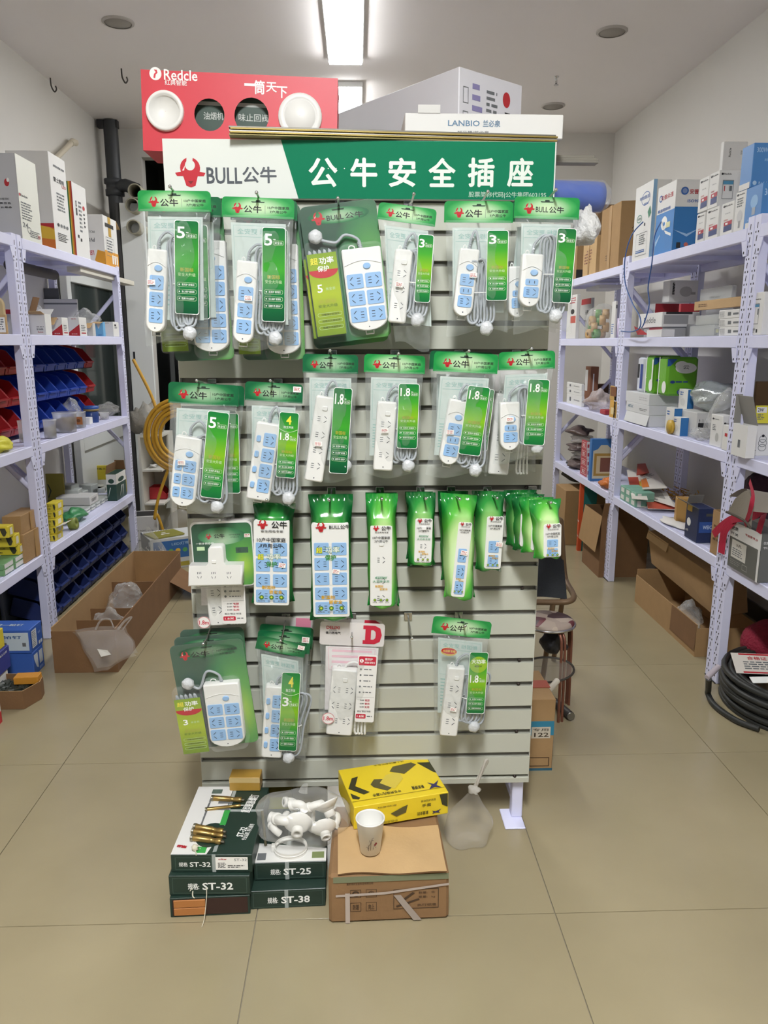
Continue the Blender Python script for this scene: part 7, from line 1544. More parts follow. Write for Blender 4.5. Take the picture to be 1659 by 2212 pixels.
for k, (e, yt, xf, xs, lab, pr) in enumerate((((1172, 855), 620, 1112, 1200, 'first', BULB), ((1275, 822), 575, 1185, 1310, 'second', BULB), ((1385, 790), 535, 1297, 1410, 'third', BULB), ((1472, 760), 455, 1397, 1500, 'fourth, with a bulb picture,', [('e', 'L', .2, .92, .10, .03, INKK), ('t', 'L', .6, .92, .5, .04, 'Redcle', INKK, .014), ('e', 'L', .55, .36, .26, .16, P('c9c9c9', .5)), ('r', 'L', .46, .08, .64, .26, P('9a9a9a', .5)), ('g', 'L', .2, .6, .8, .84, 4, INKG)]))):
    o, sz, c = rb('bulb_carton', 'white bulb box, ' + lab + ' of the lower row from the blue carton', e, yt, xf, xs, 1.96, m=BOXW, group=GB2, prints=pr); low[k] = (c, sz)
for k, (e, yt, xf, xs, lab, pr, base) in enumerate((((1200, 622), 352, 1130, 1232, 'first', BULB, 0), ((1275, 578), 312, 1207, 1440, 'second, wide,', BULB + BULBF, 1))):
    zb = low[base][0].z + max(low[0][1][2], low[1][1][2]) + .001
    o, sz, c = rb('bulb_carton', 'white bulb box, ' + lab + ' of the upper row', e, yt, xf, xs, zb, m=BOXW, group=GB2, prints=pr); up_ = (c, sz)
rb('lamp_carton', 'white lamp box with sideways lettering at the back, above the bulb boxes', (1290, 560), 110, 1270, 1470, 1.96, Xf=1.80, m=BOXW, group=GR1, prints=[('t', 'F', .28, .90, .34, .022, 'Redcle', INKK, .01, R(90)), ('t', 'F', .76, .90, .16, .018, '50W', INKG, .008, R(90))])
LB = P('4a86c6', .45, noise=.04, ns=6)
o, sz, c = rb('blue_carton', 'blue bulb carton at the bottom, right end of the top shelf', (1600, 665), 405, 1480, 1720, 1.96, m=LB, group=GR1, prints=[('e', 'L', .55, .62, .22, .16, P('7fb0dc', .4)), ('r', 'L', .45, .3, .65, .48, P('9fa8b4', .5)), ('r', 'L', .12, .0, .97, .14, BOXW), ('t', 'L', .5, .20, .6, .05, '大功率球泡', P('9fc6e8', .5), .006), ('t', 'F', .3, .78, .34, .16, '30', P('b8d4ee', .5), .012)])
o2, sz2, c2 = rb('blue_carton', 'large blue bulb carton marked 300W, upper right end of the top shelf', (1530, 415), 112, 1445, 1720, c.z + sz[2] + .001, m=LB, group=GR1, prints=[('t', 'F', .34, .84, .44, .11, '300W', P('b8d4ee', .5), .004), ('t', 'F', .6, .62, .3, .06, '超亮', P('9fc6e8', .5), .004), ('e', 'F', .14, .10, .08, .05, P('b8d4ee', .5)), ('t', 'F', .5, .10, .4, .06, 'Redcle', P('b8d4ee', .5), .006), ('r', 'L', .0, .0, .9, .14, BOXW)])
# blue wire hanging from the carton
b = MB(); w = [gx(*z1(725, 690), 1.605), gx(*z1(640, 790), 1.55), gx(*z1(590, 960), 1.54), gx(*z1(590, 1140), 1.55), gx(*z1(640, 1290), 1.55), gx(*z1(700, 1400), 1.54), gx(*z1(700, 1480), 1.54), gx(*z1(640, 1512), 1.54), gx(*z1(560, 1508), 1.55)]
b.tube(smooth_path(w, 6), .0035, P('3a5f9c', .4), 7)
w = [gx(*z1(860, 690), 1.605), gx(*z1(810, 800), 1.55), gx(*z1(790, 1000), 1.54), gx(*z1(762, 1180), 1.55), gx(*z1(770, 1310), 1.55), gx(*z1(735, 1440), 1.54), gx(*z1(715, 1480), 1.54)]
b.tube(smooth_path(w, 6), .0033, P('3a5f9c', .4), 7); tag(b.build('network_cable'), 'two loops of blue network cable hanging out of the cartons down the rack', 'cable')
# second shelf
GR2 = 'boxes on the second shelf of the right rack'
b = MB(); p = gx(*z1(476, 1228), 1.80); b.cb(1.72, p.y - .0, 1.877, 1.90, 5.95, 1.905, BOXW, .002); tag(b.build('foam_sheet'), 'white foam sheet lying on the cross ties under the far top shelf, right rack', 'sheet')
rb('white_carton', 'tall white box with red stripes at the far end of the second shelf', (215, 1572), 1235, 146, 240, 1.53, m=BOXW, group=GR2, prints=[('g', 'L', .3, .8, .9, .95, 3, INKR), ('r', 'L', .4, .36, .95, .52, P('c85a4a', .5)), ('e', 'L', .6, .62, .2, .06, INKK)])
rb('grey_carton', 'grey white carton with large characters behind the green bag, right rack', (330, 1566), 1260, 242, 345, 1.53, Xf=1.80, m=BOXG, group=GR2, prints=[('t', 'L', .6, .66, .3, .10, '通', INKK, .02), ('t', 'L', .5, .42, .3, .10, '最', INKK, .02), ('r', 'L', .1, .86, .9, 1.0, RED)])
t = thing('bag_of_rolls', 'clear bag of tan and green rolls on the far second shelf', 'bag', (1.70, gx(*z1(380, 1560), 1.68).y, 1.531)); rr = random.Random(3)
for k in range(12):
    b = MB(); b.T = MX.Translation((rr.uniform(-.05, .05), rr.uniform(-.11, .11), .03 + .045 * (k // 3))) @ MX.Rotation(R(90), 4, 'Y') @ MX.Rotation(rr.uniform(-.5, .5), 4, 'X'); b.lathe([(.012, -.02), (.034, -.02), (.034, .02), (.012, .02), (.012, -.02)], P('c9a264', .4) if k % 3 else P('5a9a3a', .4), 16, cap=False); b.build('roll', t)
b = MB(); lump(b, (0, 0, .11), (.10, .15, .125), film('roll_bag_film', .14, 'f0f0ea', .8, 30, .1), 31, .10, 26, 18, lambda v: (v[0], v[1], max(.001, v[2]))); b.build('clear_bag', t)
rb('mug_carton', 'slim white box standing beside the pale purple mug', (505, 1560), 1285, 478, 520, 1.53, Xf=1.63, m=BOXW, group=GR2, prints=[('r', 'F', .1, .8, .9, .9, INKG), ('g', 'L', .2, .1, .8, .4, 5, INKB)])
p = gx(*z1(518, 1545), 1.64); t = thing('purple_mug', 'pale purple mug with a handle before the rack upright', 'mug', (1.655, p.y - .06, 1.531))
b = MB(); b.lathe([(.001, .002), (.026, .002), (.028, .12), (.026, .12), (.024, .006), (.001, .006)], P('cfc2dd', .4), 22, cap=False); b.build('mug_body', t); b = MB(); b.tube(smooth_path([(.0, -.026, .10), (.0, -.050, .09), (.0, -.052, .04), (.0, -.027, .03)], 4), .004, P('cfc2dd', .4), 7); b.build('mug_handle', t)
o, sz, c = rb('red_white_carton', 'red and white flat boxes under the bulb carton, back of the second shelf, left', (815, 1352), 1302, 745, 1000, 1.531 + .07, Xf=1.78, m=P('a82a34', .5), group=GR2, prints=[('t', 'F', .5, .4, .5, .4, '照明专家', INKW, .02), ('r', 'L', 0, 0, 1, 1, BOXW)])
rb('red_white_carton', 'red flat box beside the other one, back of the second shelf, right', (1005, 1352), 1302, 990, 1150, 1.531 + .07, Xf=1.78, m=P('a82a34', .5), group=GR2, prints=[('t', 'F', .5, .4, .5, .4, '照明专家', INKW, .02)])
zr = c.z + sz[2] + .001
carton('grey_carton', 'grey carton supporting the red flat boxes on the second shelf', 'box', (1.93, 4.42, 1.531), (.26, .52, .068), 0, m=P('8d8d8c', .6))
rb('bulb_carton', 'large white carton with a bulb picture at the back of the second shelf', (915, 1300), 1130, 865, 1130, zr, Xf=1.79, m=BOXW, group=GR2, prints=[('t', 'F', .14, .62, .08, .6, '超省电', INKK, .02), ('e', 'F', .58, .48, .22, .24, P('b8b6b2', .5)), ('r', 'F', .76, .34, .92, .46, P('a5a29e', .5))])
rb('white_flat_carton', 'white flat box with grey lettering in the middle of the second shelf', (865, 1430), 1365, 690, 1150, 1.53 + .055, Xf=1.66, m=BOXW, group=GR2, prints=[('t', 'L', .5, .5, .5, .4, 'Redcle', INKG, .01), ('r', 'F', .05, .2, .7, .8, P('9b9b9a', .5)), ('r', 'F', .1, .85, .8, 1, INKK)])
rb('grey_flat_carton', 'grey flat box with red end under the white flat box', (865, 1550), 1440, 728, 1180, 1.53, Xf=1.67, m=P('a9a9a8', .55), group=GR2, prints=[('r', 'L', .3, .5, 1, 1, P('9a3a44', .5)), ('r', 'F', 0, .62, 1, .95, INKG)])
o, sz, c = rb('open_white_carton', 'small white open box at the edge of the second shelf', (860, 1550), 1495, 750, 960, 1.53, Xf=1.615, m=BOXW, group=GR2)
b = MB(); b.add([(-.03, -.04, 0), (.03, -.05, 0), (.02, .04, .03), (-.03, .03, .05)], [(0, 1, 2, 3)], RED); tag(b.build('red_packet', loc=(1.63, gx(*z1(690, 1530), 1.62).y, 1.545)), 'red foil packet between the upright and the small white box', 'packet')
CL = film('clear_box_plastic', .30, 'd8dbd8', .05, 10, .12)
def clearbox(label, e, yt, xf, xs, Z, Xf=1.62):
    o, sz, c = rb('clear_box', label, e, yt, xf, xs, Z, Xf=Xf, m=CL, group='clear plastic boxes on the second shelf')
    b = MB(); b.cb(-sz[0] * .4, -sz[1] * .4, .004, sz[0] * .4, sz[1] * .4, sz[2] * .7, P('b4b6b3', .4, noise=.3, ns=40), .003); b.build('contents', o)
    q = MB(); q.rect(-sz[0] * .3, sz[2] * .3, sz[0] * .2, sz[2] * .6, -sz[1] / 2 - .0012, P('cfcfae', .5)); q.build('label_sticker', o); return sz, c
s_, c_ = clearbox('clear box of parts, lowest at the shelf edge', (1255, 1540), 1460, 1070, 1300, 1.53)
clearbox('clear box of parts stacked second at the shelf edge', (1290, 1460), 1380, 1115, 1330, c_.z + s_[2] + .001, 1.63)
clearbox('clear box of parts behind the small white boxes', (1355, 1540), 1318, 1180, 1380, 1.53, 1.85)
o, sz, c = rb('long_tan_carton', 'long tan flat carton lying high on the second shelf', (1470, 1310), 1245, 1108, 1500, 1.53 + .135, Xf=1.78, m=KRAFTL, prints=[('g', 'L', .1, .3, .3, .7, 2, P('6a4a2c', .6))])
rb('clear_box', 'long clear box standing on the tan flat carton', (1385, 1250), 1160, 1150, 1420, c.z + sz[2] + .001, Xf=1.80, m=CL, group='clear plastic boxes on the second shelf', prints=[('t', 'L', .5, .2, .3, .14, '样品', INKG, .006)])
zz = 1.53
for k in range(3):
    o, sz, c = rb('white_flat_carton', 'small white flat box beside the double upright, ' + ('bottom', 'middle', 'top')[k] + ' of three', (1440, 1538 - k * 66), 1538 - k * 66 - (64 if k < 2 else 66), 1290, 1475, zz, Xf=1.62, m=BOXW, group='three white flat boxes by the upright', prints=[('r', 'L', .46, .3, .62, .7, INKG), ('r', 'L', .72, .38, .98, .6, INKG), ('g', 'L', .05, .15, .35, .85, 5, P('a8a8a8', .5))]); zz += sz[2] + .0006
rb('bulb_carton', 'tall white bulb box at the right picture edge on the second shelf', (1605, 1522), 1215, 1520, 1720, 1.53, m=BOXW, group=GR2, prints=[('e', 'L', .22, .84, .08, .025, INKK), ('t', 'L', .5, .84, .5, .03, 'Redcle', INKK, .012), ('r', 'L', .24, .66, .66, .72, P('4f8fb0', .5)), ('r', 'L', .54, .48, .64, .62, INKG), ('f', 'L', .22, .26, .68, .74, .002, INKG), ('r', 'L', .56, .06, .68, .14, INKK), ('g', 'L', .14, .06, .5, .18, 4, INKG)])
# third shelf
GR3 = 'boxes on the third shelf of the right rack'
zz = 1.04
for k in range(3): 
    o, sz, c = rb('white_flat_carton', 'small white box with a code, ' + ('bottom', 'middle', 'top')[k] + ' of the stack at the far upright', (263, 446 - k * 45), 446 - k * 45 - 43, 152, 285, zz, conv=z2, Xf=1.64, m=BOXW, group='three white boxes by the far upright', prints=[('r', 'L', .2, .3, .3, .7, INKG), ('g', 'L', .5, .4, .9, .6, 1, INKG)]); zz += sz[2] + .0006
rb('tall_brown_carton', 'tall brown carton with white top label at the back of the third shelf', (330, 300), 180, 290, 390, 1.04, conv=z2, Xf=1.84, m=P('8a5a40', .7), group=GR3, prints=[('r', 'L', .0, .3, .5, .9, BOXW), ('r', 'F', .3, .3, .45, .8, BOXW)])
rb('dark_brown_carton', 'wide dark brown carton at the back of the third shelf, far bay', (300, 380), 310, 280, 530, 1.04, conv=z2, Xf=1.86, m=P('5f4736', .8), group=GR3)
soft_bag('clear_bag', 'clear bag with red bits slumped over the edge of the third shelf', V((1.66, gx(*z2(370, 520), 1.64).y, 1.041)), (.09, .16, .075), film('red_bag_film', .34, 'e2d4cf', .9, 28, .12), 33)
b = MB(); b.cb(-.03, -.05, 0, .03, .05, .03, P('a8323a', .5), .004); tag(b.build('red_packet', loc=(1.64, gx(*z2(430, 520), 1.62).y, 1.041)), 'red packet in front of the clear bag on the third shelf', 'packet')
o, sz, c = rb('yellow_brown_carton', 'yellow and brown box standing left of the middle upright, third shelf', (525, 550), 440, 470, 545, 1.04, conv=z2, Xf=1.60, m=P('d9a84a', .5), group=GR3, prints=[('r', 'L', .2, .2, .6, .6, P('e8d2a0', .5))])
rb('yellow_brown_carton', 'second yellow and brown box stacked on the first, third shelf', (525, 440), 330, 472, 545, c.z + sz[2] + .001, conv=z2, Xf=1.60, m=P('c9a258', .5), group=GR3, prints=[('r', 'L', .1, .3, .9, .96, P('7a4a26', .5))])
zz = 1.04
for k in range(3):
    o, sz, c = rb('flat_white_carton', 'flat white blind carton, ' + ('bottom, with its flap open', 'middle', 'top')[k] + ' of the stack by the tissue packs', (765, 620 - k * 75), 620 - k * 75 - 72 - (10 if k == 2 else 0), 595 - k * 2, 988, zz, conv=z2, Xf=1.62, m=P('dadbdb', .5), group='three flat white cartons', prints=[('t', 'L', .22, .6, .22, .3, 'METLAC', P('5a7f98', .5), .01), ('g', 'L', .6, .3, .95, .6, 2, INKG)] if k < 2 else [('g', 'L', .6, .3, .95, .7, 2, P('c2c2c2', .5))]); zz += sz[2] + .0006
    if k == 0: flap(o, sz, 'L', .06, 165, P('dadbdb', .5))
ztop = zz; GRN = P('6cb32c', .4, bump=.25, bs=30)
TIS = [('r', 'L', 0, 0, .10, 1, INKW), ('e', 'L', .75, .22, .25, .16, INKW), ('r', 'L', .10, .4, .18, .42, INKW), ('e', 'F', .6, .72, .34, .14, INKW), ('e', 'F', .45, .80, .2, .10, INKW), ('t', 'F', .6, .74, .2, .10, '云', INKG, .01), ('p', 'F', [(0, .95), (.3, .95), (.1, .78), (0, .76)], INKB), ('e', 'F', .62, .1, .26, .10, P('26408c', .5)), ('o', 'F', .62, .1, .22, .08, .002, INKW), ('t', 'F', .62, .1, .3, .06, '心相印', INKW, .01), ('e', 'F', .2, .36, .08, .04, P('26408c', .5)), ('g', 'F', .3, .33, .7, .40, 1, P('26408c', .5))]
yy = gx(*z2(875, 395), 1.66)
carton('tissue_pack', 'green and white tissue pack with a cloud, right one on the white cartons', 'tissues', (1.66 + .085, yy.y + .03, ztop), (.17, .115, .205), 0, m=GRN, c=.012, group='green tissue packs', prints=TIS)
carton('tissue_pack', 'green and white tissue pack, left one on the white cartons', 'tissues', (1.655 + .08, yy.y + .21, ztop), (.16, .115, .21), 0, m=GRN, c=.012, group='green tissue packs', prints=TIS + [('r', 'L', .82, .1, .98, .9, INKW)])
carton('tissue_pack', 'blue-topped tissue pack behind the left green one', 'tissues', (1.72, yy.y + .34, ztop), (.14, .10, .20), 0, m=P('d8dce4', .4), c=.012, group='green tissue packs', prints=[('r', 'L', .5, .1, .9, .8, P('26408c', .5)), ('r', 'L', .1, .4, .4, .8, INKK)])
def bw_box(label, e, yt, xf, xs, Z, Xf=1.62, pr=()): return rb('lamp_carton', label, e, yt, xf, xs, Z, conv=z2, Xf=Xf, m=BOXW, group=GR3, prints=list(pr) or [('r', 'F', .0, .0, 1, 1, P('2f74b4', .5)), ('e', 'L', .5, .4, .24, .18, P('d0d0cc', .5)), ('g', 'L', .15, .7, .6, .9, 2, INKB)])
bw_box('blue and white lamp box standing before the tissue packs, left', (950, 632), 492, 888, 1010, 1.04)
o, sz, c = bw_box('blue and white lamp box lying at the edge of the third shelf', (1000, 670), 562, 942, 1150, 1.04)
bw_box('blue and white lamp box standing high, right of the tissue packs', (1052, 490), 352, 985, 1100, 1.04 + .11, Xf=1.72)
carton('white_carton', 'white carton under the standing lamp box on the third shelf', 'box', (1.80, 3.93, 1.041), (.22, .30, .106), 0, m=BOXW, group=GR3, prints=[('g', 'L', .1, .3, .5, .7, 3, INKG), ('t', 'F', .6, .5, .4, .3, 'Redcle', INKK, .01)])
rb('grey_carton', 'flat grey carton under the silver bag on the third shelf', (1125, 585), 525, 975, 1260, 1.04, conv=z2, Xf=1.66, m=BOXG, group=GR3, prints=[('g', 'F', .1, .3, .7, .7, 1, INKK), ('t', 'F', .3, .5, .3, .5, 'Redcle', INKK, .01)])
b = MB(); lump(b, (0, 0, .075), (.12, .19, .075), P('b9c0bf', .14, .5, bump=.9, bs=26), 41, .18, 30, 18, lambda v: (v[0], v[1], max(.001, v[2]))); p = gx(*z2(1230, 440), 1.76); tag(b.build('foil_bag', loc=(1.80, p.y, 1.041 + .108 - .108 + .12)), 'shiny silver bag lying on the cartons of the third shelf', 'bag')
carton('white_carton', 'white carton supporting the silver bag on the third shelf', 'box', (1.86, p.y, 1.041), (.22, .32, .118), 0, m=BOXW, group=GR3)
soft_bag('clear_bag', 'peaked clear bag before the double upright on the third shelf', V((1.72, gx(*z2(1320, 560), 1.70).y, 1.041)), (.09, .12, .12), SB, 43)
soft_bag('clear_bag', 'low clear bag with clips at the edge of the third shelf', V((1.665, gx(*z2(1130, 690), 1.64).y, 1.041)), (.05, .12, .03), SB, 44)
b = MB(); b.T = MX.Translation((0, 0, .036)) @ MX.Rotation(R(90), 4, 'Y'); b.lathe([(.001, -.008), (.036, -.008), (.036, .008), (.001, .008)], P('c9a43a', .4), 24); tag(b.build('brass_disc', loc=(1.61, gx(*z2(930, 620), 1.61).y, 1.041)), 'round gold disc leaning on the blue and white lamp box', 'disc')
bw_box('tall white box with a candle bulb picture by the double upright', (1305, 758), 545, 1218, 1395, 1.04, pr=[('e', 'L', .2, .86, .08, .03, INKK), ('t', 'L', .5, .86, .4, .03, 'Redcle', INKK, .01), ('e', 'L', .62, .30, .14, .14, P('b4b4b0', .5)), ('g', 'L', .2, .5, .5, .7, 4, INKG), ('e', 'F', .2, .76, .08, .04, INKK), ('t', 'F', .55, .76, .5, .05, 'Redcle', INKK, .012)])
bw_box('short white box with a red bar before the double upright', (1372, 772), 622, 1310, 1420, 1.04, Xf=1.605, pr=[('r', 'L', .3, .55, .6, .68, RED), ('r', 'L', .7, .55, .9, .68, RED)])
o, sz, c = rb('opened_carton', 'opened white and grey carton beside the double upright, third shelf', (1490, 830), 620, 1380, 1560, 1.041, conv=z2, Xf=1.572, m=BOXW, open_top=True, group=GR3, prints=[('r', 'L', .42, .28, .58, .52, INKG)]); flap(o, sz, 'R', .12, -15, P('8f8d88', .6)); flap(o, sz, 'B', .12, 0, P('8f8d88', .6))
o, sz, c = rb('tape_carton', 'white carton with orange stripes and tape roll drawings, right picture edge', (1500, 835), 600, 1497, 1720, 1.04, conv=z2, Xf=1.615, m=BOXW, group=GR3, prints=[('p', 'F', [(.02, .96), (.06, .96), (.22, .74), (.22, .68)], ORG), ('p', 'F', [(.10, .98), (.14, .98), (.24, .84), (.24, .78)], ORG), ('p', 'F', [(.02, .86), (.02, .80), (.18, .62), (.20, .66)], ORG), ('o', 'F', .50, .52, .13, .11, .002, INKG), ('o', 'F', .50, .40, .15, .12, .002, INKG), ('o', 'F', .50, .26, .14, .11, .002, INKG), ('e', 'F', .5, .62, .05, .04, INKK), ('o', 'F', .82, .4, .12, .12, .002, INKG), ('r', 'F', .86, .72, .98, .84, ORG), ('f', 'F', .1, .3, .2, .42, .002, INKG), ('g', 'F', .06, .12, .3, .2, 2, INKK)])
rb('yellow_carton', 'yellow and white carton on top of the tape carton, right picture edge', (1565, 605), 470, 1560, 1720, c.z + sz[2] + .001, conv=z2, Xf=1.63, m=P('d8cf3c', .45), group=GR3, prints=[('r', 'F', .0, .60, .5, .92, BOXW), ('t', 'F', .2, .76, .3, .2, '2W', INKK, .02), ('g', 'F', .06, .2, .4, .55, 4, INKG)])
rb('brown_carton', 'tan open carton on the third shelf at the right picture edge, behind', (1560, 470), 290, 1545, 1720, 1.04, conv=z2, Xf=1.95, m=KRAFT, group=GR3)
# lowest shelf
GR4 = 'goods on the lowest shelf of the right rack'
for k in range(5):
    soft_bag('packet_bag', 'packet of dark parts heaped at the far end of the lowest shelf, ' + ords[k] + ' down', V((1.70 + .03 * (k % 2), 5.86 - .02 * k, .566 + .06 * (4 - k))), (.10, .14 - .01 * (k % 2), .035), film('packet_film', .45, 'b9b0ac', .9, 40, .12) if k % 2 else P('5a4a46', .35, noise=.5, ns=40, bump=.6, bs=40), 50 + k, group='heap of packets')
zz = .566
for k in range(4):
    o, sz, c = rb('red_carton', 'small red and white box, ' + ('bottom', 'second', 'third', 'top')[k] + ' of the stack of four on the lowest shelf', (302, 1000 - k * 65), 1000 - k * 65 - 63, 250 + 4 * k, 325, zz, conv=z2, Xf=1.62, m=P('b04048', .5), group='four red and white boxes', prints=[('f', 'L', .15, .2, .9, .85, .002, INKW), ('t', 'L', .5, .5, .4, .4, '锁芯', INKW, .01), ('r', 'F', 0, 0, 1, 1, BOXW), ('r', 'F', .2, .3, .8, .7, P('b04048', .5))]); zz += sz[2] + .0006
o, sz, c = rb('frame_carton', 'blue carton with a gold picture frame print on the lowest shelf', (325, 1040), 715, 310, 560, .566, conv=z2, Xf=1.60, m=P('3a74b4', .5), group=GR4, prints=[('r', 'F', .06, .06, 1, .86, P('c9c4ac', .5)), ('r', 'F', .10, .12, .98, .66, P('a8843c', .5)), ('r', 'F', .18, .18, .98, .60, P('cdbb94', .5)), ('r', 'F', .30, .22, .98, .56, P('7a4a3a', .5)), ('p', 'F', [(.06, .86), (.3, .86), (.2, .76), (.06, .72)], P('3a74b4', .5)), ('p', 'F', [(.5, .86), (.9, .86), (.7, .72)], P('3a74b4', .5)), ('e', 'T', .5, .5, .2, .3, P('9fc0da', .5))])
soft_bag('orange_packet', 'clear bag of orange hose under the picture frame carton', V((1.635, gx(*z2(440, 1050), 1.62).y, .566)), (.05, .10, .035), P('c9702c', .35, bump=.6, bs=40), 61)
zz = .566
for j in range(2):
    for k in range(3):
        carton('green_carton', 'small green and white box by the middle upright, lowest shelf, ' + ords[j * 3 + k], 'box', (1.66, 4.36 + .09 * k - .0, .566 + j * .043), (.11, .085, .042), 0, m=P('7fb09a', .5), group='small green and white boxes by the middle upright', prints=[('r', 'L', .2, .2, .8, .8, BOXW), ('r', 'F', .1, .1, .3, .9, BOXW)])
CARDW = P('e6e0d4', .4)
def leaflet(label, pts, z, m, prints, k):
    P4 = [gz(*z3(*p), z + .0) for p in pts]; b = MB(); th = V((0, 0, .003))
    b.add([p + V((0, 0, .02 * (i in (2, 3)))) for i, p in enumerate(P4)] + [p + th + V((0, 0, .02 * (i in (2, 3)))) for i, p in enumerate(P4)], [(3, 2, 1, 0), (4, 5, 6, 7), (0, 1, 5, 4), (1, 2, 6, 5), (2, 3, 7, 6), (3, 0, 4, 7)], m); o = b.build('product_card'); tag(o, label, 'card', 'product cards heaped on the lowest shelf')
    A, B_, C_, D_ = [p + th * 1.15 + V((0, 0, .02 * (i in (2, 3)))) for i, p in enumerate(P4)]
    q = MB()
    for u0, v0, u1, v1, mm in prints: 
        f = lambda u, v: (A.lerp(B_, u)).lerp(D_.lerp(C_, u), v) + V((0, 0, .0003)); q.add([f(u0, v0), f(u1, v0), f(u1, v1), f(u0, v1)], [(0, 1, 2, 3)], mm)
    q.build('card_print', o); return o
GL_ = [(.1, .82, .5, .86, INKR), (.1, .7, .7, .72, INKG), (.1, .62, .8, .64, INKG), (.1, .54, .6, .56, INKG)]
leaflet('white product card at the bottom of the heap, nearest the edge', [(700, 330), (985, 360), (840, 290), (650, 278)], .569, CARDW, GL_, 0)
leaflet('red and white product card low in the heap', [(760, 345), (1000, 352), (900, 262), (735, 268)], .585, CARDW, [(0, 0, .9, .5, P('c0553c', .5))], 1)
leaflet('white card with a clear blister in the middle of the heap', [(740, 262), (960, 330), (880, 210), (690, 195)], .605, CARDW, [(.2, .3, .8, .8, P('b8b6ae', .2))] + GL_[:1], 2)
leaflet('product card with red and gold triangles on top of the heap', [(640, 268), (760, 280), (700, 70), (600, 75)], .63, CARDW, [(0, .3, .7, .7, P('b84a34', .5)), (.7, .3, 1, .55, YLW)], 3)
leaflet('white printed product card leaning on top of the heap', [(720, 200), (905, 190), (790, 52), (700, 110)], .66, CARDW, GL_ + [(.0, .1, .3, .6, ORG)], 4)
leaflet('red product card behind the heap', [(675, 95), (770, 75), (740, 28), (680, 32)], .69, P('b84a34', .5), [], 5)
t = thing('gold_tinsel', 'heap of gold tinsel beside the product cards', 'tinsel', gz(*z3(990, 300), .567)); rr = random.Random(6); b = MB()
for k in range(150): p0 = V((rr.gauss(0, .05), rr.gauss(.03, .08), abs(rr.gauss(.03, .03)))); d = V((rr.uniform(-.04, .04), rr.uniform(-.04, .04), rr.uniform(-.02, .02))); b.add([p0, p0 + d, p0 + d + V((.005, .003, .003)), p0 + V((.005, .003, .003))], [(0, 1, 2, 3)], P('c08e2c', .25, .8))
q = b.build('strands', t); q['kind'] = 'stuff'
carton('gold_carton', 'small tan and gold box standing in the tinsel', 'box', (1.72, 3.90, .567), (.10, .07, .14), R(-15), m=P('b48a48', .5))
soft_bag('white_cloth', 'crumpled white cloth at the edge of the lowest shelf', V((1.66, gx(*z3(930, 400), 1.64).y, .566)), (.06, .13, .012), P('e0dcd6', .8), 63, cat='cloth')
o, sz, c = rb('tool_carton', 'dark blue tool box with pale lettering on the lowest shelf', (1125, 555), 335, 1030, 1240, .566, conv=z3, Xf=1.61, m=P('202c52', .45), group=GR4, prints=[('t', 'F', .64, .44, .6, .12, 'WEIC', P('a8bcd8', .5), .02), ('r', 'F', .1, .3, 1, .62, P('2c4f94', .5)), ('t', 'F', .64, .46, .6, .11, 'WEIC', P('c4d2e6', .5), .02), ('e', 'L', .3, .5, .16, .12, BOXW), ('t', 'L', .2, .24, .22, .08, '6件', BOXW, .01), ('r', 'L', .1, .82, .5, 1, P('c9a23a', .5)), ('r', 'F', .5, .78, .96, .86, P('4a4a44', .5))])
flap(o, sz, 'B', .05, -30, P('8a857c', .6)); flap(o, sz, 'L', .06, 60, P('6a665e', .6))
o, sz, c = rb('open_tan_carton', 'open tan carton leaning by the near upright on the lowest shelf', (1300, 600), 370, 1228, 1380, .566, conv=z3, Xf=1.605, m=KRAFT, open_top=True, group=GR4, prints=[('g', 'L', .2, .3, .8, .7, 4, P('6a4a2c', .6))])
b = MB(); q = gx(*z3(1230, 290), 1.72)
for k in range(4): b.tube([(.0 + .05 * math.cos(R(a)) * (1 + .2 * k), .012 * k - .03, .055 + .05 * math.sin(R(a))) for a in range(0, 360, 15)], .006, P('d8d4ca', .4), 7, closed=True)
tag(b.build('white_cord_coil', loc=(1.74, q.y, .5675)), 'white cord coil standing behind the tool box on the lowest shelf', 'cord')
# grey box, cap and red straps on the nearest bay
def near_box(lab, e, yt, xf, xs, pr): return rb('grey_printed_carton', lab, e, yt, xf, xs, .566, conv=z5, Xf=1.585, m=P('63645f', .5, noise=.05), group='grey and white cartons at the right picture edge', prints=pr)
GP_ = [('r', 'L', 0, .66, 1, 1, BOXW), ('r', 'L', .10, .24, .58, .62, P('cfccc2', .6)), ('t', 'L', .34, .53, .18, .06, '2孔', INKK, .02), ('g', 'L', .14, .28, .54, .46, 4, INKG), ('t', 'L', .16, .86, .22, .08, '优质', INKK, .03), ('t', 'L', .16, .74, .26, .06, '开关', INKK, .02), ('t', 'L', .70, .84, .40, .05, '节能更专业', INKR, .014), ('g', 'L', .1, .08, .5, .2, 3, P('8a8a84', .5)), ('r', 'L', .94, 0, 1, 1, BOXW), ('f', 'L', .5, .08, .66, .2, .002, P('a8a8a0', .5)),
       ('t', 'F', .5, .82, .8, .06, '优质开关插座', BOXW, .014), ('t', 'F', .5, .72, .8, .05, '节能专业', BOXW, .01), ('r', 'F', .5, .2, .98, .6, P('cfccc2', .6))]
near_box('grey and white printed carton below the grey cap, right picture edge', (675, 1930), 1475, 335, 900, GP_)
t = thing('canvas_cap', 'grey canvas cap on top of the printed carton with red straps', 'cap', gx(*z5(470, 1330), 1.465))
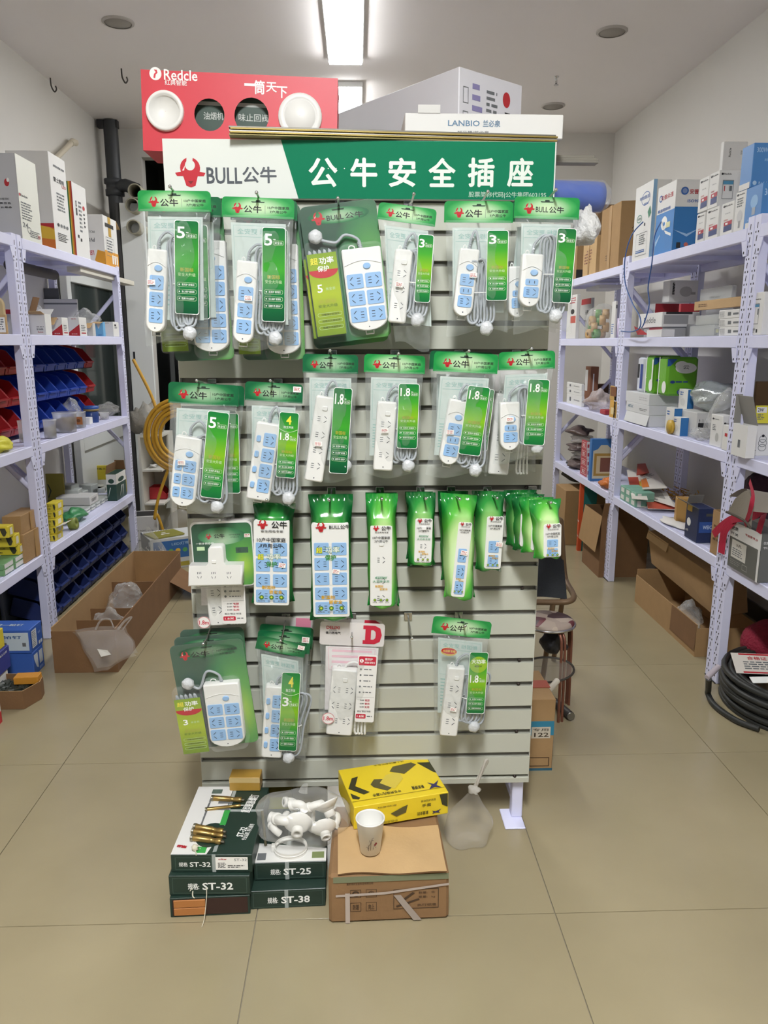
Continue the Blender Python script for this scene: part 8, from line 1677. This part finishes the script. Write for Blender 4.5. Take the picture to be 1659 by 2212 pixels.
b = MB(); b.grid(lambda u, v: (.02 * math.sin(3 * u), .095 - .19 * u - .05 * v * (1 - u), (.0 + .125 * v * (.55 + .45 * math.sin(math.pi * u)) - .02 * u)), 12, 8, P('8d8578', .85, bump=.2, bs=200)); b.grid(lambda u, v: (.02 * math.sin(3 * u) + .11 * v, .095 - .19 * u, .125 * (.55 + .45 * math.sin(math.pi * u)) * (1 - v * .15) - .02 * u), 12, 6, P('8d8578', .85, bump=.2, bs=200)); b.build('canvas', t)
b = MB(); b.tube([(.02 * math.sin(3 * u) - .004, .095 - .19 * u, .006 - .02 * u) for u in [k / 10 for k in range(11)]], .005, P('4a4238', .8), 6); b.build('brim_edge', t)
RS = P('b01f3c', .7, bump=.2, bs=120)
def strip(b, pts, w, m):
    L = smooth_path(pts, 6); vs = []
    for i, p in enumerate(L): 
        d = (L[min(i + 1, len(L) - 1)] - L[max(i - 1, 0)]).normalized(); n = d.cross(V((-1, -.3, 0)).normalized()); n = n.normalized() * w / 2; vs += [p - n, p + n]
    b.add(vs, [(2 * i, 2 * i + 1, 2 * i + 3, 2 * i + 2) for i in range(len(L) - 1)], m, True)
b = MB(); 
strip(b, [gx(*z5(585, 930), 1.50), gx(*z5(620, 1080), 1.455), gx(*z5(590, 1250), 1.455), gx(*z5(535, 1400), 1.50)], .022, RS)
strip(b, [gx(*z5(780, 1180), 1.60), gx(*z5(620, 1300), 1.57), gx(*z5(420, 1330), 1.57), gx(*z5(300, 1400), 1.57), gx(*z5(200, 1500), 1.565)], .034, RS)
strip(b, [gx(*z5(430, 1330), 1.575), gx(*z5(330, 1440), 1.568), gx(*z5(300, 1560), 1.57), gx(*z5(285, 1700), 1.572)], .040, RS)
strip(b, [gx(*z5(760, 1240), 1.60), gx(*z5(720, 1340), 1.58), gx(*z5(680, 1480), 1.578)], .028, RS)
tag(b.build('red_straps'), 'crimson straps trailing over the printed carton and the near upright', 'straps')
soft_bag('maroon_bag', 'dark maroon mesh bag behind the grey canvas cap, right picture edge', gx(*z5(720, 1330), 1.74) , (.10, .12, .10), P('3f1f2a', .7, bump=.5, bs=90), 71)

# ------------------------------------------------------------------ right floor
o = carton('tall_open_carton', 'tall open brown carton with hanging flap under the far bay', 'carton', (1.72, 4.965, 0), (.31, .38, .41), R(0), m=KRAFTD, open_top=True, jit=0); sz = (.31, .38, .41)
flap(o, sz, 'L', .24, 172, KRAFT); flap(o, sz, 'F', .10, 20, KRAFTD)
carton('brown_carton', 'brown carton farther back on the right floor with an orange folder against it', 'carton', (1.72, 5.75, 0), (.34, .30, .42), 0, m=KRAFT, jit=.004)
p = gz(*z3(238, 662), 0)
carton('box_file', 'slim orange and teal box standing against the brown carton', 'box', (p.x + .06, p.y + .03, 0), (.12, .045, .56), R(-6), m=P('1f6f6c', .5), prints=[('r', 'L', 0, 0, 1, 1, P('d9582c', .5)), ('t', 'L', .5, .4, .3, .10, '礼品', INKW, .01, R(90)), ('t', 'L', .5, .2, .3, .08, '盒', INKW, .01, R(90)), ('r', 'F', 0, 0, .22, 1, P('d9582c', .5))])
soft_bag('dark_sack', 'dark cloth sack on the floor behind the display at right', V((1.78, 6.0, .421)), (.16, .18, .10), P('3a3a36', .9, noise=.2), 81)
b = MB(); p = gz(*z3(640, 800), 0); t = thing('tape_reel', 'white and red reel behind the long open cartons', 'reel', (p.x + .05, p.y, 0))
b.lathe([(.03, .0), (.11, .0), (.115, .01), (.115, .085), (.11, .095), (.03, .095), (.03, 0)], P('d4d0c8', .45), 30, cap=False); b.build('reel_body', t); b = MB(); b.lathe([(.1156, .02), (.1158, .028), (.1156, .036)], P('a83a3a', .5), 30, cap=False); b.build('red_line', t)
x0, y0_, y1_ = 1.635, 3.47, 4.30
t = thing('long_open_carton', 'long open brown carton on the floor under the middle bay', 'carton', (x0, y0_, 0))
for n, a in (('front_wall', (0, 0, 0.0, .005, y1_ - y0_, .165)), ('rear_wall', (.30, 0, 0, .305, y1_ - y0_, .16)), ('near_wall', (.005, .0, 0, .30, .005, .145)), ('far_wall', (.005, y1_ - y0_ - .005, 0, .30, y1_ - y0_, .20)), ('bottom', (.005, .005, 0, .30, y1_ - y0_ - .005, .005))):
    b = MB(); b.bb(*a, KRAFT); b.build(n, t)
b = MB(); b.add([(-.004, 0, .03), (-.004, .30, .03), (-.002, .30, .165), (-.002, -.002, .165)], [(0, 1, 2, 3)], KRAFTD); b.build('torn_layer', t)
soft_bag('clear_bag', 'clear bag inside the long open carton under the middle bay', V((1.74, 3.80, .006)), (.07, .10, .085), SB, 83)
o = carton('long_carton', 'long brown carton with blue stamp lying tilted in the open one', 'carton', (1.815, 3.93, .215), (.15, .92, .21), R(-1.5), m=KRAFT, jit=.006, tilt=(0, R(-8)), prints=[('t', 'L', .62, .44, .12, .30, '品质', P('6a7f86', .6), .03), ('f', 'L', .55, .24, .70, .66, .003, P('6a7f86', .6))])
flap(o, (.15, .92, .21), 'L', .05, 160, KRAFTL, (.0, .35))
# black cable coil with red mesh ball
cc = V((1.885, 2.93, 0)); t = thing('cable_coil', 'big coil of black cable on the floor by the near right upright', 'cable', cc); BKC = P('2c2d2a', .5, bump=.1, bs=200)
rr = random.Random(9)
for lay in range(6):
    for ring_ in range(3):
        r_ = .335 - .026 * ring_ + rr.uniform(-.008, .008); zz = .014 + lay * .024 + rr.uniform(-.003, .003); ph = rr.uniform(0, 6)
        b = MB(); b.tube([(r_ * math.cos(R(a)) + .006 * math.sin(2 * R(a) + ph), r_ * math.sin(R(a)), zz + .007 * math.sin(R(a) + ph)) for a in range(0, 360, 10)], .0125, BKC, 8, closed=True); b.build('turn', t)
b = MB(); pe = [gz(1640, 1575, .014), gz(1590, 1556, .014), gz(1545, 1525, .014), gz(1530, 1500, .02), gz(1530, 1490, .05), gy(1531, 1466, 2.93)]; b.tube([p - cc for p in smooth_path(pe, 6)], .0125, BKC, 8); b.build('loose_end', t)
b = MB(); a_ = gy(1527, 1464, 2.93) - cc; e_ = gy(1552, 1440, 2.98) - cc; b.tube([a_, a_.lerp(e_, .5), e_], .012, P('bdb3bb', .3), 8); b.build('white_tip', t)
lp = gz(1632, 1433, .185) - cc; LT = MX.Translation(lp) @ MX.Rotation(R(-8), 4, 'Z') @ MX.Rotation(R(30), 4, 'X')
b = MB(); b.T = LT; b.bb(-.09, -.055, 0, .12, .05, .002, P('d6cfc6', .5)); b.bb(-.06, .040, .0021, .12, .048, .0024, INKR); b.bb(-.06, -.052, .0021, .12, -.045, .0024, INKR)
o = b.build('paper_label', t); q = MB(); q.T = LT @ MX.Rotation(R(-90), 4, 'X'); q.txt('合格证', .01, .024, .08, .018, -.0026, INKR, .02); q.greek(-.05, -.035, .11, .01, 4, -.0026, INKG, .5, 3); q.build('label_print', o)
b = MB(); b.T = MX.Translation(gz(1648, 1468, .165) - cc) @ MX.Rotation(R(20), 4, 'X'); b.bb(-.05, -.02, 0, .06, .015, .002, INKW); b.bb(.02, -.06, .001, .05, -.0201, .003, INKW); b.build('white_tie', t)
bp_ = gz(1655, 1400, .14)
b = MB(); lump(b, (0, 0, .09), (.12, .11, .11), P('8a1730', .8, noise=.3, ns=60, bump=.8, bs=80), 90, .05, 24, 16, lambda v: (v[0], v[1], max(0, v[2]))); tag(b.build('red_mesh_ball', loc=(bp_.x + .02, bp_.y + .02, .06)), 'ball of crimson netting lying inside the black cable coil', 'netting')
# folding chair, stool, net and tools behind the display
BRN = P('7a6248', .45, .3)
yS = 2.95; sc_ = gy(1183, 1338, yS); 
t = thing('round_stool', 'round stool with a floral seat behind the right side of the display', 'stool', (sc_.x, yS, 0))
SHt = sc_.z; sr = 57 * scale_at(sc_)
def seat_mat():
    m, nt, b = nodes('floral_seat'); b.inputs['Roughness'].default_value = .4
    tc = nt.nodes.new('ShaderNodeTexCoord'); v = nt.nodes.new('ShaderNodeTexVoronoi'); v.inputs['Scale'].default_value = 16; nt.links.new(tc.outputs['Object'], v.inputs['Vector'])
    cr = nt.nodes.new('ShaderNodeValToRGB'); e = cr.color_ramp.elements; e[0].color = lin('7a3038'); e[0].position = .1; e[1].color = lin('b8a898'); e[1].position = .9; x = e.new(.45); x.color = lin('3a2c30'); x = e.new(.65); x.color = lin('a09084')
    nt.links.new(v.outputs['Color'], cr.inputs[0]); nt.links.new(cr.outputs[0], b.inputs['Base Color']); return m
b = MB(); b.lathe([(.001, SHt - .02), (sr * .96, SHt - .02), (sr, SHt - .012), (sr, SHt - .004), (sr * .92, SHt + .004), (.001, SHt + .006)], seat_mat(), 32, cap=False); b.build('seat', t)
b = MB(); b.tube([(sr * 1.01 * math.cos(R(a)), sr * 1.01 * math.sin(R(a)), SHt - .014) for a in range(0, 360, 12)], .006, CHROME, 8, closed=True); b.build('rim', t)
COP = P('8a5a48', .4, .5)
for a in (20, 110, 200, 290):
    for da in (-4, 4): b = MB(); q = R(a + da); b.tube(smooth_path([(sr * .8 * math.cos(q), sr * .8 * math.sin(q), SHt - .022), (sr * 1.0 * math.cos(q), sr * 1.0 * math.sin(q), SHt - .04), (sr * 1.08 * math.cos(q), sr * 1.08 * math.sin(q), SHt - .10), (sr * 1.12 * math.cos(q), sr * 1.12 * math.sin(q), 0)], 4), .006, COP, 7); b.build('leg', t)
yC = 3.35
t = thing('folding_chair', 'brown tube folding chair with black cloth behind the display', 'chair', (.72, yC, 0))
def lc(px, py, y=yC): return gy(px, py, y) - V((.72, yC, 0))
b = MB(); b.tube(smooth_path([lc(1150, 1125), lc(1205, 1122), lc(1212, 1140), lc(1216, 1200), lc(1220, 1244), lc(1226, 1262, yC - .05), lc(1239, 1286, yC - .2), lc(1232, 1298, yC - .25), lc(1205, 1301, yC - .25), lc(1120, 1300, yC - .25)], 6), .013, BRN, 9); b.build('tube_frame', t)
b = MB(); b.grid(lambda u, v: tuple(lc(1105 + (112 + 8 * v) * u, 1205 + 90 * v - 6 * math.sin(math.pi * u), yC - .02 - .20 * v + .02 * math.sin(8 * u + 3 * v))), 14, 12, P('24272a', .9, noise=.2, bump=.3, bs=80)); b.grid(lambda u, v: tuple(lc(1110 + 105 * u, 1130 + 80 * v, yC + .0 - .02 * math.sin(math.pi * u) * v)), 10, 8, P('2f3134', .9)); b.build('black_cloth', t)
b = MB(); bl_ = lc(1195, 1300, yC - .25); b.tube([tuple(bl_), (bl_.x - .02, bl_.y + .05, 0)], .012, BRN, 8); b.tube([tuple(lc(1110, 1300, yC - .25)), (lc(1110, 1300).x, .05, 0)], .012, BRN, 8); q_ = lc(1222, 1248); b.tube([tuple(q_), (q_.x - .01, q_.y + .1, 0)], .012, BRN, 8); b.build('leg', t)
soft_bag('black_bag', 'black bag with white print hanging under the floral stool seat', V((sc_.x + .03, yS + .01, SHt - .155)), (.055, .05, .062), P('232326', .5, bump=.4, bs=30), 95)
nc = gy(1180, 1447, 2.80)
t = thing('hand_net', 'dark hoop net with a white handle propped on the carton behind the display', 'net', nc)
lN = lambda px, py, y: tuple(gy(px, py, y) - nc)
hoop = [lN(1180 + 60 * math.cos(R(a)), 1447 + 27 * math.sin(R(a)), 2.80 - .06 * math.sin(R(a))) for a in range(0, 360, 12)]
b = MB(); b.tube(hoop, .0045, P('3a3630', .5), 7, closed=True); b.build('hoop', t)
b = MB(); b.add(hoop, [tuple(range(len(hoop)))], film('net_mesh', .35, '8a8478', .0, 60, .6)); b.build('netting', t)
b = MB(); b.tube([lN(1204, 1470, 2.74), lN(1196, 1480, 2.72), lN(1168, 1510, 2.66)], .012, P('cfc8b8', .45), 12); b.build('white_handle', t)
b = MB(); kp = gz(1232, 1546, .022); kq = gz(1198, 1516, .022); b.tube([kq, kq.lerp(kp, .5), kp], .018, P('2a2725', .5), 12); o = tag(b.build('tool_grip'), 'black tool grip lying on the floor behind the display at right', 'tool'); b = MB(); b.tube([kp, kp + (kp - kq).normalized() * .008], .0165, P('8a8880', .3, .8), 12); b.build('metal_cap', o)
b = MB(); b.tube([kq - (kp - kq).normalized() * .05 + V((-.0, .02, .01)), kq], .006, P('a8a090', .4, .5), 8); b.build('tang', o)
